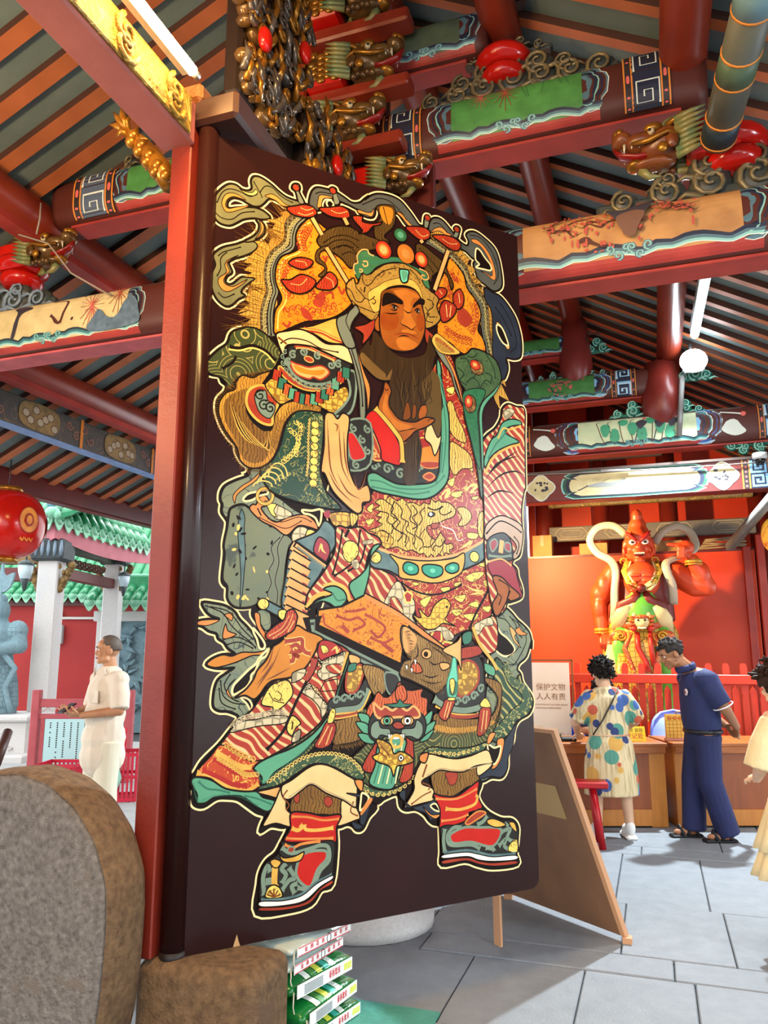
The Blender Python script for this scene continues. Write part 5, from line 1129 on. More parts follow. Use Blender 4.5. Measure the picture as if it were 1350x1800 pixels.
# --- sword frame, knot, board with beast head
A.part('painted_scabbard')
A.fill(GREYL, 'E650,600 830,520 900,430 980,500 990,600 940,700 900,780 860,860 770,1000 750,1140 780,1250 670,1200 560,1110 590,870 620,680', None, OL, .008); A.fill(CRIM, 'E850,560 920,600 940,680 900,760 850,720 810,660', None, OL, .006); A.stroke(GOLDL, 'E850,680 870,620 880,660 910,690', .012, taper=True)
for i in range(9):
    y = 625+i*72; x0 = 640-i*9; A.stroke(OL, 'E%d,%d %d,%d' % (x0, y, 775-i*2, y+88), .033, k=1); A.stroke(PEACH, 'E%d,%d %d,%d' % (x0, y, 775-i*2, y+88), .024, k=1)
    if i < 8: A.fill(CRIM, 'E%d,%d %d,%d %d,%d' % (720, y+75, 760, y+95, 740, y+115), None)
for i in range(3): A.stroke((OL, PEACH, HALO2)[i], 'E%d,%d %d,%d' % (660+i*10, 610+i*12, 905, 780+i*14), (.02, .01, .006)[i], k=1)
A.stroke(PEACH, 'E680,1215 890,1335', .022, k=1)
A.fill(MAIL, 'E945,370 1100,370 1100,470 1000,480 950,440', None, OL, .006); A.fill(GDRG, 'E1100,370 1160,390 1150,440 1110,475', None, OL, .005); A.fill(CRIM, 'E890,370 935,350 940,400 910,410', None)
A.fill(REDW, 'E990,480 1090,490 1180,480 1250,530 1320,560 1345,620 1260,660 1220,800 1170,1070 1090,1060 1060,960 960,920 900,950 960,990 870,1010 760,1130 750,1070 780,980 900,820 980,660', None, OL, .009)
for s_ in ('E1040,500 1020,620 1000,720 960,860', 'E1180,500 1150,700 1100,780 970,870', 'E1220,620 1180,760 1080,830', 'E1090,500 1060,560'): A.stroke(OL, s_, .009)
A.fill(PEON, 'E1040,640 1080,590 1150,610 1165,690 1100,760 1050,720', None, OL, .005); A.fill(FOAM, 'E1200,590 1280,580 1270,610 1210,620', None, OL, .003); A.fill(FOAM, 'E1110,750 1160,740 1170,800 1130,810', None, OL, .003)
A.stroke(GOLD, 'E760,1120 800,1050 870,1010 960,1000', .02); A.stroke(GOLD, 'E890,950 970,930 1060,965 1100,1060 1160,1065', .018)
A.fill(GRS, 'E1340,620 1275,640 1240,780 1180,860 1090,940 1150,1070 1190,1070 1250,860 1262,720', None, OL, .008); A.fill(GRS, 'E760,1130 840,1060 960,1010 890,970 970,945 1050,985 1070,1060 1000,1120 930,1080 860,1070', None, OL, .008); A.stroke(GRSD, 'E960,1000 1000,1060 1060,1050', .008)
A.fill(OPAN, 'P558,1072 600,1066 640,1046 720,1094 708,1130 702,1182 640,1150 556,1102', 1, OL, .01); A.stroke(MASKR, 'P566,1080 570,1098 640,1140 700,1168', .008, k=1); A.stroke(ORG, 'P640,1046 701,1081 797,1156', .018, k=1); A.stroke(OL, 'P640,1042 702,1076 800,1152', .005, k=1)
for s_ in ('P590,1082 612,1090 628,1086 640,1098 620,1108', 'P640,1080 660,1090 676,1104 664,1120 650,1108', 'P600,1100 612,1112', 'P670,1130 690,1146', 'P650,1120 672,1130 690,1122', 'P605,1075 625,1074 640,1070'): A.stroke(MASKR, s_, .012)
for i, (c_, w_) in enumerate(((OL, .06), (SLAT, .016), (DARKARM, .012), (SLAT, .01))): A.stroke(c_, 'P%d,%d %d,%d %d,%d' % (548, 1084+i*5, 550, 1106+i*4, 702, 1184+i*4), w_, k=1)
A.fill(BEAST, 'H420,80 500,120 600,180 700,240 780,310 760,380 735,480 720,590 600,520 480,460 400,420 430,330 480,310 440,270 410,180', None, OL, .009)
A.fill(PEACH, 'H430,90 500,130 520,190 470,270 430,230', None); A.oval(PEACH, *at('H', 590, 275), .03, .024, edge=OL); A.oval(OL, *at('H', 585, 278), .013); A.fill(PEACH, 'H680,340 740,340 750,370 700,390', None, OL, .006)
A.fill(MASKO, 'H500,330 540,350 560,400 510,410 480,380', None, OL, .006)
for x_, y_ in ((440, 350), (475, 370), (500, 310)): A.fill(WHT, 'H%d,%d %d,%d %d,%d' % (x_, y_, x_+22, y_+8, x_+12, y_+50), 1, OL, .004)
for s_ in ('H520,200 530,280 500,310', 'H560,420 620,440 680,420', 'H540,450 620,480 700,470', 'H600,320 640,350 680,340', 'H620,220 680,260 740,310'): A.stroke(OL, s_, .007, taper=True)
# --- banner with character strokes, tassel
A.part('painted_banner')
A.fill(BANN, 'G870,270 960,310 1085,365 1060,440 1000,560 900,640 820,680 700,700 640,740 590,810 540,850 470,820 390,840 480,770 540,690 570,620 640,540 690,440 760,390', None, OL, .008)
for s_ in ('G700,430 660,560 600,640', 'G750,440 690,580 610,700 560,780', 'G830,600 720,660 640,700', 'G690,560 640,640 560,740'): A.stroke(SKD, s_, .007, taper=True)
for s_ in ('G785,395 860,385 920,378 925,440 950,480 990,490', 'G830,440 880,420 910,470 860,470', 'G830,470 900,520 860,500 850,545 825,550'): A.stroke(GOLDL, s_, .026); 
for s_ in ('G785,395 860,385 920,378 925,440 950,480 990,490', 'G830,440 880,420 910,470 860,470', 'G830,470 900,520 860,500 850,545 825,550'): A.stroke(MASKR, s_, .018)
A.stroke(OL, 'G620,95 770,175', .03, k=1); A.stroke(GREYL, 'G620,95 770,175', .02, k=1); A.oval(PEON, *at('G', 615, 98), .026, .024, edge=OL); A.fill(PEON, 'G740,150 790,145 805,190 770,225 735,195', None, OL, .005)
A.fill(TASS, 'G800,160 850,140 885,190 880,230 860,300 800,340 700,385 640,370 640,330 720,260 780,220', None, OL, .007)
for s_ in ('G850,180 800,290 690,370', 'G820,190 760,290 660,350', 'G860,230 810,320'): A.stroke(PEACH, s_, .004)
# --- lower skirts
A.part('painted_skirt')
A.fill(OLV, 'I520,385 640,290 760,210 870,140 940,60 1000,-10 1350,-20 J40,250 150,380 300,430 450,370 540,230 600,180 720,200 850,190 980,150 1060,60 J1060,-40 H560,800 G1170,900', None, OL, .008)
A.fill(GRHEM, 'I520,385 640,290 760,210 870,150 1000,130 1140,150 1250,220 1265,310 1200,312 1100,252 1000,212 900,212 800,272 700,342 620,372', None, OL, .008)
A.fill(GRHEM, 'J100,400 150,380 220,420 330,430 440,380 520,300 580,240 540,220 560,170 620,130 760,140 900,130 1010,90 1060,60 1000,130 980,160 850,195 760,210 680,185 600,180 545,240 480,350 380,450 250,480 180,460', None, OL, .007)
A.fill(GRARC, 'H1080,300 1200,450 1240,420 1260,480 1320,560 1330,630 1290,700 1210,750 1180,820 1080,890 1040,850 1090,740 1110,620 1100,520 1060,440', None, OL, .007); A.stroke(GRHEM, 'H1130,350 1190,470 1270,520 1290,620 1210,690 1120,780 1070,860', .045); A.stroke(OL, 'H1115,370 1165,490 1240,540 1250,610 1180,670 1090,770', .005)
A.fill(RIBN, 'H1215,760 1200,840 1190,920 1160,990 1150,1080 1110,1135 1040,1128 950,1150 960,1110 1050,1060 1110,1000 1125,900', None, OL, .006); A.fill(ORG, 'H1080,880 1130,870 1110,1000 1070,1070 1040,1070 1090,990', None, OL, .005); A.fill(OL, 'H1015,905 1060,930 1105,920 1095,990 1060,1045 1030,990', None, CRM, .009); A.fill(ORG, 'H1030,830 1070,830 1030,900 1010,890', None, OL, .005)
A.fill(REDW, 'G1060,400 1170,400 1290,470 1270,560 1220,760 1130,950 1000,1100 800,1230 600,1340 I500,230 490,260 540,320 530,370 500,390 430,400 350,390 260,340 180,300 90,280 130,240 200,150 G280,1200 350,1110 430,1010 520,940 600,830 700,710 830,680 950,600 1030,470', None, OL, .009)
A.fill(REDB, 'I270,75 380,140 480,190 560,180 500,230 540,320 520,380 430,402 350,390 200,310 90,282 200,150', None, OL, .006); A.stroke(GOLD, 'I230,130 300,170 380,220 480,240', .024); A.stroke(GOLD, 'I100,270 200,290 270,340 360,385 450,395 530,345', .016)
A.stroke(REDF, 'I215,170 300,220 370,270 470,270 525,310', .02); A.stroke(REDF, 'I140,250 250,300 350,350 450,360', .018)
for s_ in ('G360,1090 450,1025 560,1010 680,980 805,985 780,1040 600,1060 500,1080 370,1112', 'G920,780 980,725 1015,780 1085,850 1125,910 1080,1000 1060,920 1000,850 930,805', 'G1050,520 1180,510 1265,475 1230,640 1150,680 1080,700 1040,640 1080,590', 'G850,640 950,610 930,680 850,720 840,700', 'G860,1120 910,1090 900,1170 840,1190'): A.fill(FOAM, s_, None, OL, .005)
A.fill(REDF, 'G1070,390 1170,400 1240,470 1150,510 1080,545 1045,490', None, OL, .005)
A.fill(PEON, 'G1070,430 1110,430 1130,470 1090,490', None, OL, .003); A.stroke(GOLDL, 'G1150,470 1190,440 1200,480 1220,450', .012, taper=True)
A.fill(REDW, 'G1060,790 1100,710 1200,690 1200,780', 1, OL, .005); A.fill(REDW, 'G1110,590 1200,570 1240,600 1220,650 1150,640', None, OL, .004)
for s_ in ('G640,790 680,740 720,720 810,700 850,800 800,880 740,930 680,960 690,915 600,890', 'G820,1000 850,980 880,1000 910,1040 870,1080 840,1140 800,1090'): A.fill(PEON, s_, None, OL, .006)
for s_ in ('G730,790 760,820 740,860 700,840', 'G660,800 700,860 780,880', 'G850,1030 840,1090'): A.stroke(OL, s_, .004)
A.stroke(OL, 'G1030,520 960,700 880,860 820,1000 760,1120 640,1250', .013); A.stroke(MASKR, 'G1020,530 1000,620 950,700', .03); A.stroke(OL, 'G1050,540 1010,650 930,760', .006); A.stroke(GOLD, 'G1285,480 1240,640', .012)
A.fill(GRS, 'G1300,480 1260,600 1200,780 1130,970 1010,1120 850,1230 700,1290 590,1345 I500,230 500,250 550,300 550,350 590,340 640,270 730,210 840,130 940,20 G1090,1080 1180,900 1230,740 1290,560', None, OL, .009)
A.fill(GRS, 'I90,300 200,320 300,380 430,400 520,400 560,440 650,470 600,540 520,510 440,450 370,430 230,440 160,480 100,480 100,420 60,340', None, OL, .008); A.stroke(GRSD, 'I110,330 170,380 250,390 330,410', .008); A.stroke(GRSD, 'I430,430 520,450 620,490', .007); A.fill(PEACH, 'I520,405 600,385 680,370 660,440 600,430', None, OL, .006)
A.curls_on(FOAM, 'G380,1080 470,1020 600,1000 700,975 800,985', 16, .016, .005); A.curls_on(OL, 'G940,790 1010,770 1080,860 1110,930', 9, .012, .003); A.curls_on(OL, 'G1060,600 1100,560 1180,530 1250,500', 9, .012, .003)
A.curls_on(GOLD, 'I230,180 330,240 430,300 530,300', 14, .014, .005); A.curls_on(GOLD, 'I280,90 390,160 500,200', 8, .016, .005); A.curls_on(GOLDL, 'I600,350 720,260 850,180 1000,150 1150,180 1250,280', 26, .012, .0035); A.curls_on(GOLDL, 'J130,400 260,450 420,400 540,270 620,160 800,165 960,120', 26, .012, .0035, -1)
A.hairs(GRSD, 'I500,250 560,350 650,280 790,180 900,80', 60, .012, .003, 1); A.hairs(GRSD, 'I70,340 100,480 220,440 380,440 520,510', 50, .012, .003, 1)
# --- thigh armour
A.part('painted_thigh_armour')
A.fill(FURD, 'H0,730 130,700 180,780 200,830 100,885 0,905 -60,900 -80,760', None, OL, .006); A.fill(DARKARM, 'H0,570 80,580 170,440 195,510 140,630 0,690 -90,700 -90,600', None, OL, .006)
for m_, w_ in ((OL, .03), (SLAT, .024)): A.stroke(m_, 'H-80,680 0,665 130,640 190,520', w_)
A.stroke(GOLD, 'H-80,700 0,690 130,665 200,530', .008); A.stroke(MASKR, 'H-80,720 0,715 110,690', .016); A.stroke(GOLD, 'H-80,728 0,722 110,698', .006)
for i in range(4): A.stroke(SLAT, spiral(*at('H', -40+55*i, 600-12*i), .022, 1.1, 0, 1, 9), .01, k=1)
A.fill(MAIL, 'H40,400 110,350 150,380 130,470 90,540 30,530', None, MASKR, .01); A.fill(PEACH, 'H50,280 120,300 120,340 60,340', None, OL, .005); A.fill(GRSD, 'H50,350 100,340 90,390 40,400', None, OL, .004)
A.fill(BEAST, 'H150,350 290,390 310,500 280,560 220,560 160,430', None, OL, .006); A.fill(DARKARM, 'H300,410 380,420 400,480 350,560 310,520', None, SLAT, .008)
A.fill(FURD, 'H650,690 800,725 960,725 1050,700 1085,580 1000,470 1000,440 1100,480 1112,580 1070,740 950,795 780,815 650,795', None, OL, .006); A.fill(FUR, 'H660,770 780,790 950,775 1050,740 1060,760 950,810 780,830 655,810', None)
A.fill(DARKARM, 'H650,570 760,640 880,655 990,610 995,470 960,300 840,250 800,380 700,520', None, OL, .006); A.fill(MAIL, 'H815,360 880,320 945,370 945,480 870,565 810,560 800,450', None, MASKR, .012)
for m_, w_ in ((OL, .034), (SLAT, .028)): A.stroke(m_, 'H640,590 740,650 860,670 985,640', w_)
A.stroke(GOLD, 'H650,640 760,690 880,700 980,690', .008); A.stroke(MASKR, 'H680,670 780,710 880,715 960,700', .016)
for x_, y_ in ((860, 600), (920, 570), (970, 520), (800, 610)): A.stroke(SLAT, spiral(*at('H', x_, y_), .025, 1.2, 0, 1, 9), .011, k=1)
A.fill(TASS, 'H820,240 960,220 965,280 830,310', None, OL, .006); A.fill(GRSD, 'H840,140 900,120 900,190 850,210', None, OL, .005); A.fill(PEACH, 'H700,250 800,190 830,150 830,260 830,390 810,330 780,300', None, OL, .006)
A.stroke(GOLD, 'H910,90 960,210 1050,330 1075,390', .02); A.stroke(OL, 'H900,95 950,215 1040,335 1070,400', .005); A.fill(GRS, 'H990,340 1060,370 1060,430 1000,400', None, OL, .005); A.stroke(OL, 'H985,300 990,420 1000,560 985,660', .012)
A.fill(JADEL, 'H770,308 792,308 800,380 806,470 792,580 742,572 730,480 758,380', None, GRSD, .006); A.fill(GRSD, 'H752,470 800,470 790,560 745,555', None); A.fill(PEON, 'H750,460 780,450 785,500 770,560 755,520', None, OL, .004)
for s_ in ('H725,590 785,600 772,650 725,742 672,702 700,640', 'H968,655 1032,650 1032,740 992,832 942,842 950,740', 'G1110,1035 1170,1030 1190,1090 1150,1200 1080,1240 1020,1220 1060,1140'): A.fill(TASS, s_, None, OL, .006)
for s_ in ('H740,610 710,720', 'H760,610 730,720', 'H990,670 970,820', 'H1010,670 1000,800', 'G1130,1060 1050,1210', 'G1160,1070 1110,1210'): A.stroke(PEACH, s_, .004)
A.fill(PEON, 'H745,580 785,580 780,600 735,598', None, OL, .004); A.fill(PEON, 'H960,640 985,590 1010,590 1035,645', None, OL, .004); A.fill(PEON, 'G1120,1030 1150,930 1185,940 1165,1030', None, OL, .004)
for p_, n_, L_, s_ in (('H-60,900 0,905 100,885 200,830', 30, .03, -1), ('H650,800 780,815 950,795 1070,740 1110,580', 46, .03, -1), ('H430,120 460,220 450,300', 18, .04, 1), ('H600,180 690,240 770,310', 18, .03, -1), ('H420,410 560,480 700,570', 22, .04, 1)): A.hairs(HL, p_, n_, L_, .004, s_, .2)
# --- beast mask with tail and fish
A.part('painted_mask')
A.fill(MASKO, 'H190,720 180,650 215,600 250,540 290,575 330,570 370,520 400,470 440,520 490,530 560,520 550,570 595,590 590,660 580,740 400,780', None, OL, .006)
A.fill(TASS, 'H230,900 280,830 270,960 230,1055 200,1105 140,1062', None, OL, .006); A.fill(TASS, 'H450,850 492,850 492,1120 400,1170 430,1050', None, OL, .006)
A.fill(GRS, 'H260,900 440,870 420,1000 380,1160 330,1222 190,1182 230,1050', None, OL, .008)
for i in range(6): A.stroke(CRM if i % 2 else GRSD, 'H%d,900 %d,1180' % (300+24*i, 220+30*i), .004, k=1)
for s_ in ('H110,690 180,700 200,760 220,830 180,800 140,760', 'H95,750 170,760 200,820 215,870 140,820', 'H110,830 190,840 225,900 150,890', 'H630,670 570,720 560,790 610,760', 'H650,740 570,790 560,840 620,820', 'H640,800 570,850 540,890 600,870'): A.fill(GRS, s_, None, OL, .006)
A.fill(DARKARM, 'H190,740 250,660 400,620 540,680 585,760 560,860 490,880 420,835 330,830 250,882 190,850', None, OL, .007)
A.fill(SLAT, 'H205,770 250,740 270,790 330,800 330,850 270,840 240,870 200,840', None, OL, .005); A.fill(SLAT, 'H560,770 520,735 500,790 420,800 420,845 480,850 530,870 560,830', None, OL, .005)
A.fill(MASKR, 'H220,620 270,660 300,640 350,670 400,640 450,670 500,640 540,690 520,720 400,715 250,720', None, PEACH, .011); A.fill(MASKR, 'H350,770 385,745 425,765 430,790 380,800', None, OL, .006)
A.fill(MASKO, 'H380,510 420,490 450,540 440,600 390,610 370,560', None, OL, .006); A.fill(GRSD, 'H290,630 380,620 400,590 430,620 490,630 400,650', None, OL, .004)
for x_, c_ in ((312, GRS), (455, WHT)): A.oval(PEACH, *at('H', x_, 742), .034, .022, edge=OL, w=.006); A.oval(c_, *at('H', x_, 742), .02, .018, edge=OL, w=.004); A.oval(OL, *at('H', x_, 742), .009)
A.stroke(WHT, 'H330,850 370,858 410,850 430,838', .016); 
for x_ in (325, 425): A.fill(WHT, 'H%d,830 %d,835 %d,880' % (x_-8, x_+12, x_+2), 1, OL, .004)
A.stroke(GOLD, [at('H', 378+40*cos(a*pi/7), 885+42*sin(a*pi/7)) for a in range(15)], .014, k=1)
A.fill(FISH, 'H240,870 330,900 360,970 400,955 450,970 500,1020 430,1050 380,1060 360,1130 330,1060 250,1030 210,990 260,960', None, OL, .007); A.oval(WHT, *at('H', 410, 1000), .014, edge=OL, w=.005); A.oval(OL, *at('H', 410, 1000), .006)
for s_ in ('H250,890 300,950 330,1000', 'H260,960 310,1000', 'H270,920 330,980'): A.stroke(SKD, s_, .004)
# --- under-cloth, legs, boots
A.part('painted_undercloth')
A.fill(FURD, 'I770,430 850,360 960,360 1040,430 1115,460 1100,575 1000,560 880,560 755,545', None, OL, .006); A.fill(FURD, 'J620,310 700,280 850,290 945,245 948,380 870,410 780,470 700,480 645,455', None, OL, .006)
for s_ in ('I790,400 815,420 810,470 790,480 775,450', 'I995,440 1030,440 1045,480 1015,510 985,480', 'J720,310 800,308 792,380 750,395 730,350'): A.fill(MASKR, s_, None, OL, .003)
for c_, s_ in ((CREAMC, 'I690,370 720,440 722,520 755,560 755,645 650,622 560,642 600,560 640,480'), (CREAMC, 'I1110,460 1200,500 1235,580 1200,602 1075,642 1100,560'), (CREAMC, 'I690,365 760,320 900,222 1010,218 1150,290 1212,340 1212,460 1200,512 1120,462 1000,412 900,352 830,392 750,452 700,442'), (ORG, 'I1200,320 1255,325 1250,400 1215,370'),
    (CREAMC, 'J1040,215 1040,262 950,332 945,255'), (CREAMC, 'J600,180 700,200 800,212 900,190 1010,150 1045,222 1050,240 930,262 850,302 760,302 680,292 610,332 560,362 560,390 620,412 640,440 630,480 645,500 560,522 450,552 438,540 500,430 500,352 540,252'), (ORG, 'J545,185 600,170 580,240 540,225')): A.fill(c_, s_, None, OL, .007)
A.fill(RIBN, 'I1265,470 1350,440 J30,450 120,480 190,500 180,600 140,690 90,700 70,650 I1260,640 1235,610', None, OL, .005); A.fill(OL, 'J140,450 185,480 160,540 125,570 130,500', None, CRM, .009); A.fill(ORG, 'J185,490 210,500 140,600 130,580', None); A.fill(RIBN, 'J400,470 440,430 450,550 600,520 640,500 680,590 620,640 580,590 500,560', None, OL, .004); A.fill(ORG, 'J560,540 620,600 680,600 650,630 600,600', None, OL, .004); A.fill(OL, 'J615,540 650,525 680,575 645,570', None, CRM, .007)
for s_ in ('I730,390 700,440 740,490 720,530', 'I1190,470 1170,540 1220,570', 'J560,380 610,400 600,430', 'J620,440 560,470 480,530', 'J590,250 560,340'): A.stroke(SKD, s_, .006)
A.stroke(pm('lace', '#9c8a62'), 'I740,440 830,378 900,340 1000,395 1120,450 1200,500', .004); A.stroke(pm('lace', '#9c8a62'), 'J590,330 680,280 760,290 850,290 1040,240', .004)
A.part('painted_boots')
A.fill(REDC, 'I755,550 870,548 980,570 1102,562 1072,650 1065,755 950,745 830,755 708,745 750,660', None, OL, .008); A.stroke(GOLD, 'I760,655 800,670 830,650 820,630', .016); A.stroke(GOLD, 'I850,630 860,665 950,668 1050,652', .014); A.stroke(ORG, 'I760,575 870,578 980,600 1090,590', .009); A.stroke(ORG, 'I720,725 830,730 1050,725', .009)
A.fill(DARKARM, 'I698,750 830,772 1000,742 1060,762 1050,900 1040,985 960,1032 880,1092 760,1135 640,1155 545,1155 540,1050 552,950 590,892 660,842 690,780', None, OL, .006)
A.fill(REDC, 'I840,835 990,812 1000,872 940,942 890,1062 820,1032 790,952', None, SLAT, .012); A.stroke(SLAT, 'I690,790 760,830 880,800 960,775 1015,790 1020,880 960,950 920,1040 870,1080 800,1070', .016)
A.stroke(ORG, 'I710,770 770,790 830,765 960,745', .011); A.oval(MASKR, *at('I', 755, 805), .016, .012, edge=SLAT, w=.006)
for s_ in ('I570,1120 560,1000 590,920 610,960', 'I690,1040 720,980 690,940 720,900', 'I690,1090 740,1020 780,1000 740,930', 'I780,1110 760,1060 800,1040', 'I600,1000 600,1050'): A.stroke(SLAT, s_, .018)
A.stroke(GOLD, 'I645,910 640,980 638,1060', .026); A.fill(GOLD, 'I610,890 640,870 685,890 660,930 630,925', None, OL, .005); A.fill(PEON, 'I580,1140 590,1080 630,1050 675,1070 690,1135', None, OL, .006); A.fill(GOLD, 'I670,820 700,860 780,850 845,820 820,880 740,895 690,880', None, OL, .006)
for a_ in (0, 1, 2, 3, 4): A.stroke(SKD, [at('I', 635, 1135), at('I', 635+52*cos(pi*(.1+.2*a_)), 1135-60*sin(pi*(.1+.2*a_)))], .004, k=1)
A.stroke(GREYL, 'I545,1158 700,1150 830,1115 930,1035 1040,980', .012); A.fill(WHT, 'I545,1165 700,1160 830,1125 930,1045 1040,985 1040,1012 960,1062 850,1160 700,1195 545,1202', None, OL, .005); A.fill(MASKR, 'I545,1208 700,1202 860,1167 960,1072 1040,1018 1040,1045 960,1092 880,1182 720,1225 545,1232', None, OL, .005)
A.fill(REDC, 'J635,460 700,472 800,470 900,402 952,368 945,470 975,555 880,590 850,650 690,695 680,650 680,560', None, OL, .008); A.stroke(GOLD, 'J720,560 820,565 920,530 942,480 930,465', .014); A.stroke(ORG, 'J650,490 800,490 940,420', .009); A.stroke(ORG, 'J690,645 800,630 880,600', .009)
A.fill(DARKARM, 'J690,685 800,672 860,642 950,562 1010,592 1110,642 1170,642 1222,692 1226,790 1212,872 1050,885 940,865 860,855 708,865 695,780', None, OL, .006); A.fill(MASKR, 'J860,650 940,580 1000,590 930,640 880,670', None, ORG, .007)
A.fill(REDC, 'J765,730 850,690 950,690 1105,702 1050,822 900,792 780,802 750,762', None, SLAT, .012); A.stroke(SLAT, 'J830,690 780,690 735,740 740,800 790,815 900,810 960,840', .017)
for s_ in ('J1110,720 1170,700 1150,760 1190,790', 'J1090,820 1140,770 1130,820 1160,840', 'J1000,830 1050,840 1060,855', 'J940,670 980,650 1010,610', 'J1140,680 1150,660', 'J715,860 705,780 715,700'): A.stroke(SLAT, s_, .018)
A.fill(GOLD, 'J1010,640 1060,630 1140,670 1080,690 1020,670', None, OL, .006); A.fill(PEON, 'J1160,855 1165,810 1215,770 1220,860', None, OL, .005); A.fill(GOLD, 'J1165,655 1200,660 1215,720 1180,690', None, OL, .004)
A.stroke(GREYL, 'J708,870 860,850 940,862 1050,885 1208,872', .012); A.fill(WHT, 'J708,880 860,862 940,874 1050,895 1207,884 1207,915 1050,926 950,916 870,892 708,906', None, OL, .005); A.fill(MASKR, 'J708,918 870,900 960,926 1060,936 1207,922 1207,946 1060,960 950,946 860,922 708,945', None, OL, .005)
A.flush()
print('art layers', A.L)

# ---------------------------------------------------------------- door post, lintel, threshold stones
m = MB(); m.box((-1.933, 2.792, 2.26), (.106, .15, 3.72), POSTRED, bev=.006); post = m.build('door_post')
tag(post, 'tall worn red door post standing on the stone block beside the painted door', 'post')
root = thing('door_lintel', 'heavy lintel over the doorway with pink underside and gilded carved face, lit by the warm tube', 'lintel')
LINT = M('pink_lintel_paint', '#a45c52', .5, col2='#935047', scale=4, bump=.06)
m = MB(); m.box((-1.95, .7, 3.96), (.17, 4.05, .21), LINT, bev=.008); m.build('lintel_beam', parent=root)
GCARV = M('gilded_relief', '#a8842f', .45, col2='#7d5a1e', scale=9, amt=.9, bump=.9, bscale=22, metal=.15, kind='swirl', lscale=4, line='#c9a94f', freq=5, thick=.3)
m = MB(); m.box((-1.86, .69, 3.965), (.02, 3.96, .185), GCARV, bev=.006)
for i in range(12):
    y = -1.2+.34*i
    for q in (0, 1): m.tube([(-1.846, a, b) for a, b in spiral(y, 3.965+(.03 if q else -.03), .07, 1.5, q*2, 1 if q else -1, 12)], [.014*(1-.5*j/12) for j in range(13)], GCARV, 6)
m.build('carved_face', parent=root)
m = MB(); m.box((-1.93, 2.8, 4.12), (.2, .2, .1), M('gilded_block', '#8e5a22', .45, col2='#6e3f18', scale=9, bump=.5), bev=.02); m.build('carved_block', parent=root)
m = MB(); m.box((-1.8, 3.03, 4.03), (.3, .62, .14), M('dark_pivot_wood', '#3a1a12', .5, col2='#2c130e', scale=4), bev=.02); tag(m.build('pivot_board'), 'dark brown board holding the upper door pivot above the painted door', 'board')
root = thing('warm_tube_light', 'long glowing warm white tube lamp fixed above the gilded lintel', 'lamp', (-1.79, .55, 4.1))
TUBE = M('warm_tube_glass', '#ffe9c0', .3, emit='#ffcf80', estr=85)
m = MB(); m.tube([(0, -1.9, 0), (0, 2.02, 0)], .024, TUBE, 12); m.build('glass_tube', parent=root)
m = MB(); m.box((-.025, .03, .0), (.03, 3.95, .05), M('lamp_batten', '#d8c9a0', .5)); m.build('batten', parent=root)
for y in (-1.92, 2.04):
    m = MB(); m.tube([(0, y-.02, 0), (0, y+.02, 0)], .019, M('lamp_cap', '#b7b2a6', .3, metal=.6), 10); m.build('end_cap', parent=root)
# ---------------------------------------------------------------- drum stone, threshold block, rice bags
ROUGHST = M('rough_granite', '#b0a69c', .9, col2='#5c534c', scale=38, amt=.9, bump=1.0, bscale=75, bdist=.035, kind='blot', lscale=7, line='#8d7f72', thick=.5)
BROWNST = M('weathered_granite', '#a5825c', .85, col2='#58412b', scale=34, amt=.9, bump=1.0, bscale=70, bdist=.035, kind='blot', lscale=6, line='#7f6148', thick=.6)
root = thing('drum_stone', 'big rough round drum stone with a worn brown rim at the lower left corner', 'stone', (-2.36, 2.45, 0))
def disc_ring(r, y, n=96, cz=.62, seed=0):
    out = []
    for i in range(n):
        c, s_ = cos(2*pi*i/n), sin(2*pi*i/n); w = 1+.004*sin(5*i+seed)
        out.append((r*c*w, y, cz+r*s_*w) if s_ >= 0 else (r*math.copysign(abs(c)**.3, c), y, cz-.62*abs(s_)**.8*min(1, r/.45)))
    return out
m = MB(); m.loft([disc_ring(r, y) for r, y in ((.02, -.004), (.2, -.006), (.38, -.004), (.455, 0), (.472, .005))], ROUGHST)
m.build('drum_face', parent=root)
m = MB(); m.loft([disc_ring(r, y) for r, y in ((.472, .005), (.482, .02), (.488, .05), (.49, .11), (.484, .19), (.47, .23), (.445, .242), (.02, .244))], BROWNST, cap=False)
m.build('drum_rim', parent=root)
m = MB(); v = MB()
v.box((0, 0, 0), (.52, .32, .42), BROWNST, bev=.035)
o = v.build('threshold_stone'); o.location = (-1.69, 2.865, .19)
md = o.modifiers.new('bevel', 'BEVEL'); md.width = .02; md.segments = 3
tag(o, 'low weathered brown stone block under the red door post and the door pivot', 'stone')
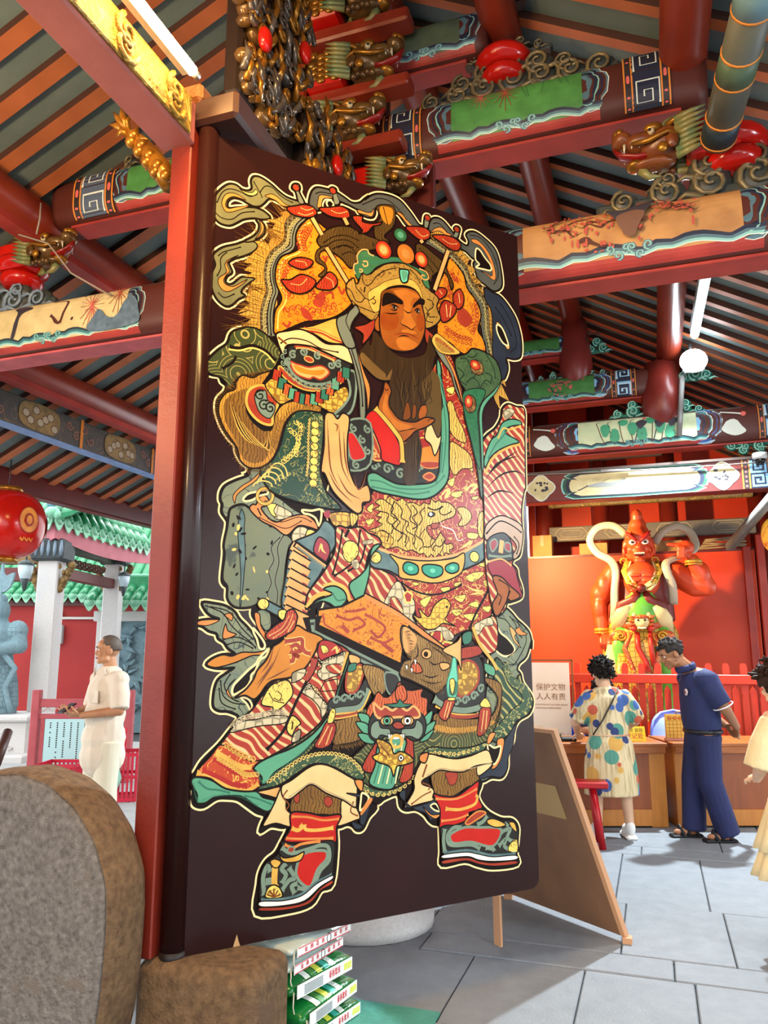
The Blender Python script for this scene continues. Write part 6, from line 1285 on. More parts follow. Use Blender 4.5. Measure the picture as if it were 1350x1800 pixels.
# rice bags
BAGG = M('green_bag_plastic', '#0f7a35', .22, col2='#0a5f28', scale=7, bump=.25, bscale=18, coat=.5); BAGD = M('dark_green_bag', '#0d3a28', .2, col2='#0a2d22', scale=6, bump=.25, bscale=16, coat=.5)
BAGW = M('clear_white_bag', '#b9c6c0', .2, col2='#9fb3ad', scale=8, bump=.3, bscale=20, coat=.5); LBL = M('bag_label', '#e6ebe6', .35); RINK = M('label_red', '#c92a3c', .4); YINK = M('label_yellow', '#d8dc4e', .4); GINK = M('label_grey', '#6f7a80', .5)
STR = M('bag_string', '#d8d2bd', .7)
def bag(idx, z, top, label, ang, off, h, writing, mt, dx=0):
    root = thing('rice_bag', label, 'bag', (-1.405+off+dx, 3.26, z), ang, 'rice bags under the door'); n = 20; rings = []
    L, Wd = .42, .34                         # L along local y (label side), depth along -x
    for i, u in enumerate((-.5, -.47, -.42, -.25, 0, .25, .42, .47, .5)):
        e = (1-abs(u*2)**5*.75); r = []
        for j in range(n):
            a = 2*pi*j/n; c, s_ = cos(a), sin(a)
            r.append((math.copysign(abs(c)**.6, c)*Wd/2*(.9+.1*e)-Wd/2, u*L, math.copysign(abs(s_)**.75, s_)*h/2*(.35+.65*e)+h/2))
        rings.append(r)
    m = MB(); m.loft(rings, mt); m.build('bag_body', parent=root)
    m = MB()
    def lab(a, b, off2): return (off2+.004-.002*(abs(a)*4)**3, a, b)
    m.prism([(-.185, h*.22), (.185, h*.22), (.185, h*.78), (-.185, h*.78)], .002, lambda a, b, c: (.004+c, a, b), LBL); m.build('label', parent=root)
    if writing == 'top':
        m = MB()
        for zz in (h*.26, h*.74): m.box((.0068, 0, zz), (.001, .36, .003), RINK)
        m.build('label_border', parent=root)
        for i, ch in enumerate('金典荟香'): text_mesh('label_character', ch, h*.34, RINK, root, (.0068, -.13+.038*i, h*.5), (pi/2, 0, pi/2))
        for i, ch in enumerate('福寿米'): text_mesh('label_character', ch, h*.34, RINK, root, (.0068, .07+.04*i, h*.5), (pi/2, 0, pi/2))
        m = MB(); m.tube([(.0068, .025+.014*cos(a*pi/6), h*.5+.018*sin(a*pi/6)) for a in range(13)], .0016, INK, 5); m.build('label_emblem', parent=root)
    else:
        for i, ch in enumerate('泰香软米'): text_mesh('label_character', ch, h*.36, RINK, root, (.0068, .03+.02*i, h*.5), (pi/2, 0, pi/2), sx=.6)
        m = MB()
        for i in range(6): m.box((.0068, -.08, h*(.3+.07*i)), (.001, .12, .003), GINK)
        m.build('small_print', parent=root)
        m = MB()
        for i in range(4): m.box((.0068, .13+.014*i, h*.5), (.001, .01, h*.3), YINK)
        m.build('yellow_print', parent=root)
        m = MB()
        for u, c in ((-.1, LBL), (-.06, GRN), (-.02, YINK), (.03, M('teal_print', '#3fae9c', .4)), (.07, LBL)):
            m.loft([[(math.copysign(abs(cos(a))**.6, cos(a))*Wd/2*1.004-Wd/2, u+w*.016, math.copysign(abs(sin(a))**.75, sin(a))*h/2*1.012+h/2) for w in (-1, 1)] for a in (.45, .6, .8, 1.0, 1.2, 1.4)], c, cap=False, closed=False)
        m.build('printed_bands', parent=root)
    m = MB(); m.tube([(.0, -.2, h*.55), (.012, -.215, h*.3), (.006, -.21, h*.0), (.015, -.212, -h*.25)], .0028, STR, 5); m.build('string', parent=root)
    return root
a0 = radians(-13)
for i, (z, h, w_, mt, lab, off) in enumerate(((.0, .075, 'low', BAGG, 'lowest green rice bag of the stack, almost cut by the bottom of the photo', .06), (.078, .085, 'low', BAGG, 'second green rice bag from the bottom with white label and yellow print', .055),
        (.166, .09, 'low', BAGG, 'green rice bag with white label in the middle of the stack', .015), (.26, .062, 'top', BAGW, 'clear white rice bag with red characters, second from the top', -.015), (.326, .062, 'top', BAGW, 'topmost clear rice bag with red characters, just under the door edge', .01))):
    bag(i, z, 0, lab, a0+radians((0, 4, -2, 3, -1)[i]), off, h, w_, mt)
m = MB(); m.box((-1.25, 3.42, .006), (.55, .3, .01), M('teal_mat', '#3e8f80', .6, col2='#357d70', scale=14, bump=.3)); tag(m.build('floor_mat'), 'teal plastic mat on the floor beside the rice bags', 'mat')

# ---------------------------------------------------------------- A-frame board standing behind the door
MDF = M('brown_board', '#7d5a40', .55, col2='#70503a', scale=5); EDGE = M('board_edge', '#b98a64', .55)
a_, b_, t_ = Vector((-.25, 4.72, .03)), Vector((-.91, 5.23, .03)), Vector((-.58, 4.58, 1.1))
ux = (b_-a_).normalized(); vz = (t_-a_); nrm = ux.cross(vz).normalized()
root = thing('board_stand', 'brown easel-style board leaning open behind the door, seen from its back', 'sign stand', a_)
def bm_(a, b, c): return ux*a + vz*b - nrm*(.0-c)
m = MB(); m.prism([(.02, 0), (1.05, 0), (.95, 1.0), (0, 1.0)], .022, bm_, MDF); m.build('board', parent=root)
m = MB(); m.prism([(-.012, 0), (.02, 0), (.0, 1.0), (-.03, 1.0)], .03, bm_, EDGE); m.build('edge_strip', parent=root)
m = MB(); m.prism([(-.03, 1.0), (.95, 1.0), (.95, 1.02), (-.03, 1.02)], .03, bm_, EDGE); m.build('top_strip', parent=root)
m = MB(); sg = -1 if (bm_(.4, .5, .03)-bm_(.4, .5, 0)).dot(Vector((0, -1, 0))) < 0 else 1
m.prism([(.12, .55), (.6, .55), (.6, .72), (.12, .72)], .03, lambda a, b, c: bm_(a, b, c-.004 if sg < 0 else c), M('tan_paper', '#a68a5c', .6)); m.build('paper_patch', parent=root)
m = MB(); m.box((.02, .0, -.013), (.05, .06, .03), EDGE)
m.box(tuple(ux*.92 + Vector((0, 0, -.013))), (.05, .06, .03), EDGE); m.build('foot', parent=root)
m = MB(); p_ = Vector((-.89, 4.44, .0))-a_; q_ = bm_(.72, .62, 0); d_ = (q_-p_).normalized(); s_ = Vector((.75, -.66, 0)); f_ = d_.cross(s_)
m.prism([(-.03, 0), (.03, 0), (.03, (q_-p_).length), (-.03, (q_-p_).length)], .02, lambda a, b, c: p_+s_*a+d_*b+f_*c, EDGE); m.build('prop_leg', parent=root)
# ---------------------------------------------------------------- far end: panel, columns, tie beams, boxes
PANEL = M('orange_panel_paint', '#c93c0a', .5, col2='#bb3408', scale=1.5)
m = MB(); m.box((-.2, 12.2, 1.525), (3.3, .06, 3.05), PANEL, bev=.004); tag(m.build('screen_panel'), 'large plain orange red panel standing behind the guardian statue', 'panel')
for x, y, t, lab in ((1.34, 12.12, 3.06, 'narrow red post at the right edge of the orange panel'), (1.5, 11.95, 3.2, 'taller bright red post outside the right edge of the panel')):
    m = MB(); m.box((x, y, t/2), (.1, .1, t), M('bright_red_post', '#b32f16', .4, col2='#9c2712', scale=3), bev=.006); tag(m.build('panel_post'), lab, 'post')
COLM = M('column_maroon', '#6a1f14', .3, col2='#551912', scale=3)
for x, lab in ((-1.6, 'dark red column at the far left, just beside the door edge'), (-.7, 'dark red column above the statue left shoulder'), (.34, 'dark red column above the statue right hand'), (1.62, 'dark red column near the right end of the far lintel')):
    m = MB(); m.tube([(x, 12.75, 0), (x, 12.75, roofz(x)-.1)], .14, COLM, 18); tag(m.build('wall_column'), lab, 'column')
TIE = M('tie_dusty', '#6d6a5f', .6, col2='#55524a', scale=14, amt=1, bump=.3, kind='blot', lscale=40, line='#8f8a70', thick=1.2); TIEG = M('tie_gilt', '#8a7a48', .5, col2='#6d6038', scale=10, kind='swirl', lscale=9, line='#c0a860', freq=3, thick=.25)
for z, mt, x0, x1, lab in ((3.44, TIE, -1.5, 1.55, 'dusty grey tie beam with octagon motifs behind the statue head'), (4.0, TIEG, -1.5, 1.55, 'gilt patterned tie beam just below the flat lintel'), (4.75, TIE, -1.5, .3, 'dim tie beam high between the far columns')):
    root = thing('tie_beam', lab, 'beam')
    m = MB(); m.box(((x0+x1)/2, 12.6, z), (x1-x0, .1, .24), mt, bev=.01); m.build('tie_board', parent=root)
    m = MB()
    for i in range(4):
        x = x0+.35+i*.78; w = .26
        m.tube([(x+px*w, 12.545, z+pz*.09) for px, pz in ((-1, 0), (-.7, 1), (.7, 1), (1, 0), (.7, -1), (-.7, -1), (-1, 0))], .009, M('octagon_line', '#9c9784', .5), 5)
        m.tube([(x+px*w*.7, 12.545, z+pz*.055) for px, pz in ((-1, 0), (-.7, 1), (.7, 1), (1, 0), (.7, -1), (-.7, -1), (-1, 0))], .006, M('octagon_line', '#9c9784', .5), 5)
    m.build('octagon_motif', parent=root)
CARD = M('cardboard', '#b08a52', .75, col2='#a07c48', scale=7)
for x, w, h, lab in ((-1.58, .3, .34, 'tall cardboard box on the panel top beside the door edge'), (-.8, .42, .18, 'cardboard box on the panel top left of the statue head'), (.22, .55, .17, 'flat cardboard box on the panel top right of the statue head')):
    root = thing('cardboard_box', lab, 'box', (x, 12.3, 3.05))
    m = MB(); m.box((0, .06, h/2), (w, .24, h), CARD, bev=.006); m.build('carton', parent=root)
    m = MB(); m.box((0, .06, h+.002), (w*.98, .05, .002), M('packing_tape', '#8f7040', .4)); m.box((0, -.0615, h*.75), (.05, .002, h*.5), M('packing_tape', '#8f7040', .4)); m.build('tape', parent=root)
m = MB(); m.box((-.2, 12.36, 3.03), (3.3, .42, .03), DKRED); tag(m.build('panel_ledge'), 'dark ledge behind the top edge of the orange panel', 'ledge')
for i in range(6):
    m = MB(); m.tube([(.72+.02*i, 12.3+.03*(i % 3), 3.08+.028*i), (1.35+.02*(i % 2), 12.28, 3.1+.05*sin(i*1.7)+.02*i)], .014, M('pale_stick', '#9a8a70', .7, col2='#7f7058', scale=12), 6)
    tag(m.build('bamboo_stick'), 'pale stick in the loose bundle lying on the panel top', 'stick', 'sticks on top of the panel')
m = MB(); p = ony(1282, 962, 9.9); q = ony(1362, 868, 9.2); m.tube([p, q], (.08, .06), M('grey_strut', '#6d6a64', .6, col2='#59564f', scale=8), 4, up=(0, 1, 0))
tag(m.build('diagonal_strut'), 'grey diagonal strut rising to the right edge above the red posts', 'strut')
m = MB(); m.box((2.8, 13.0, 1.6), (2.2, .08, 3.2), M('dark_alcove', '#2a1518', .6, col2='#22161c', scale=4)); tag(m.build('alcove_dark_panel'), 'plain dark panel standing for the dark interior right of the red posts', 'screen')  # the interior's darkness is put into this panel's colour
root = thing('roller_shutter', 'grey ribbed shutter low at the right edge behind the fence', 'shutter', (2.0, 12.5, 0))
for i in range(16):
    m = MB(); m.box((-.35+.05*i, 0, 1.0), (.036, .03, 2.0), M('shutter_grey', '#8a8884', .45, metal=.4)); m.build('shutter_slat', parent=root)
m = MB(); m.box((.03, 0, 2.04), (.86, .06, .08), DKRED); m.build('shutter_rail', parent=root)
def lantern(label, loc, r, h, tas=True, mt=None, print_=True, warm=True):
    root = thing('paper_lantern', label, 'lantern', loc); mt = mt or LACQ
    prof = [(r*.34, -h/2)] + [(r*sin(pi*(.12+.76*i/14))**.75, -h/2*cos(pi*(.1+.8*i/14))) for i in range(15)] + [(r*.34, h/2)]
    m = MB(); m.lathe(prof, mt, 28); m.build('lantern_shade', parent=root)
    m = MB(); m.lathe([(r*.36, h/2-.01), (r*.36, h/2+.04), (r*.2, h/2+.05)], GILT, 18); m.lathe([(r*.36, -h/2+.01), (r*.36, -h/2-.04), (r*.2, -h/2-.05)], GILT, 18); m.build('cap', parent=root)
    m = MB(); m.tube([(0, 0, h/2+.04), (0, 0, h/2+.35)], .006, INK, 5); m.build('cord', parent=root)
    return root, prof
l1, _ = lantern('partly seen yellow and red lantern at the right edge of the photo', ony(1372, 940, 9.6), .2, .42, mt=M('lantern_yellow', '#d9a93a', .5, kind='swirl', scale=6, line='#b3261a', freq=3, thick=.3, emit='#c9862a', estr=.25))

# ---------------------------------------------------------------- floodlight and tube at the far truss
root = thing('led_floodlight', 'bright white floodlight hanging at the far truss by the red bulb-shaped post', 'lamp', ony(1219, 634, 9.05))
m = MB(); m.ball((0, 0, 0), (.15, .05, .14), M('flood_glass', '#f2fbff', .2, emit='#e8f6ff', estr=22), 20, 12); m.build('glowing_lens', parent=root)
m = MB(); m.box((0, .09, 0), (.24, .07, .22), M('lamp_grey', '#8b9090', .4, metal=.5), bev=.02); m.build('housing', parent=root)
m = MB(); m.tube([(0, .12, .1), (-.02, .16, .26)], .02, M('lamp_grey', '#8b9090', .4, metal=.5), 8); m.build('bracket', parent=root)
m = MB(); m.tube([(-.12, .2, -.1), (-.2, .2, -.82)], .03, M('conduit', '#7c7a78', .5), 8); m.build('conduit', parent=root)
lamp('floodlight_beam', 'SPOT', root.location + Vector((0, -.2, -.05)), 1700, (.8, .93, 1.0), (.2, 6.0, 0), .08, radians(128), .4)
root = thing('cool_tube_lamp', 'pale glowing tube lamp beside the red purlin above the floodlight', 'lamp')
p, q = ony(1241, 484, 6.7), ony(1221, 588, 8.3)
m = MB(); m.tube([p, q], .045, M('cool_tube_glass', '#dff4f4', .3, emit='#bfe6ea', estr=1.6), 12); m.build('glass_tube', parent=root)
m = MB(); m.tube([p+Vector((0, 0, .06)), q+Vector((0, 0, .06))], .05, M('lamp_grey', '#8b9090', .4, metal=.5), 8); m.build('batten', parent=root)
root = thing('dome_camera', 'small dark dome camera under the right end of the flat lintel', 'camera', ony(1336, 806, 9.36))
m = MB(); m.lathe([(.08, .06), (.08, .0), (.06, -.01)], M('camera_white', '#b9bcbc', .4), 18); m.build('camera_base', parent=root)
m = MB(); m.ball((0, 0, -.02), .055, M('dark_glass', '#0c0d10', .08), 14, 8); m.build('dome', parent=root)
m = MB(); m.tube([ony(925, 835, 9.36), ony(1050, 830, 9.36), ony(1200, 822, 9.36), ony(1350, 812, 9.36)], .008, M('grey_cable', '#8d8377', .6), 5)
m.tube([ony(1056, 828, 9.36), ony(1108, 826, 9.36)], .016, M('camera_white', '#b9bcbc', .4), 6)
tag(m.build('lintel_cable'), 'thin cables running along the top of the flat lintel', 'cable')

# ---------------------------------------------------------------- red picket fence
FENCE = M('fence_red', '#cf3410', .4, col2='#bd2c0d', scale=3)
root = thing('picket_fence', 'bright red wooden picket fence between the desks and the statue', 'fence', (0, 9.3, 0))
m = MB(); prof = [(-.034, 0), (.034, 0), (.034, 1.08), (.026, 1.1), (.034, 1.12), (.034, 1.41), (.02, 1.44), (-.02, 1.44), (-.034, 1.41), (-.034, 1.12), (-.026, 1.1), (-.034, 1.08)]
m.prism(prof, .05, lambda a, b, c: (a, c-.025, b), FENCE); pk = m.build('picket', parent=root); pk.location = (-2.6+.175*0, 0, 0)
for i in range(1, 30): piece(pk, 'picket', root, (-2.6+.175*i, 0, 0))
m = MB(); m.prism([(-.034, 0), (.034, 0), (.034, 1.14), (0, 1.2), (-.034, 1.14)], .05, lambda a, b, c: (a, c-.025, b), FENCE); pk = m.build('lower_picket', parent=root); pk.location = (-2.51, .09, 0)
for i in range(1, 29): piece(pk, 'lower_picket', root, (-2.51+.175*i, .09, 0))
for z in (1.27, .3):
    m = MB(); m.box((0, -.06, z), (5.3, .07, .1), FENCE, bev=.006); m.build('rail', parent=root)
m = MB(); m.box((-.15, 11.0, .2), (2.6, 2.0, .4), GRAN, bev=.03); tag(m.build('statue_plinth'), 'stone plinth under the red guardian statue behind the fence', 'plinth')

# ---------------------------------------------------------------- desks and the things on them
WOOD = M('honey_wood', '#a65f28', .35, col2='#8f4d1f', scale=4, stretch=(1, 1, 8), bump=.05); WOODL = M('light_wood_post', '#b9762f', .4, col2='#a86828', scale=5, stretch=(6, 6, 1)); WOODD = M('desk_panel_wood', '#8d4a24', .4, col2='#7d401e', scale=3, stretch=(5, 1, 1)); SHAD = M('desk_inside', '#3a1f12', .7)
def desk(label, loc, rz, L):
    root = thing('desk', label, 'desk', loc, rz)
    m = MB(); m.box((0, .3, .725), (L+.04, .64, .035), WOOD, bev=.006); m.build('desktop', parent=root)
    m = MB(); m.box((0, -.005, .68), (L, .03, .06), WOOD, bev=.004); m.build('front_rail', parent=root)
    for sx in (-1, 1):
        m = MB(); m.box((sx*(L/2-.075), .3, .355), (.15, .56, .7), WOODL, bev=.005); m.build('side_post', parent=root)
    m = MB(); m.box((0, .03, .4), (L-.3, .02, .5), WOODD); m.build('front_panel', parent=root)
    m = MB(); m.box((0, .02, .09), (L-.3, .04, .14), WOODL, bev=.004); m.build('bottom_rail', parent=root)
    m = MB(); m.box((0, .5, .36), (L-.3, .02, .7), SHAD); m.build('back_panel', parent=root)
    return root
dz = radians(19)
desk('left honey brown desk with the yellow sign, in front of the dotted dress', (-.67, 7.5, 0), dz, 1.5)
desk('right honey brown desk behind the man in navy', (.83, 8.03, 0), dz, 1.5)
def deskp(px, py, dy=0): p = onz(px, py, .744); return p
def on_desk(u, v, z=.7445, right=False):
    b = Vector((.83, 8.03, 0)) if right else Vector((-.67, 7.5, 0)); return b+Vector((cos(dz)*u-sin(dz)*v, sin(dz)*u+cos(dz)*v, z))
YEL = M('sign_yellow', '#e8c81e', .45)
root = thing('desk_sign', 'small yellow folded sign with red and brown characters on the left desk', 'sign', on_desk(.52, .12), dz)
m = MB(); m.prism([(-.105, .0), (.105, .0), (.105, .13), (-.105, .13)], .004, lambda a, b, c: (a, b*.25+c, b), YEL); m.build('sign_face', parent=root)
m = MB(); m.prism([(-.105, .0), (.105, .0), (.105, .13), (-.105, .13)], .004, lambda a, b, c: (a, .068-b*.25+c, b), YEL); m.build('sign_back', parent=root)
tl = math.atan(1/.25)
text_mesh('sign_lettering', '售牌 冒袍', .04, M('sign_brown', '#8a5a14', .5), root, (0, .0225, .095), (tl, 0, 0)); text_mesh('sign_lettering', '登记处', .056, M('sign_red', '#b8281c', .5), root, (0, .0085, .042), (tl, 0, 0))
root = thing('calendar_board', 'yellow gridded calendar card with a handle standing on the right desk', 'calendar', on_desk(-.62, .16, right=True), dz)
m = MB(); m.box((0, 0, .125), (.29, .012, .23), M('calendar_yellow', '#e2b24a', .5)); m.build('card', parent=root)
m = MB()
for i in range(9): m.box((-.14+.035*i, -.007, .1), (.003, .002, .16), M('grid_brown', '#9a6a22', .5))
for i in range(6): m.box((0, -.007, .02+.032*i), (.28, .002, .003), M('grid_brown', '#9a6a22', .5))
m.build('grid', parent=root)
m = MB()
for i in range(5): m.ball((-.1+.05*i, -.007, .205), (.024, .003, .018), M('calendar_orange', '#c8742a', .5), 10, 6)
m.build('header_print', parent=root)
m = MB(); m.tube([(-.04, 0, .24), (-.03, 0, .262), (.03, 0, .262), (.04, 0, .24)], .006, M('grid_brown', '#9a6a22', .5), 6); m.build('handle', parent=root)
m = MB(); m.box((0, 0, .012), (.3, .06, .024), M('pink_base', '#cf8a78', .4)); m.build('base', parent=root)
root = thing('card_reader', 'small black payment terminal lying on the left desk beside the woman', 'terminal', on_desk(-.1, .14), dz)
m = MB(); m.box((0, 0, .018), (.15, .1, .035), M('black_plastic', '#15161a', .35), bev=.008); m.build('terminal_body', parent=root)
m = MB(); m.box((0, -.01, .037), (.11, .05, .003), M('dark_glass', '#0c0d10', .08)); m.build('terminal_screen', parent=root)
root = thing('steel_cup', 'ribbed steel cup on the left desk above the brown board', 'cup', on_desk(-.36, .22))
m = MB(); m.lathe([(.032, 0), (.04, .01), (.04, .115), (.037, .12), (.034, .02)], M('steel', '#aab2b6', .2, metal=.9), 20); m.build('cup_body', parent=root)
m = MB(); m.lathe([(.0405, .03), (.0405, .04)], INK, 20, cap=False); m.lathe([(.0405, .07), (.0405, .085)], INK, 20, cap=False); m.build('dark_band', parent=root)
root = thing('green_box', 'little dark green box on the left desk behind the payment terminal', 'box', on_desk(-.2, .2), dz)
m = MB(); m.box((0, 0, .025), (.09, .06, .05), M('box_green', '#2c5a34', .5), bev=.004); m.build('box_body', parent=root)
m = MB(); m.box((0, 0, .052), (.094, .064, .006), M('box_lid', '#234a2b', .5)); m.build('lid', parent=root)
# chairs
def plastic_chair(label, loc, rz, c, w=.46):
    root = thing('plastic_chair', label, 'chair', loc, rz); k = M(c[0], c[1], .25, coat=.3); o_ = [(-w/2, .44), (w/2, .44), (w/2, .68), (w*.42, .84), (w*.25, .92), (0, .945), (-w*.25, .92), (-w*.42, .84), (-w/2, .68)]
    m = MB(); m.prism(crom(o_, 3, True), .02, lambda a, b, q: (a, .22-(a*a)*.6+q+(b-.44)*.15, b), k, True); m.build('backrest', parent=root)
    m = MB(); m.tube([(a, .2-(a*a)*.6+(b-.44)*.15, b) for a, b in [(-w/2, .46)]+o_[2:]+[(-w/2, .46)]][1:-1], .012, k, 6); m.build('back_rim', parent=root)
    m = MB(); m.box((0, 0, .43), (w, .44, .03), k, bev=.012); m.build('seat', parent=root)
    for sx in (-1, 1):
        for sy in (-1, 1):
            m = MB(); m.tube([(sx*(w/2-.04), sy*.18, .42), (sx*(w/2+.0), sy*.21, 0)], [.026, .018], k, 8); m.build('leg', parent=root)
    return root
pc = ony(1014, 1300, 8.15)
plastic_chair('glossy blue plastic chair behind the left desk', (pc.x+.12, 8.42, 0), radians(10), ('chair_blue', '#2f4fd0'))
pc = ony(1192, 1300, 8.9)
r_ = plastic_chair('lavender plastic chair behind the calendar', (pc.x+.06, 8.86, 0), radians(19), ('chair_lavender', '#8f9be0'), .56)
m = MB(); m.box((0, .24, .87), (.09, .006, .03), M('sticker_white', '#d8dcea', .4)); m.build('sticker', parent=r_)
# stool
REDP = M('stool_red', '#b8121c', .35, col2='#a00e18', scale=5, kind='blot', lscale=18, line='#c98a7c', thick=2.2)
root = thing('wooden_stool', 'red painted wooden bench stool beside the brown board', 'stool', (-.62, 6.86, 0), radians(10))
m = MB(); m.box((-.1, 0, .485), (.58, .2, .05), REDP, bev=.008); m.build('seat', parent=root)
for sx in (-1, 1):
    for sy in (-1, 1):
        m = MB(); m.tube([(-.1+sx*.17, sy*.06, .46), (-.1+sx*.22, sy*.12, .0)], (.028, .022), REDP, 4); m.build('leg', parent=root)
    m = MB(); m.box((-.1+sx*.19, 0, .22), (.025, .18, .035), REDP); m.build('stretcher', parent=root)
# notice board with the poster
root = thing('poster_stand', 'upright poster in a brown frame with a cultural heritage slogan, between door and blue chair', 'poster', (-1.1, 8.55, 0), radians(4))
FR = M('frame_brown', '#8a4a20', .45)
m = MB(); m.box((-.08, 0, .95), (.62, .012, 1.0), M('poster_paper', '#ecd9c4', .5, col2='#e6cfb6', scale=3)); m.build('poster_sheet', parent=root)
for sx in (-1, 1):
    m = MB(); m.box((-.08+sx*.34, .0, .74), (.022, .022, 1.48), FR); m.build('frame_post', parent=root)
for z in (1.475, .42):
    m = MB(); m.box((-.08, 0, z), (.7, .022, .02), FR); m.build('frame_rail', parent=root)
m = MB()
for sx in (-1, 1): m.box((-.08+sx*.34, 0, .015), (.05, .36, .03), FR)
m.build('foot', parent=root)
PT = M('poster_brown', '#8a6238', .5)
text_mesh('poster_lettering', '保护文物', .078, PT, root, (.03, -.008, 1.19), (pi/2, 0, 0)); text_mesh('poster_lettering', '人人有责', .078, PT, root, (.03, -.008, 1.09), (pi/2, 0, 0))
text_mesh('poster_lettering', 'PROTECTION OF CULTURAL RELICS', .022, PT, root, (.02, -.008, 1.01), (pi/2, 0, 0)); text_mesh('poster_lettering', 'EVERYONE IS RESPONSIBLE', .022, PT, root, (.0, -.008, .975), (pi/2, 0, 0))
m = MB()
for i in range(5): m.box((-.12+.06*i, -.0075, .74-.012*abs(i-2)), (.058, .001, .012), M('poster_pale', '#dcb9a0', .5)); m.box((-.12+.06*i, -.0075, .69), (.012, .001, .08), M('poster_pale', '#dcb9a0', .5))
m.box((0, -.0075, .64), (.34, .001, .01), M('poster_pale', '#dcb9a0', .5)); m.build('poster_drawing', parent=root)
# ---------------------------------------------------------------- people
V = Vector
class Flesh(MB):
    """overlapping tapered volumes, later joined into one skin"""
    def limb(s, pts, rs, mat=None, n=12, sy=1.0):
        pts = [V(p) for p in pts]
        for i in range(len(pts)-1):
            a, b = pts[i], pts[i+1]; ra, rb = rs[i], rs[i+1]
            s.tube([a, a.lerp(b, .5), b], [ra, (ra+rb)/2*1.02, rb], mat, n, sy=sy)
        for p, r in zip(pts, rs): s.ball(p, r*.995, mat, n, 8)
        return s
    def hand(s, w, d, nrm, curl=.5, side=1, k=1.0):
        """palm, four unequal bent fingers and a thumb that leaves the side of the palm"""
        w, d, nrm = V(w), V(d).normalized(), V(nrm).normalized(); nrm = (nrm-d*nrm.dot(d)).normalized(); ac = d.cross(nrm)*side
        c = w+d*.05*k; B = Matrix((ac, d, nrm)).transposed().to_4x4()
        s.ball(c, (.041*k, .05*k, .017*k), None, 12, 8, B)
        for i, (o, L) in enumerate(((-.031, .062), (-.0105, .075), (.0105, .07), (.031, .054))):
            p = w+d*.088*k+ac*o*k; dr = (d+ac*o*3).normalized(); pts = [p-d*.02*k, p]; a = 0
            for seg, f in enumerate((.45, .32, .25)):
                a += curl*(.55, .75, .6)[seg]; v = dr*cos(a)+nrm*sin(a); pts.append(pts[-1]+v*L*f*k)
            s.limb(pts, [.0095*k, .0093*k, .0085*k, .008*k, .007*k], n=8)
        p = w+d*.025*k-ac*.03*k; t1 = p+(-ac*.7+d*.6+nrm*.25).normalized()*.042*k; t2 = t1+(d*.9-ac*.1+nrm*.4*(1+curl)).normalized()*.034*k
        s.limb([w+d*.02*k-ac*.015*k, p, t1, t2], [.013*k, .0125*k, .0105*k, .0085*k], n=8)
def head_mtx(c, fwd, tilt=(0, 0, 1)):
    f = V(fwd).normalized(); u = V(tilt); u = (u-f*u.dot(f)).normalized(); x = u.cross(f)
    return Matrix.Translation(V(c)) @ Matrix((-x, -f, u)).transposed().to_4x4()
def head(fl, T, k=1.0):
    P = lambda x, y, z: T @ V((x*k, y*k, z*k)); R3 = T.to_3x3().to_4x4()
    def b(x, y, z, r): fl.ball(P(x, y, z), tuple(q*k for q in r), None, 14, 10, R3)
    b(0, .012, .025, (.074, .092, .092)); b(0, -.025, -.045, (.058, .06, .068)); b(0, -.045, .03, (.062, .045, .055)); b(0, -.065, -.09, (.026, .022, .022))
    b(0, -.088, -.022, (.012, .018, .02)); b(0, -.08, .0, (.009, .012, .028)); b(0, -.078, -.06, (.026, .012, .011))
    for sx in (-1, 1):
        b(sx*.077, .01, -.012, (.012, .022, .032)); b(sx*.036, -.06, -.03, (.024, .02, .02)); b(sx*.013, -.085, -.03, (.009, .011, .009)); b(sx*.032, -.075, .026, (.024, .011, .009)); b(sx*.045, -.02, -.075, (.02, .03, .024))
def face(root, T, brow, lip, k=1.0, iris='#2a1a10'):
    def ob(name, fn): m = MB(); fn(m); o = m.build(name, parent=root); o.matrix_local = T; return o
    for sx in (-1, 1):
        def eye(m):
            m.ball((sx*.032*k, -.075*k, .006*k), (.014*k, .009*k, .008*k), M('eyeball', '#e2dcd2', .2), 12, 8); m.ball((sx*.031*k, -.083*k, .006*k), (.0058*k, .003*k, .0058*k), M('iris_dark', '#20140e', .15), 10, 6)
        ob('eye', eye); ob('eyebrow', lambda m: m.tube([(sx*.012*k, -.086*k, .022*k), (sx*.032*k, -.088*k, .03*k), (sx*.052*k, -.074*k, .026*k)], [.003*k, .0045*k, .002*k], brow, 6))
    ob('lips', lambda m: (m.tube([(-.022*k, -.083*k, -.06*k), (0, -.094*k, -.056*k), (.022*k, -.083*k, -.06*k)], [.002*k, .005*k, .002*k], lip, 6), m.tube([(-.018*k, -.083*k, -.065*k), (0, -.092*k, -.066*k), (.018*k, -.083*k, -.065*k)], [.002*k, .005*k, .002*k], lip, 6)))
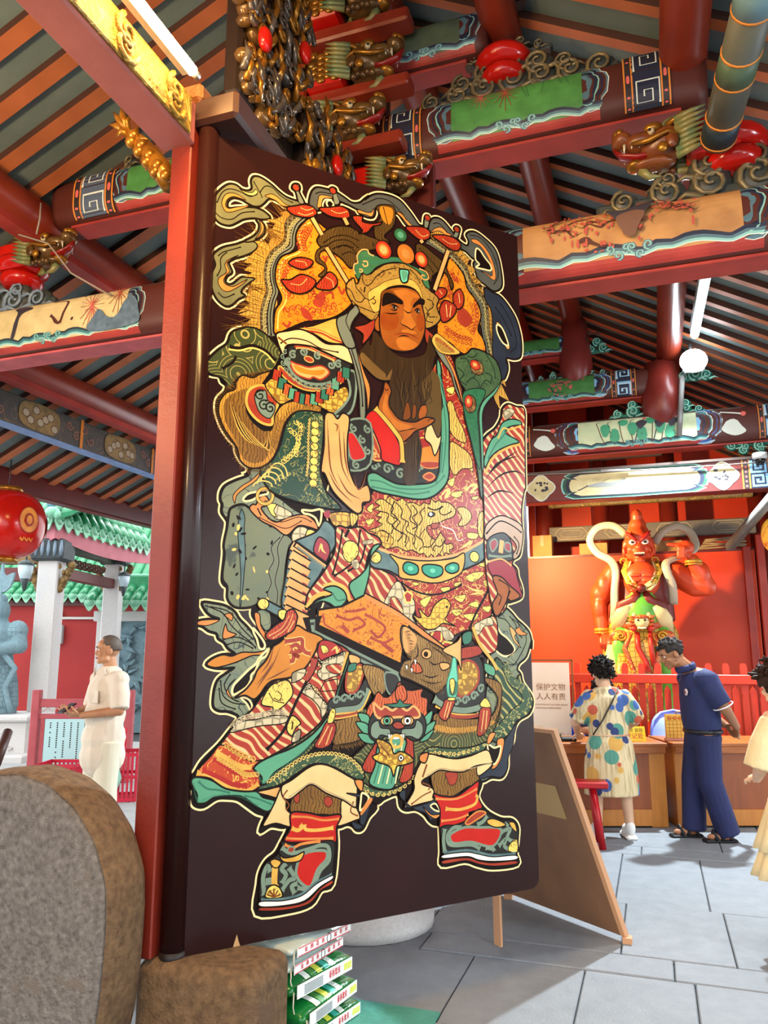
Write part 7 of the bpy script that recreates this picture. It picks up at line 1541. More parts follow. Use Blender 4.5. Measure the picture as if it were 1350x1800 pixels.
def hair(root, T, mat, keep, r=(.082, .1, .1), c=(0, .014, .03), tufts=0, tl=.03, seed=1, k=1.0, vol=0):
    rr = random.Random(seed); m = MB(); b = MB().ball(c, tuple(q*k for q in r), mat, 28, 20)
    fs = [f for f in b.f if keep(*(sum(b.v[i][q] for i in f)/len(f) for q in range(3)))]
    m.add([(v[0]+rr.uniform(-vol, vol), v[1]+rr.uniform(-vol, vol), v[2]+rr.uniform(-vol, vol)) for v in b.v], fs, mat, True)
    for i in range(tufts):
        f = rr.choice(fs); p = V(b.v[f[0]]); d = (p-V(c)).normalized(); w = V((rr.uniform(-1, 1), rr.uniform(-1, 1), rr.uniform(-.6, .8)))
        m.tube([p-d*.012, p+d*tl*.5+w*tl*.3, p+d*tl*.6+w*tl*.9], [.012, .008, .0015], mat, 5)
    o = m.build('hair', parent=root); o.matrix_local = T
    sd = o.modifiers.new('thick', 'SOLIDIFY'); sd.thickness = .012; sd.offset = 0
    return o
SKINM = M('skin', '#b98763', .5, col2='#a97452', scale=9, bump=.05, bscale=60); SKINP = M('skin_pale', '#d3ab8c', .5, col2='#c89c7c', scale=9); SKINT = M('skin_tan', '#9c6b49', .5, col2='#8b5c3d', scale=9)
HAIRM = M('black_hair', '#14100e', .75, spec=.2, col2='#221a16', scale=20, stretch=(6, 1, 1)); LIP = M('lip', '#9a5a4a', .45)
def garment(root, name, fn, mat, vox=.011, sm=3):
    f = Flesh(); fn(f); o = f.build(name, mat, root); rem(o, vox, sm); return o
def flesh(root, fn, mat, vox=.006):
    f = Flesh(); fn(f); o = f.build('body', mat, root); rem(o, vox, 2); return o
def cloth(n, c, c2=None, **k): k.setdefault('bump', .5); k.setdefault('bscale', 7); return M(n, c, .8, col2=c2, scale=5, stretch=(1.6, 1.6, .6), **k)

# --- man in a white shirt with a phone, courtyard side
p = ond(188, 1200, 7.0)
root = thing('person', 'man in a cream short-sleeved shirt and pale trousers, holding a phone in the courtyard', 'person', (p.x, p.y, 0), radians(-24))
T = head_mtx((0, -.01, 1.575), (-.4, -1, -.03))
def body(f):
    head(f, T, 1.0); f.limb([(0, .03, 1.36), (0, .01, 1.5)], [.06, .055])
    f.ball((0, .01, 1.25), (.17, .1, .18)); f.ball((0, .0, 1.02), (.15, .105, .2)); f.ball((0, .01, .86), (.16, .11, .13))
    for sx in (-1, 1):
        f.limb([(sx*.165, .02, 1.33), (sx*.235, .0, 1.09), (sx*.1, -.24, 1.06)], [.052, .042, .028]); f.limb([(sx*.09, .01, .84), (sx*.1, -.01, .47), (sx*.105, .03, .09)], [.085, .058, .04])
        f.ball((sx*.105, -.04, .04), (.042, .12, .04))
    f.hand((.095, -.25, 1.06), (-.7, -.7, .15), (-.3, .4, .9), .9, 1); f.hand((-.1, -.25, 1.065), (.55, -.8, .2), (.3, .4, .9), .8, -1)
flesh(root, body, SKINM); face(root, T, HAIRM, LIP)
hair(root, T, M('cropped_hair', '#4a4038', .6, col2='#5a4c42', scale=30), lambda x, y, z: z > .0 and (y > -.035 or z > .1) and not (y < .01 and z < .035 and abs(x) > .05), (.077, .096, .095), (0, .013, .026))
WSH = cloth('cream_shirt', '#d9cdbb', '#cdbfac')
def shirt(f):
    f.limb([(0, .02, 1.33), (0, .01, 1.22), (0, .0, 1.05), (0, .0, .86), (0, .0, .72)], [.13, .17, .17, .18, .185], sy=.8)
    for sx in (-1, 1):
        f.ball((sx*.1, .02, 1.33), (.11, .085, .075)); f.tube([(sx*.14, .02, 1.36), (sx*.2, .015, 1.22), (sx*.235, .0, 1.1)], [.075, .082, .078], None, 14); f.ball((sx*.165, .02, 1.335), (.085, .085, .075))
    f.tube([(0, .02, .8), (0, .0, .7)], [(.185, .14), (.188, .145)], None, 18)
garment(root, 'shirt', shirt, WSH)
m = MB()
for sx in (-1, 1): m.prism([(0, 0), (.07, .03), (.085, -.02), (.03, -.06)], .008, lambda a, b, c: (sx*(a+.012), -.105-c+a*.55, 1.4+b), WSH)
m.build('collar', parent=root)
m = MB(); m.box((.08, -.135, 1.2), (.09, .006, .1), cloth('cream_shirt', '#d9cdbb')); m.build('shirt_pocket', parent=root)
def trs(f):
    f.ball((0, .0, .84), (.17, .125, .13))
    for sx in (-1, 1): f.tube([(sx*.085, .0, .84), (sx*.095, -.01, .5), (sx*.1, .02, .05)], [.11, .095, .085], None, 14)
garment(root, 'trousers', trs, cloth('pale_trousers', '#d8d2bc', '#ccc5ad'))
for sx in (-1, 1):
    m = MB(); m.ball((sx*.105, -.04, .045), (.05, .135, .045), M('pale_shoe', '#8c8478', .6)); m.build('shoe', parent=root)
ph = MB(); ph.box((0, 0, 0), (.075, .15, .01), M('phone_black', '#141416', .25), bev=.004); po = root.matrix_basis @ V((-.005, -.325, 1.115))
pr = thing('phone', 'dark phone held by the man in the cream shirt', 'phone', po, radians(-24)); o = ph.build('phone_body', parent=pr); o.rotation_euler = (radians(28), 0, radians(12))
m = MB(); m.box((0, 0, .0055), (.068, .138, .001), M('phone_screen', '#2a3440', .1)); o = m.build('phone_screen', parent=pr); o.rotation_euler = (radians(28), 0, radians(12))

# --- woman in a dotted dress at the desk
root = thing('person', 'woman with short black hair in a dotted cream dress at the left desk', 'person', (-.42, 7.2, 0), radians(197))
T = head_mtx((.0, -.13, 1.36), (.05, -1, -.55), (0, -.3, 1))
def body(f):
    head(f, T, .97); f.limb([(0, .0, 1.2), (0, -.1, 1.32)], [.06, .052]); f.ball((0, .0, 1.07), (.16, .1, .17)); f.ball((0, .02, .84), (.16, .11, .16))
    f.limb([(-.16, .0, 1.19), (-.25, -.03, .97), (-.16, -.26, .86)], [.05, .042, .028]); f.limb([(.16, .0, 1.19), (.27, -.06, .95), (.2, -.3, .83)], [.05, .042, .028])
    f.hand((-.155, -.27, .855), (.4, -.9, -.2), (.2, .0, -1), .5, 1); f.hand((.195, -.31, .825), (-.3, -.9, -.2), (-.2, 0, -1), .5, -1)
    for sx in (-1, 1): f.limb([(sx*.09, .03, .78), (sx*.12, .0, .44), (sx*.135, .03, .09)], [.085, .056, .036]); f.ball((sx*.135, -.03, .05), (.04, .1, .035))
flesh(root, body, SKINP); face(root, T, HAIRM, LIP, .97)
hair(root, T, HAIRM, lambda x, y, z: z > -.055 and (y > -.02 or z > .07) and not (z < .0 and y < .045 and abs(x) > .055), (.092, .112, .108), (0, .016, .03), 190, .03, 3, vol=.002)
def dress_mat():
    m, t, b = base('dotted_dress'); vec = coords(t, (1, 1, 1)); col = lin('#d3c096')
    n0 = noise(t, coords(t, (18, 18, 1.2)), 2.2, 3); c = mixc(t, ramp(t, n0, .45, .62), col, lin('#a8926a'))  # shade of the pleats painted as darker vertical streaks
    for i, (h, sc, th, r_) in enumerate((('#c99a4a', 5.2, .36, 1), ('#4f8a78', 5.1, .34, 1), ('#3d5c96', 5.6, .32, 1), ('#b8553a', 5.3, .24, 1), ('#2c3a66', 6.6, .26, 1))):
        mp = t.nodes.new('ShaderNodeMapping'); mp.inputs['Location'].default_value = (i*3.7, i*1.9, i*5.3); t.links.new(vec, mp.inputs['Vector'])
        vo = nd(t, 'ShaderNodeTexVoronoi', Scale=sc); t.links.new(mp.outputs[0], vo.inputs['Vector'])
        sp = t.nodes.new('ShaderNodeSeparateColor'); t.links.new(vo.outputs['Color'], sp.inputs[0])
        msk = math_n(t, 'MULTIPLY', ramp(t, vo.outputs['Distance'], th, th*.92), ramp(t, sp.outputs[0], .34, .35)); c = mixc(t, msk, c, lin(h))
    t.links.new(c, b.inputs['Base Color']); b.inputs['Roughness'].default_value = .85
    bn = nd(t, 'ShaderNodeBump', Strength=.6); bn.inputs['Distance'].default_value = .02; t.links.new(noise(t, coords(t, (26, 26, 1.5)), 1.5, 2), bn.inputs['Height']); t.links.new(bn.outputs[0], b.inputs['Normal'])
    return m
DRESS = dress_mat()
def dress(f):
    f.tube([(0, -.02, 1.25), (0, -.0, 1.16), (0, .0, 1.02), (0, .01, .9), (0, .015, .84)], [(.1, .07), (.17, .105), (.185, .12), (.175, .125), (.165, .12)], None, 20)
    f.tube([(0, .015, .86), (0, .02, .78), (0, .02, .6), (0, .02, .36)], [(.165, .12), (.2, .15), (.225, .165), (.235, .17)], None, 20)
    for sx in (-1, 1): f.ball((sx*.14, -.0, 1.16), (.085, .085, .075)); f.tube([(sx*.14, .0, 1.17), (sx*.205, -.015, 1.07), (sx*.26, -.04, .97)], [.08, .085, .078], None, 14)
garment(root, 'dress', dress, DRESS)
m = MB(); m.tube([(0+.17*cos(a), .015+.125*sin(a), .855) for a in [2*pi*i/20 for i in range(21)]], (.008), M('dress_belt', '#b5694a', .7, col2='#d8c39c', scale=9), 6); m.build('waist_cord', parent=root)
m = MB(); m.tube([(-.09, .06, 1.25), (-.02, .115, 1.14), (.08, .14, .98), (.16, .12, .86)], .007, M('bag_strap', '#2a241e', .6), 6); m.tube([(-.09, .06, 1.25), (-.1, -.06, 1.22)], .007, M('bag_strap', '#2a241e', .6), 6); m.build('bag_strap', parent=root)
SHOE = M('white_sneaker', '#dcdcd8', .6)
for sx in (-1, 1):
    m = MB(); m.ball((sx*.135, -.03, .065), (.048, .115, .05), SHOE); m.ball((sx*.135, .04, .09), (.042, .05, .06), SHOE); m.box((sx*.135, -.03, .02), (.095, .25, .04), M('sole_rubber', '#eceae4', .6), bev=.015); m.build('shoe', parent=root)

# --- man in navy polo
root = thing('person', 'man in a navy polo shirt and trousers bending his head, hands clasped behind his back', 'person', (.32, 7.4, 0), radians(-68))
T = head_mtx((.0, -.2, 1.545), (.0, -1, -.5), (0, -.42, 1))
def body(f):
    head(f, T, 1.04); f.limb([(0, -.02, 1.38), (0, -.14, 1.49)], [.066, .06]); f.ball((0, .03, 1.24), (.19, .125, .19)); f.ball((0, .03, 1.02), (.17, .125, .18)); f.ball((0, .04, .88), (.17, .125, .14))
    for sx in (-1, 1):
        f.limb([(sx*.18, .03, 1.31), (sx*.25, .13, 1.09), (sx*.1, .29, .93)], [.056, .047, .032]); f.limb([(sx*.09, .03, .86), (sx*.1, -.01+sx*.03, .47), (sx*.1, .06+sx*.1, .09)], [.09, .062, .042]); f.ball((sx*.1, -.02+sx*.1, .045), (.042, .12, .035))
    f.hand((.1, .3, .925), (-.75, .1, -.65), (-.1, .9, .2), .7, 1); f.hand((-.1, .3, .93), (.7, .15, -.7), (.1, .9, .2), .7, -1)
flesh(root, body, SKINT); face(root, T, HAIRM, LIP, 1.04)
hair(root, T, M('greying_hair', '#1c1917', .75, spec=.2, col2='#3a3532', scale=25), lambda x, y, z: z > -.03 and (y > -.045 or z > .075) and not (y < .03 and z < .03 and abs(x) > .05), (.083, .103, .104), (0, .014, .028), 60, .016, 5)
NAVYC = cloth('navy_polo', '#1d2752', '#18204a'); NAVT = cloth('navy_trousers', '#1a2350', '#151c42')
def polo(f):
    f.tube([(0, -.0, 1.4), (0, .02, 1.32), (0, .03, 1.18), (0, .03, 1.0), (0, .04, .9)], [(.12, .1), (.2, .14), (.215, .155), (.2, .155), (.185, .15)], None, 20)
    for sx in (-1, 1): f.ball((sx*.175, .02, 1.325), (.1, .1, .09)); f.tube([(sx*.17, .03, 1.34), (sx*.22, .06, 1.22), (sx*.255, .11, 1.12)], [.095, .09, .08], None, 14)
garment(root, 'polo_shirt', polo, NAVYC)
m = MB(); m.tube([(0+.085*cos(a), -.075+.075*sin(a), 1.425+.025*sin(a)) for a in [2*pi*i/16 for i in range(17)]], (.03, .012), NAVYC, 6); m.build('collar', parent=root)
m = MB(); m.tube([(.09*cos(a), -.075+.08*sin(a), 1.43+.025*sin(a)) for a in [2*pi*i/16 for i in range(17)]], .0025, M('white_piping', '#d8dae0', .7), 5)
for sx in (-1, 1):
    q = V((sx*.256, .112, 1.115)); m.tube([q+V((.083*cos(a), .083*sin(a)*.9, .04*sin(a)*.9)) for a in [2*pi*i/16 for i in range(17)]], .005, M('white_piping', '#d8dae0', .7), 5)
m.build('white_trim', parent=root)
m = MB()
for r_, c_ in ((.03, M('badge_ring', '#b9a7a4', .5)), (.024, M('badge_red', '#6a2430', .5))): m.ball((.09, -.125-(.03-r_)*.2, 1.22), (r_, .012, r_), c_, 14, 8)
m.build('chest_badge', parent=root)
m = MB(); m.tube([(.182*cos(a), .04+.15*sin(a), .89) for a in [2*pi*i/20 for i in range(21)]], (.018, .012), M('black_belt', '#15141a', .4), 6); m.build('belt', parent=root)
def trn(f):
    f.ball((0, .04, .83), (.18, .145, .14))
    for sx in (-1, 1): f.tube([(sx*.085, .035, .86), (sx*.095, .0+sx*.03, .48), (sx*.1, .05+sx*.1, .06)], [.115, .1, .1], None, 14)
garment(root, 'trousers', trn, NAVT)
for sx in (-1, 1):
    y = sx*.1
    m = MB(); m.box((sx*.1, -.025+y, .014), (.095, .28, .028), M('sandal_black', '#16161a', .5), bev=.012)
    for dy in (-.07, -.02): m.tube([(sx*.1-.05, dy+y, .03), (sx*.1, dy-.02+y, .092), (sx*.1+.05, dy+y, .03)], (.022, .006), M('sandal_black', '#16161a', .5), 6)
    m.tube([(sx*.1-.045, .05+y, .03), (sx*.1, .1+y, .07), (sx*.1+.045, .05+y, .03)], (.012, .005), M('sandal_black', '#16161a', .5), 6); m.build('sandal', parent=root)

# --- woman in cream cut by the right edge
root = thing('person', 'woman in a cream ruffled dress with clipped-up dark hair, cut by the right edge', 'person', (.73, 4.98, 0), radians(205))
T = head_mtx((.07, -.05, 1.37), (.05, -1, -.25), (0, -.1, 1))
def body(f):
    head(f, T, .95); f.limb([(.01, .02, 1.19), (.06, -.02, 1.32)], [.058, .05]); f.ball((0, .02, 1.07), (.155, .095, .17)); f.ball((0, .02, .84), (.155, .11, .16))
    for sx in (-1, 1):
        f.limb([(sx*.16, .02, 1.19), (sx*.23, .0, .93), (sx*.14, -.2, .84)], [.047, .04, .027]); f.hand((sx*.135, -.21, .84), (-sx*.4, -.9, 0), (-sx*.3, 0, -1), .6, -sx)
        f.limb([(sx*.09, .03, .78), (sx*.1, .0, .44), (sx*.1, .03, .09)], [.08, .056, .036]); f.ball((sx*.1, -.03, .045), (.04, .1, .035))
flesh(root, body, SKINP); face(root, T, HAIRM, LIP, .95)
HB = M('dark_brown_hair', '#20140f', .7, spec=.2, col2='#38231a', scale=18, stretch=(1, 6, 1))
hair(root, T, HB, lambda x, y, z: z > -.07 and (y > -.04 or z > .07) and not (y < .02 and z < .0), (.092, .112, .108), (0, .016, .028), 90, .035, 8, vol=.002)
m = MB(); m.ball((0, .12, .0), (.075, .055, .085), HB, 14, 10)
for i in range(26): a = R.uniform(0, 6.28); m.tube([(.05*cos(a), .14, .02+.06*sin(a)), (.08*cos(a), .17, .02+.09*sin(a)), (.12*cos(a)+R.uniform(-.03, .03), .15, .02+.11*sin(a)+R.uniform(-.03, .03))], [.014, .01, .0015], HB, 5)
o = m.build('hair_bun', parent=root); o.matrix_local = T
m = MB()
for sx in (-1, 1): m.tube([(sx*.03, .16, .07), (sx*.05, .19, .02), (sx*.03, .17, -.05)], (.01, .005), M('hair_clip', '#3a2a20', .2), 6)
o = m.build('hair_clip', parent=root); o.matrix_local = T
CRD = cloth('cream_dress', '#ddcda2', '#d1bf92')
def crd(f):
    f.tube([(0, .02, 1.24), (0, .02, 1.16), (0, .02, 1.0), (0, .02, .84), (0, .02, .7), (0, .02, .6)], [(.1, .075), (.17, .105), (.18, .12), (.175, .13), (.2, .15), (.215, .165)], None, 20)
    for sx in (-1, 1): f.ball((sx*.14, .02, 1.16), (.08, .08, .07)); f.tube([(sx*.14, .02, 1.17), (sx*.2, .015, 1.05), (sx*.235, .0, .92)], [.078, .085, .09], None, 14)
garment(root, 'dress', crd, CRD)
def ruf(a, z0, z1, r0, r1, name):
    m = MB(); n = 64; rings = []
    for u in (0, .3, .65, 1): rings.append([((r0+(r1-r0)*u+.016*u*sin(14*t))*cos(t)*1.15, .02+(r0+(r1-r0)*u+.016*u*sin(14*t))*.9*sin(t), z0+(z1-z0)*u) for t in [2*pi*i/n for i in range(n)]])
    m.loft(rings, CRD, cap=False); o = m.build(name, parent=root); md = o.modifiers.new('thick', 'SOLIDIFY'); md.thickness = .006
ruf(0, .76, .5, .17, .25, 'upper_ruffle'); ruf(0, .6, .36, .19, .27, 'lower_ruffle')
m = MB()
for i in range(34): u = i/33; m.ball((-.15-.05*sin(u*pi), .09-.02*u+.02*sin(u*pi), 1.15-.72*u), .007, M('bag_chain', '#4a4034', .3, metal=.7), 6, 4)
m.build('bag_chain', parent=root)
def trc(f):
    for sx in (-1, 1): f.tube([(sx*.085, .02, .7), (sx*.095, .0, .45), (sx*.1, .03, .05)], [.1, .085, .08], None, 14)
garment(root, 'trousers', trc, cloth('black_trousers', '#17171a'))
for sx in (-1, 1):
    m = MB(); m.ball((sx*.1, -.03, .04), (.046, .12, .04), M('dark_shoe', '#201c1a', .5)); m.build('shoe', parent=root)

# --- seated attendant behind the left desk
pc = ony(1022, 1300, 8.12)
root = thing('person', 'seated person in a navy top in the blue chair, half hidden by the dress', 'person', (pc.x+.2, 8.34, 0), radians(19))
T = head_mtx((0, -.04, 1.2), (.1, -1, -.4), (0, -.25, 1))
def body(f):
    head(f, T, .97); f.limb([(0, .02, 1.0), (0, -.01, 1.12)], [.058, .052]); f.ball((0, .03, .86), (.16, .1, .18)); f.ball((0, .05, .62), (.16, .11, .14))
    for sx in (-1, 1):
        f.limb([(sx*.17, .02, 1.0), (sx*.25, -.08, .79), (sx*.13, -.26, .80)], [.05, .043, .028]); f.hand((sx*.125, -.27, .80), (-sx*.5, -.8, 0), (0, 0, -1), .4, -sx)
        f.limb([(sx*.09, .03, .55), (sx*.11, -.36, .5), (sx*.11, -.34, .09)], [.08, .06, .04]); f.ball((sx*.11, -.4, .045), (.04, .11, .035))
flesh(root, body, SKINT); face(root, T, HAIRM, LIP, .97)
hair(root, T, HAIRM, lambda x, y, z: z > -.05 and (y > -.03 or z > .07), (.085, .105, .105), (0, .016, .028), 50, .02, 9)
def top(f):
    f.tube([(0, .01, 1.04), (0, .02, .96), (0, .03, .8), (0, .04, .6)], [(.1, .08), (.18, .12), (.185, .13), (.17, .13)], None, 18)
    for sx in (-1, 1): f.ball((sx*.15, .02, .98), (.08, .08, .07)); f.tube([(sx*.15, .02, .99), (sx*.2, -.03, .9), (sx*.245, -.075, .81)], [.078, .078, .072], None, 14)
garment(root, 'navy_top', top, NAVYC)
def trq(f):
    f.ball((0, .05, .57), (.17, .13, .1))
    for sx in (-1, 1): f.tube([(sx*.09, .03, .55), (sx*.11, -.34, .51), (sx*.11, -.35, .45), (sx*.11, -.34, .07)], [.1, .085, .08, .075], None, 12)
garment(root, 'trousers', trq, NAVT)
for sx in (-1, 1):
    m = MB(); m.ball((sx*.11, -.4, .04), (.046, .13, .04), M('dark_shoe', '#201c1a', .5)); m.build('shoe', parent=root)

# ---------------------------------------------------------------- red guardian statue
SB = V((-.15, 11.0, .4)); root = thing('guardian_statue', 'big painted guardian statue with red skin, green belly and gold mail skirt, pointing a finger', 'statue', SB)
def Q(px, py, dy=0): return ony(px, py, 11.0+dy)-SB
SR = M('statue_red_skin', '#cf4a22', .4, col2='#c03e1a', scale=3); SRD = M('statue_vest_red', '#6e170c', .45, col2='#5c1309', scale=4, kind='blot', lscale=9, line='#b07a24', thick=2.4)
SGN = M('statue_green', '#5fae3c', .4, col2='#4f9c34', scale=3); SGD = M('statue_gold', '#c99a2e', .35, col2='#a8781e', scale=14, metal=.2); SMAIL = M('statue_mail', '#b8963a', .4, kind='scale', lscale=16, line='#7a5a18', thick=.1)
SCR = M('statue_cream', '#d9c892', .45, col2='#cbb87e', scale=5); SWH = M('statue_ribbon', '#b9b09a', .45, col2='#a39a86', scale=5); SORN = M('statue_ornate', '#b5482a', .4, kind='swirl', scale=6, line='#d8a838', freq=3, thick=.35)
hc = Q(1122, 955, -.12)
T = head_mtx(hc, (.04, -1, -.12))
def body(f):
    k = 2.35; head(f, T, k); P = lambda x, y, z: T @ V((x*k, y*k, z*k))
    f.ball(P(0, .01, .1), (.12, .13, .12)); f.ball(P(0, .0, .155), (.075, .08, .1))
    for sx in (-1, 1): f.ball(P(sx*.08, .0, -.045), (.03, .05, .085)); f.ball(P(sx*.045, -.07, .035), (.06, .04, .025)); f.ball(P(sx*.04, -.06, -.035), (.06, .05, .05))
    f.ball(P(0, -.1, -.025), (.055, .05, .04)); f.ball(P(0, -.085, -.05), (.08, .04, .03)); f.ball(P(0, -.07, -.1), (.08, .06, .05))
    f.limb([Q(1125, 1000), Q(1122, 978)], [.17, .16]); f.ball(Q(1128, 1025, .02), (.4, .24, .3)); f.ball(Q(1105, 1022, -.14), (.17, .12, .14)); f.ball(Q(1150, 1022, -.14), (.17, .12, .14)); f.ball(Q(1128, 1085, -.02), (.34, .28, .4))
    for i in range(3):
        for sx in (-1, 1): f.ball(Q(1128+sx*11, 1018+9*i, -.26), (.1, .05, .035))
    f.limb([Q(1082, 1008), Q(1057, 1046), Q(1053, 1060), Q(1058, 1108, -.12)], [.17, .16, .125, .085]); f.ball(Q(1063, 1032, -.05), (.13, .14, .2)); f.ball(Q(1054, 1072, -.07), (.11, .12, .18))
    f.limb([Q(1188, 1008), Q(1222, 1028, -.08), Q(1243, 1032, -.12), Q(1218, 985, -.2)], [.17, .16, .12, .085]); f.ball(Q(1208, 1020, -.06), (.2, .13, .13)); f.ball(Q(1234, 1010, -.16), (.11, .11, .17))
    w = Q(1060, 1112, -.14); f.ball(w+V((.05, -.03, -.12)), (.11, .1, .12))
    for i in range(4): f.limb([w+V((-.02+.05*i, -.1, -.08)), w+V((-.02+.05*i, -.14, -.15)), w+V((-.01+.05*i, -.1, -.2))], [.034, .034, .03], n=8)
    f.limb([w+V((.1, -.05, -.06)), w+V((.14, -.13, -.12)), w+V((.09, -.16, -.15))], [.036, .034, .028], n=8)
    w = Q(1215, 976, -.22); f.ball(w+V((-.06, -.02, .1)), (.11, .08, .1)); tip = Q(1174, 957, -.3)
    f.limb([w+V((-.1, -.05, .13)), w.lerp(tip, .6)+V((0, 0, .05)), tip], [.038, .034, .026], n=8)
    for i in range(3): b = w+V((-.13-.005*i, -.06, .1-.055*i)); f.limb([b+V((.06, 0, 0)), b, b+V((-.02, -.05, -.01)), b+V((.05, -.07, -.02))], [.034, .034, .033, .028], n=8)
    f.limb([w+V((-.03, -.06, .06)), w+V((-.1, -.12, .05)), w+V((-.15, -.12, .02))], [.036, .034, .028], n=8)
    for sx in (-1, 1): f.limb([Q(1128+sx*22, 1150), Q(1125+sx*30, 1230, -.05), V((sx*.28, -.1, .08))], [.24, .16, .12]); f.ball(V((sx*.28, -.2, .07)), (.11, .24, .08))
flesh(root, body, SR, .017)
def part_(name, mat, fn): m = MB(); fn(m); return m.build(name, mat, root)
k = 2.35
def eyes(m, sx):
    for r_, dy, c_ in ((.042, 0, M('statue_eye', '#e8e2d4', .15)), (.02, .03, M('iris_dark', '#20140e', .15))): m.ball(T @ V((sx*.034*k, -.083*k-dy, .006*k)), (r_*1.15, r_*.55, r_*.85), c_, 14, 8)
for sx in (-1, 1):
    part_('eye', None, lambda m: eyes(m, sx))
    part_('eyebrow', None, lambda m: [m.tube([T @ V((sx*(.008+.006*i)*k, -.098*k, (.012+.006*i)*k)), T @ V((sx*(.03+.008*i)*k, -.1*k, (.03+.008*i)*k)), T @ V((sx*(.062+.004*i)*k, -.075*k, (.05+.01*i)*k))], [.015, .024, .004], M('statue_brow', '#a5120c', .5), 6) for i in range(3)])
    part_('earring', None, lambda m: m.tube([T @ V((sx*.085*k+.045*cos(a), -.01*k, -.105*k+.05*sin(a))) for a in [2*pi*i/16 for i in range(17)]], .014, SGD, 7))
part_('mouth', None, lambda m: (m.ball(T @ V((0, -.094*k, -.062*k)), (.075, .03, .034), M('statue_mouth', '#5a100c', .5), 16, 8), [m.box(tuple(T @ V(((-.024+.008*i)*k, -.106*k, (-.056 if i % 2 else -.057)*k))), (.017, .02, .022), M('statue_teeth', '#e3d9b8', .3), bev=.004) for i in range(7)]))
def vest(f):
    f.tube([Q(1128, 997, .02), Q(1128, 1015, .0), Q(1128, 1050, -.0), Q(1128, 1090, -.02)], [(.3, .22), (.45, .29), (.4, .32), (.43, .35)], None, 24)
    for sx in (-1, 1): f.ball(Q(1128+sx*40, 1005), (.16, .2, .15))
o = garment(root, 'vest', vest, SRD, .02)
part_('bare_chest', None, lambda m: (m.ball(Q(1128, 1020, -.27), (.23, .13, .25), SR, 20, 12), [m.ball(Q(1128+sx*10, 1011+9*i, -.385), (.085, .035, .03), SR, 10, 6) for i in range(4) for sx in (-1, 1)]))
part_('green_belly', None, lambda m: (m.ball(Q(1128, 1078, -.24), (.27, .24, .3), SGN, 22, 14), m.ball(Q(1128, 1050, -.3), (.15, .1, .18), SGN, 16, 10)))
part_('belly_flower', None, lambda m: [m.ball(Q(1128+7*cos(a), 1068+7*sin(a), -.425), (.022, .012, .022), SGD, 8, 6) for a in [2*pi*i/6 for i in range(6)]])
for sx in (-1, 1):
    part_('gold_collar', None, lambda m: m.tube([Q(1128+sx*24, 987, -.16), Q(1128+sx*29, 1004, -.29), Q(1128+sx*22, 1022, -.38), Q(1128+sx*4, 1036, -.42)], [(.045, .02), (.055, .02), (.05, .02), (.03, .02)], M('statue_collar', '#c9a53c', .4, kind='swirl', scale=9, line='#3f3412', freq=3, thick=.4), 8, up=(1, 0, 0)))
    part_('collar_edge', None, lambda m: m.tube(smooth3([Q(1128+sx*19, 987, -.18), Q(1128+sx*23, 1003, -.31), Q(1128+sx*17, 1020, -.4), Q(1128+sx, 1034, -.44)]), .013, SCR, 7))
    part_('vest_flap', None, lambda m: m.tube([Q(1128+sx*4, 1038, -.4), Q(1128+sx*14, 1056, -.42), Q(1128+sx*32, 1066, -.36), Q(1128+sx*34, 1086, -.34), Q(1128+sx*46, 1096, -.25)], [(.03, .02), (.07, .03), (.1, .03), (.12, .03), (.05, .03)], SRD, 10, up=(1, 0, 0)))
    part_('cream_flap', None, lambda m: m.tube([Q(1128+sx*22, 1066, -.43), Q(1128+sx*34, 1078, -.42), Q(1128+sx*42, 1092, -.36), Q(1128+sx*(54 if sx > 0 else 50), 1112, -.2)], [(.03, .02), (.09, .03), (.1, .03), (.02, .02)], SCR, 10, up=(1, 0, 0)))
    part_('bow_loop', None, lambda m: m.tube([Q(1128+sx*3, 1034, -.44), Q(1128+sx*13, 1026, -.47), Q(1128+sx*24, 1027, -.45), Q(1128+sx*15, 1036, -.47), Q(1128+sx*3, 1036, -.44)], [.025, .035, .03, .035, .02], SORN if sx < 0 else SCR, 8, sy=.6))
    part_('ribbon', None, lambda m: m.tube(smooth3([Q(a, b, c) for a, b, c in (((1100, 940, .1), (1078, 924, .12), (1050, 928, .12), (1037, 950, .12), (1050, 972, .05), (1073, 985, -.1), (1082, 1005, -.25), (1080, 1040, -.3), (1080, 1075, -.3), (1078, 1096, -.1)) if sx < 0 else ((1150, 955, .1), (1165, 935, .12), (1190, 925, .12), (1212, 935, .1), (1222, 955, .05), (1218, 968, .0), (1196, 978, -.1), (1172, 988, -.25), (1172, 1005, -.3), (1182, 1030, -.3), (1184, 1062, -.2)))]), (.055, .025), SWH, 8, up=(1, 0, 0)))
    part_('sleeve_trim', None, lambda m: m.tube([Q(1128+sx*44, 996, .1), Q(1128+sx*50, 1004, -.16), Q(1128+sx*50, 1018, -.2), Q(1128+sx*42, 1030, .0)], .025, SGD, 7))
for q, r_ in ((Q(1059, 1107, -.12), .1), (Q(1219, 987, -.2), .1)):
    part_('bracelet', None, lambda m: (m.lathe([(r_, -.02), (r_+.012, 0), (r_, .02)], SGD, 18, q, cap=False), m.lathe([(r_+.005, -.05), (r_+.014, -.04), (r_+.005, -.03)], SGD, 18, q, cap=False)))
part_('knot', None, lambda m: m.ball(Q(1127, 1034, -.46), .06, SRD, 14, 10))
def skirt(f):
    f.tube([Q(1128, 1092, -.02), Q(1128, 1110, -.02), Q(1128, 1150, -.02), Q(1126, 1210, -.02), Q(1124, 1262, -.02)], [(.4, .34), (.46, .37), (.5, .4), (.56, .42), (.6, .44)], None, 24)
garment(root, 'mail_skirt', skirt, SMAIL, .022)
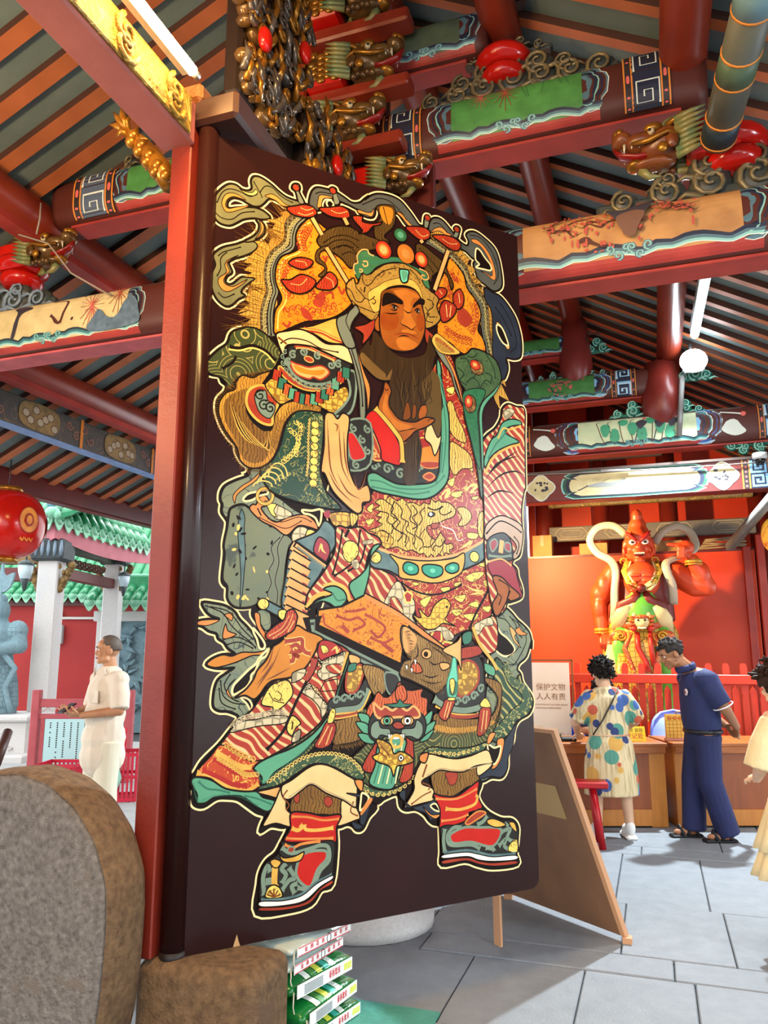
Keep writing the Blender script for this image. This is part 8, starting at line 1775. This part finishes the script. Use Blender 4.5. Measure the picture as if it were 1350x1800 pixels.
def ov(name, mat, pts, ws): part_(name, None, lambda m: m.tube([Q(*p_) for p_ in pts], [(w, .035) for w in ws], mat, 10, up=(1, 0, 0)))
ov('green_panel', SGN, ((1098, 1100, -.3), (1088, 1140, -.36), (1082, 1190, -.38), (1078, 1250, -.4)), (.1, .1, .12, .14)); ov('green_panel', SGN, ((1160, 1100, -.3), (1172, 1140, -.34), (1180, 1190, -.36), (1184, 1250, -.38)), (.09, .1, .12, .13))
ov('gold_panel', SMAIL, ((1128, 1104, -.4), (1126, 1140, -.44), (1128, 1190, -.47), (1130, 1255, -.5)), (.14, .19, .2, .17)); ov('ornate_border', SORN, ((1110, 1112, -.41), (1098, 1140, -.44), (1112, 1175, -.48), (1126, 1215, -.5)), (.03, .035, .035, .03)); ov('ornate_border', SORN, ((1148, 1112, -.41), (1158, 1145, -.44), (1150, 1185, -.48), (1136, 1215, -.5)), (.03, .035, .035, .03))
ov('red_ribbon', M('statue_ribbon_red', '#b3261a', .4), ((1120, 1112, -.44), (1122, 1140, -.48), (1136, 1165, -.51), (1138, 1182, -.52)), (.035, .035, .035, .05)); ov('red_ribbon', M('statue_ribbon_red', '#b3261a', .4), ((1143, 1110, -.44), (1145, 1140, -.48), (1150, 1170, -.51)), (.03, .03, .03))
ov('cream_leg_cloth', SCR, ((1080, 1135, -.34), (1074, 1170, -.38), (1068, 1210, -.42), (1066, 1260, -.44)), (.09, .1, .1, .09)); ov('gold_leg_cloth', SMAIL, ((1098, 1150, -.4), (1094, 1200, -.45), (1092, 1260, -.48)), (.08, .1, .1)); ov('cream_leg_cloth', SCR, ((1192, 1150, -.3), (1196, 1200, -.34), (1196, 1260, -.36)), (.06, .07, .07))
for sx in (-1, 1): part_('cloud_boss', None, lambda m: (m.ball(Q(1128+sx*40, 1118, -.34), (.13, .05, .08), SORN, 14, 8), m.tube([V((Q(1128+sx*36, 1118, -.4).x+a, Q(1128, 1118, -.4).y, Q(1128, 1118, -.4).z+b)) for a, b in spiral(0, 0, .06, 1.4, 0, sx, 14)], .016, SGD, 6)))
part_('belt', None, lambda m: m.tube([Q(1128+46*cos(pi+pi*i/16), 1092+8*sin(pi*i/16), -.12-.3*sin(pi*i/16)) for i in range(17)], (.05, .03), SORN, 8, up=(0, 0, 1)))
def lion(m):
    c = Q(1128, 1093, -.46); m.ball(c, (.11, .07, .09), SCR, 16, 10); m.ball(c+V((0, -.05, -.03)), (.05, .04, .035), SCR); m.ball(c+V((0, -.03, .06)), (.09, .05, .03), SORN)
    for sx in (-1, 1):
        m.ball(c+V((sx*.04, -.06, .02)), .016, INK, 8, 6); m.ball(c+V((sx*.09, 0, .08)), (.03, .03, .04), SCR, 8, 6); m.ball(c+V((sx*.1, -.02, -.09)), .04, M('statue_ribbon_red', '#b3261a', .4), 10, 6)
        for i in range(4): m.tube([c+V((sx*.08, -.02, .05-.04*i)), c+V((sx*.14, -.03, .06-.05*i)), c+V((sx*.17, -.01, .08-.05*i))], [.025, .02, .005], SORN, 6)
    m.tube([c+V((-.05, -.07, -.075)), c+V((0, -.09, -.085)), c+V((.05, -.07, -.075))], .014, M('statue_teeth', '#e3d9b8', .3), 6)
part_('lion_buckle', None, lion)
# ---------------------------------------------------------------- courtyard behind the left bay
GT = M('green_glazed_tile', '#3f9a6a', .3, col2='#2f8458', scale=6, coat=.3); GT2 = M('pale_green_tile', '#8ac4a4', .3, col2='#6fb08e', scale=9); PINKW = M('pink_plaster', '#c0606a', .7, col2='#b2545e', scale=3); YRED = M('courtyard_red_wall', '#a12622', .7, col2='#921f1f', scale=1.5)
DKW = M('dark_carved_wood', '#2c3234', .6, col2='#3c4346', scale=14, bump=.4); GLDW = M('gilt_wood', '#8a6a34', .5, col2='#5f4824', scale=14, bump=.4); STG = M('blue_grey_stone', '#7f9ca6', .8, col2='#6f8c96', scale=20, bump=.35, bscale=60)
def roof_slope(root, a, b, up, L, nrow, rad=.06, courses=4, tip=True):
    """rows of half-round tiles from the eave line a-b going up along vector up; heart-shaped drip tiles at the eave"""
    a, b, up = V(a), V(b), V(up).normalized(); d = (b-a).normalized(); W_ = (b-a).length; n = up.cross(d).normalized()
    if n.z < 0: n = -n
    m = MB(); m.prism([(0, 0), (W_, 0), (W_, L), (0, L)], .05, lambda p_, q_, c: a+d*p_+up*q_-n*(c-.0), GT); m.build('tile_bed', parent=root)
    t = None; e = None
    for i in range(nrow):
        p_ = a+d*(W_*(i+.5)/nrow)
        for j in range(courses):
            q_ = up*(L*j/courses)
            if t is None:
                m = MB(); s_ = L/courses; m.tube([-up*.02, up*s_*.5, up*(s_-.015)], [rad*1.05, rad, rad*.95], GT if not tip else GT, 8); t = m.build('roof_tile', parent=root); t.location = p_+q_+n*.01
            else: piece(t, 'roof_tile', root, p_+q_+n*.01)
        if tip:
            if e is None:
                m = MB(); o_ = [(0, -rad*2.1), (rad*1.0, -rad*.9), (rad*1.35, 0), (rad*.9, rad*.55), (0, rad*.35), (-rad*.9, rad*.55), (-rad*1.35, 0), (-rad*1.0, -rad*.9)]
                out = d.cross(V((0, 0, 1))); out = -out if out.dot(up) > 0 else out
                m.prism(crom(o_, 3, True), .02, lambda x, z, c: d*x+V((0, 0, 1))*z+out*c, GT2); m.tube([out*.0, out*.03], rad*1.0, GT2, 10); e = m.build('drip_tile', parent=root); e.location = p_-up*.02
            else: piece(e, 'drip_tile', root, p_-up*.02)
CR_ = V((cos(YAW), sin(YAW), 0)); CF_ = V((-sin(YAW), cos(YAW), 0))   # the courtyard buildings stand square to this direction
def L(px, py, D): return ond(px, py, D)
# far red wall with tile cap
def frame_box(root, name, p, size, mat, rz=YAW, bev=.01): m = MB(); m.box((0, 0, 0), size, mat, bev=bev); o = m.build(name, parent=root); o.location = p; o.rotation_euler = (0, 0, rz); return o
def grounded(px, D): q = L(px, 1149, D); return V((q.x, q.y, 0))
root = thing('courtyard_wall', 'red courtyard wall with green tiled cap behind the stone warrior and the man', 'wall', grounded(95, 18.5), YAW)
m = MB(); m.box((0, 0, 1.4), (5.2, .3, 2.8), YRED); m.build('wall_plaster', parent=root)
roof_slope(root, (-2.6, -.42, 2.78), (2.6, -.42, 2.78), (0, .62, .42), .55, 26, .075, 2)
m = MB(); m.box((0, .1, 3.1), (5.2, .22, .26), GT, bev=.03); m.box((0, .1, 3.25), (5.2, .3, .06), GT2, bev=.02); m.build('ridge', parent=root)
m = MB(); m.box((.0, -.2, 2.62), (5.2, .14, .12), DKRED); m.build('cornice', parent=root)
m = MB(); m.tube([(.15, -.2, 2.45), (.2, -.2, 2.3), (1.15, -.2, 2.3), (1.2, -.2, 2.2), (1.16, -.2, .2)], .03, M('white_pipe', '#c9c4c0', .5), 8); m.build('pipe', parent=root)
m = MB(); m.box((.12, -.22, 1.95), (.26, .12, .4), M('grey_box', '#aeb4b6', .5), bev=.01); m.build('meter_box', parent=root)
root = thing('relief_wall', 'blue grey stone wall with carved dragon relief right of the man', 'wall', grounded(236, 16.5), YAW)
frame_box(root, 'wall_stone', (0, .1, 1.1), (1.5, .25, 2.2), STG, 0); frame_box(root, 'top_beam', (0, -.03, 2.28), (1.6, .3, .2), GRAN, 0); frame_box(root, 'side_pillar', (-.62, -.05, 1.1), (.2, .3, 2.2), GRAN, 0)
m = MB(); rr = random.Random(4)
for i in range(60): x, z = rr.uniform(-.5, .7), rr.uniform(.3, 2.1); m.tube([(x, -.04, z), (x+rr.uniform(-.12, .12), -.09, z+rr.uniform(-.1, .1)), (x+rr.uniform(-.2, .2), -.05, z+rr.uniform(-.15, .15))], [.03, .06, .02], STG, 6)
m.build('dragon_relief', parent=root)
roof_slope(root, (-.9, -.45, 2.55), (.9, -.45, 2.55), (0, .62, .42), .6, 8, .085, 2); frame_box(root, 'ridge', (0, .15, 2.98), (1.8, .25, .25), GT, 0)
root = thing('pink_building', 'pink rendered building wall with a green ridge far behind the pavilion', 'building', grounded(250, 24), YAW)
frame_box(root, 'wall_face', (0, 0, 2.2), (5, .3, 4.4), PINKW, 0); frame_box(root, 'roof_band', (0, -.3, 4.4), (5.2, .5, .3), GT, 0)
# pavilion
root = thing('pavilion', 'open pavilion with green tiled roof, pink eaves and pale granite columns beyond the eaves', 'pavilion', grounded(140, 14.5), YAW)
def PL(px, py, D): q = L(px, py, D)-root.location; return V((q.dot(CR_), q.dot(CF_), q.z))
c1, c2 = PL(80, 1149, 13.6), PL(192, 1149, 15.8)
for i, (c, w, z1) in enumerate(((c1, .33, 3.03), (c2, .3, 3.25))):
    m = MB(); m.box((c.x, c.y, z1/2), (w, w, z1), GRAN, bev=.02); m.build('granite_column', parent=root)
    m = MB(); m.box((c.x, c.y, .55), (w*1.25, w*1.25, .1), GRAN, bev=.03); m.build('column_collar', parent=root)
    m = MB(); m.box((c.x, c.y, z1+.16), (w*1.6, w*1.6, .36), DKW, bev=.04)
    for j in range(6): m.tube([(c.x-w*.8+.1*j, c.y-w*.82, z1+a_) for a_ in (.05, .15, .3)], [.02, .035, .02], M('carved_bluegrey_rim', '#6d7f90', .35), 6)
    m.build('capital', parent=root)
    for sx in (-1, 1):
        m = MB()
        for j in range(7): m.ball((c.x+sx*(w*.5+.03*j), c.y-.06+.02*(j % 2), z1-.08-.07*(6-j)*.9), (.07, .07, .07), GLDW, 8, 6); 
        for j in range(3): m.tube([(c.x+sx*(w*.55+.06*j), c.y-.13, z1-.1-.1*j+b*.5) for b in (-.08, 0, .08)], [.02, .03, .01], GLDW, 6)
        m.build('gilt_bracket', parent=root)
def bar(name, p_, q_, h, t_, mat): m = MB(); d_ = (q_-p_); a_ = atan2(d_.y, d_.x); mid = (p_+q_)/2; m.box((mid.x, mid.y, mid.z), (hypot(d_.x, d_.y), t_, h), mat, a_, bev=.01); return m.build(name, parent=root)
def up_(c, z): return V((c.x, c.y, z))
bar('beam_panel', up_(c1, 3.3), up_(c2, 3.45), .3, .14, M('painted_panel_green', '#4e5a48', .6, col2='#38443a', scale=6)); bar('lower_beam', up_(c1, 2.82), up_(c2, 2.9), .18, .16, M('pavilion_red_beam', '#5f2a28', .6))
bar('lower_beam', up_(c1, 2.82), up_(c1, 2.8)+V((-3.2, .3, 0)), .22, .16, M('pavilion_red_beam', '#5f2a28', .6)); bar('beam_panel', up_(c1, 3.1), up_(c1, 3.1)+V((-3.2, .3, 0)), .24, .14, GLDW)
m = MB(); d_ = c2-c1
for i in range(16):
    p_ = c1.lerp(c2, .18+.04*i); m.tube([V((p_.x+.06*cos(a), p_.y-.02, 3.05+.05*sin(a)+.03*(i % 2))) for a in (0, 1, 2, 3, 4, 5, 6)], .02, M('lattice_paint', '#6b4a3c', .6), 5)
m.build('carved_lattice', parent=root)
e0 = PL(97, 930, 13.2); e1 = PL(264, 978, 15.6); e2 = PL(20, 955, 14.8)
for p_, q_ in ((e0, e1), (e0, e2)):
    d_ = (q_-p_); rings = []
    for i in range(13):
        u = i/12; c = p_.lerp(q_, u)+V((0, .0, -.12*sin(pi*u)*.9)); rings.append([c+V((0, 0, .14)), c+V((0, .06, .14)), c+V((0, .06, -.14)), c+V((0, 0, -.14))])
    m = MB(); m.loft(rings, M('eave_pink', '#b0606a', .6, col2='#a2545e', scale=4), smooth=False); m.build('eave_board', parent=root)
upv = (PL(60, 850, 16.5)-e0)
roof_slope(root, e0+V((0, -.08, .17)), e1+V((0, -.08, .17)), V((-.55, .75, .62)), 2.3, 12, .085, 5); roof_slope(root, e2+V((0, -.08, .17)), e0+V((0, -.08, .17)), V((.75, .6, .5)), 1.6, 9, .085, 4)
m = MB()
for i in range(10):
    u = i/9; p_ = e0+V((-.02, -.1, .25))+V((-.35, .95, .95))*(u*1.4); m.ball(p_, (.12, .12, .1), (GT2, M('ridge_blue', '#4a7f8c', .4))[i % 2], 10, 6)
    for sx in (-1, 1): m.ball(p_+V((sx*.1, -.05, -.04)), (.06, .05, .07), GT2, 8, 6)
m.build('corner_ridge', parent=root)
root2 = thing('tiled_roof', 'large green glazed hall roof filling the gap above the pavilion', 'roof', grounded(140, 24), YAW)
roof_slope(root2, (-6, -1.5, 3.4), (5.5, -1.5, 3.4), (0, .7, .62), 5.2, 40, .1, 3, tip=False)
m = MB(); m.box((0, 1.2, 1.7), (11, .3, 3.4), PINKW); m.build('wall_face', parent=root2)
m = MB(); m.box((-.3, 2.2, 6.7), (11, .4, .5), GT); m.build('ridge', parent=root2)
def lamp_post(px, py, D, lab):
    r_ = thing('wall_lantern', lab, 'lamp', L(px, py, D)); m = MB(); m.lathe([(.02, .16), (.1, .12), (.12, .08)], M('lamp_dark_metal', '#3a4648', .5), 8); m.build('lamp_cap', parent=r_)
    m = MB(); m.lathe([(.11, .08), (.1, -.02), (.07, -.12)], M('lamp_glass', '#bcd3dc', .2), 8); m.build('lamp_glass', parent=r_); m = MB(); m.lathe([(.07, -.12), (.05, -.18), (.015, -.3)], M('lamp_dark_metal', '#3a4648', .5), 8); m.build('lamp_finial', parent=r_); MB().tube([(0, 0, .14), (0, 0, .34)], .012, M('lamp_dark_metal', '#3a4648', .5), 6).build('lamp_hook', parent=r_)
lamp_post(45, 1003, 12.4, 'pale blue hanging lamp left of the first granite column'); lamp_post(218, 1020, 15.2, 'dark hanging lamp right of the second granite column')
# plinth and stone warrior
root = thing('carved_plinth', 'pale granite plinth with carved panel under the stone warrior at the left edge', 'plinth', grounded(12, 13.4), YAW)
frame_box(root, 'plinth_block', (0, .1, .28), (1.1, .8, .56), GRAN, 0, .03); frame_box(root, 'plinth_top', (0, .06, .6), (1.2, .92, .1), GRAN, 0, .03); frame_box(root, 'plinth_step', (0, -.05, .04), (1.3, 1.1, .12), GRAN, 0, .02)
m = MB(); m.tube([(-.3+.05*i, -.31, .25+.1*sin(i*.9)) for i in range(14)], .02, GRAN, 6); m.ball((.1, -.31, .3), (.12, .03, .09), GRAN); m.build('carved_relief', parent=root)
root = thing('stone_warrior', 'blue grey stone warrior statue in scale armour holding a halberd at the left edge', 'statue', grounded(-14, 13.4)+V((0, .1, .65)), YAW); root.scale = (.9, .9, .9)
sc = M('stone_scale_armour', '#7f9ca6', .8, kind='scale', scale=9, lscale=13, line='#627e88', thick=.1, bump=.3)
def wb(f):
    f.tube([(0, 0, .0), (0, 0, .5), (0, 0, .8), (0, 0, .98)], [(.4, .3), (.36, .28), (.29, .24), (.26, .22)], None, 18); f.ball((0, 0, 1.25), (.3, .23, .34)); f.ball((0, 0, 1.72), (.15, .17, .2)); f.limb([(0, 0, 1.45), (0, 0, 1.65)], [.14, .12])
    for sx in (-1, 1): f.limb([(sx*.3, 0, 1.42), (sx*.4, -.05, 1.12), (sx*.14, -.3, 1.05)], [.14, .13, .09]); f.ball((sx*.32, 0, 1.38), (.17, .17, .18)); f.hand((sx*.13, -.31, 1.05), (-sx, -.3, .1), (0, -.2, -1), .9, sx, 1.6)
    f.ball((0, -.12, 1.68), (.07, .07, .1)); f.ball((0, 0, 1.9), (.1, .1, .12))
flesh(root, wb, STG, .02)
def ws(f): f.tube([(0, 0, .1), (0, 0, .5), (0, 0, .82)], [(.42, .32), (.38, .3), (.31, .26)], None, 18); f.ball((.31, 0, 1.36), (.18, .18, .19)); f.ball((-.31, 0, 1.36), (.18, .18, .19))
garment(root, 'scale_skirt', ws, sc, .025)
m = MB(); m.tube([(.22, -.25, 1.0), (.42, -.2, .75), (.3, -.25, .45), (.36, -.22, .2), (.42, -.2, .02)], [(.05, .02)]*5, STG, 8); m.build('scarf', parent=root)
m = MB(); m.tube([(.14, -.36, .05), (.14, -.36, 2.15)], .035, STG, 8); m.prism(crom([(.14, 2.0), (.3, 2.1), (.36, 2.35), (.24, 2.3), (.17, 2.35), (.14, 2.6), (.11, 2.35), (.04, 2.3), (-.08, 2.35), (-.02, 2.1)], 2, True), .05, lambda a, b, c: (a, -.38+c, b), STG); m.build('halberd', parent=root)
# notice frame, crates
root = thing('notice_frame', 'pinkish red wooden notice frame with a pale text panel left of the man', 'notice board', grounded(122, 10.6), YAW); NF = M('faded_red_wood', '#b0545a', .7, col2='#a1464d', scale=6, bump=.2)
for x in (-.36, .8):
    m = MB(); m.box((x, 0, .55), (.1, .1, 1.1), NF, bev=.01); m.build('frame_post', parent=root)
for z, h in ((.94, .1), (.78, .06), (.18, .07), (.04, .07)):
    m = MB(); m.box((.22, 0, z), (1.14, .05, h), NF, bev=.006); m.build('frame_rail', parent=root)
m = MB(); m.box((-.26, 0, .48), (.05, .04, .56), NF); m.build('inner_post', parent=root)
m = MB(); m.box((.2, -.01, .48), (.86, .02, .54), M('pale_notice_panel', '#a9cfd2', .4)); m.build('text_panel', parent=root)
for z in (.86, .11):
    m = MB(); m.tube([(-.28+.06*i, 0, z+(.025 if i % 2 else -.025)) for i in range(18)], .008, M('lattice_white', '#c9b9b4', .6), 5); m.build('lattice', parent=root)
m = MB(); rr = random.Random(2)
for c in range(9):
    z = .7-(.1 if c > 6 else 0)
    while z > .28+(.12 if c % 3 == 0 else 0):
        m.box((-.16+.085*c, -.021, z), (.016, .002, .016), INK); z -= .026 if rr.random() > .12 else .06
o = m.build('small_print', parent=root); o['kind'] = 'stuff'
def crate(lab, p_, rz, w, h, mat):
    r_ = thing('plastic_crate', lab, 'crate', p_, rz)
    for s_, dx, dy, a_ in ((0, 0, -w/2, 0), (1, 0, w/2, 0), (2, -w/2, 0, pi/2), (3, w/2, 0, pi/2)):
        m = MB(); n_ = 9
        for i in range(n_+1): m.box((-w/2+w*i/n_, 0, h/2), (.022, .012, h), mat)
        for z in (.02, h*.5, h-.02): m.box((0, 0, z), (w, .016, .035), mat)
        o = m.build('crate_side', parent=r_); o.location = (dx, dy, 0); o.rotation_euler = (0, 0, a_)
    m = MB(); m.box((0, 0, .01), (w, w, .02), mat); m.build('crate_floor', parent=r_); return r_
CRT = M('crate_red', '#c2183a', .4, col2='#b0142f', scale=5)
g = grounded(124, 10.1); crate('red plastic crate on the ground in front of the notice frame', g, YAW, .45, .3, CRT)
g = grounded(222, 9.2); crate('large red plastic crate standing right of the man', g, YAW+.2, .4, .5, CRT); crate('smaller red crate tilted on top of the large crate', g+V((-.12, -.06, .52)), YAW-.2, .26, .22, CRT)
r_ = thing('cloth_bag', 'pale green cloth draped over the red crate right of the man', 'cloth', g+V((.02, -.24, 0)), YAW)
m = MB(); m.tube([(0, 0, .52), (.03, -.03, .42), (.06, -.02, .25), (.04, -.02, .06)], [(.05, .04), (.09, .05), (.11, .05), (.06, .03)], M('pale_green_cloth', '#8fb8a4', .8, col2='#7aa48f', scale=6, bump=.5), 10); m.build('cloth_fold', parent=r_)
m = MB(); m.ball((-.0, .02, .54), (.05, .04, .04), M('blue_bag', '#2a56b8', .5)); m.build('blue_knot', parent=r_)
m = MB(); m.tube([L(-8, 1345, 5.5), L(14, 1286, 5.7)], .03, M('dark_brown_wood', '#3a1e16', .5), 10); tag(m.build('wooden_bar'), 'dark brown slanting wooden bar at the left edge', 'bar')
lt, pf = lantern('big red lantern with gold medallions hanging at the left edge under the eaves', L(10, 922, 9.0), .4, .72)
A = Art(lt, None, lambda a, b, o_: ((.4*sin(pi*.5-abs(b)*1.7)**.75+.004+o_)*cos(a), (.4*sin(pi*.5-abs(b)*1.7)**.75+.004+o_)*sin(a), b*.8), 2e-4)
for k_ in range(6):
    A.part('gold_medallion'); a_ = -2.3+k_*pi/3; A.oval(M('lantern_gold', '#d88a24', .4, col2='#c2701c', scale=14), a_+.0, .02, .26, .17, n=20, edge=M('lantern_line', '#8a2a12', .5), w=.015); A.oval(M('lantern_line', '#8a2a12', .5), a_, .02, .12, .09, n=12)
    A.oval(M('lantern_gold', '#d88a24', .4), a_, .02, .08, .06, n=10)
    for j in range(3): A.stroke(M('lantern_gold', '#d88a24', .4), [(a_-.2+.13*j, -.22), (a_-.12+.13*j, -.25), (a_-.1+.13*j, -.21)], .025)
A.flush()
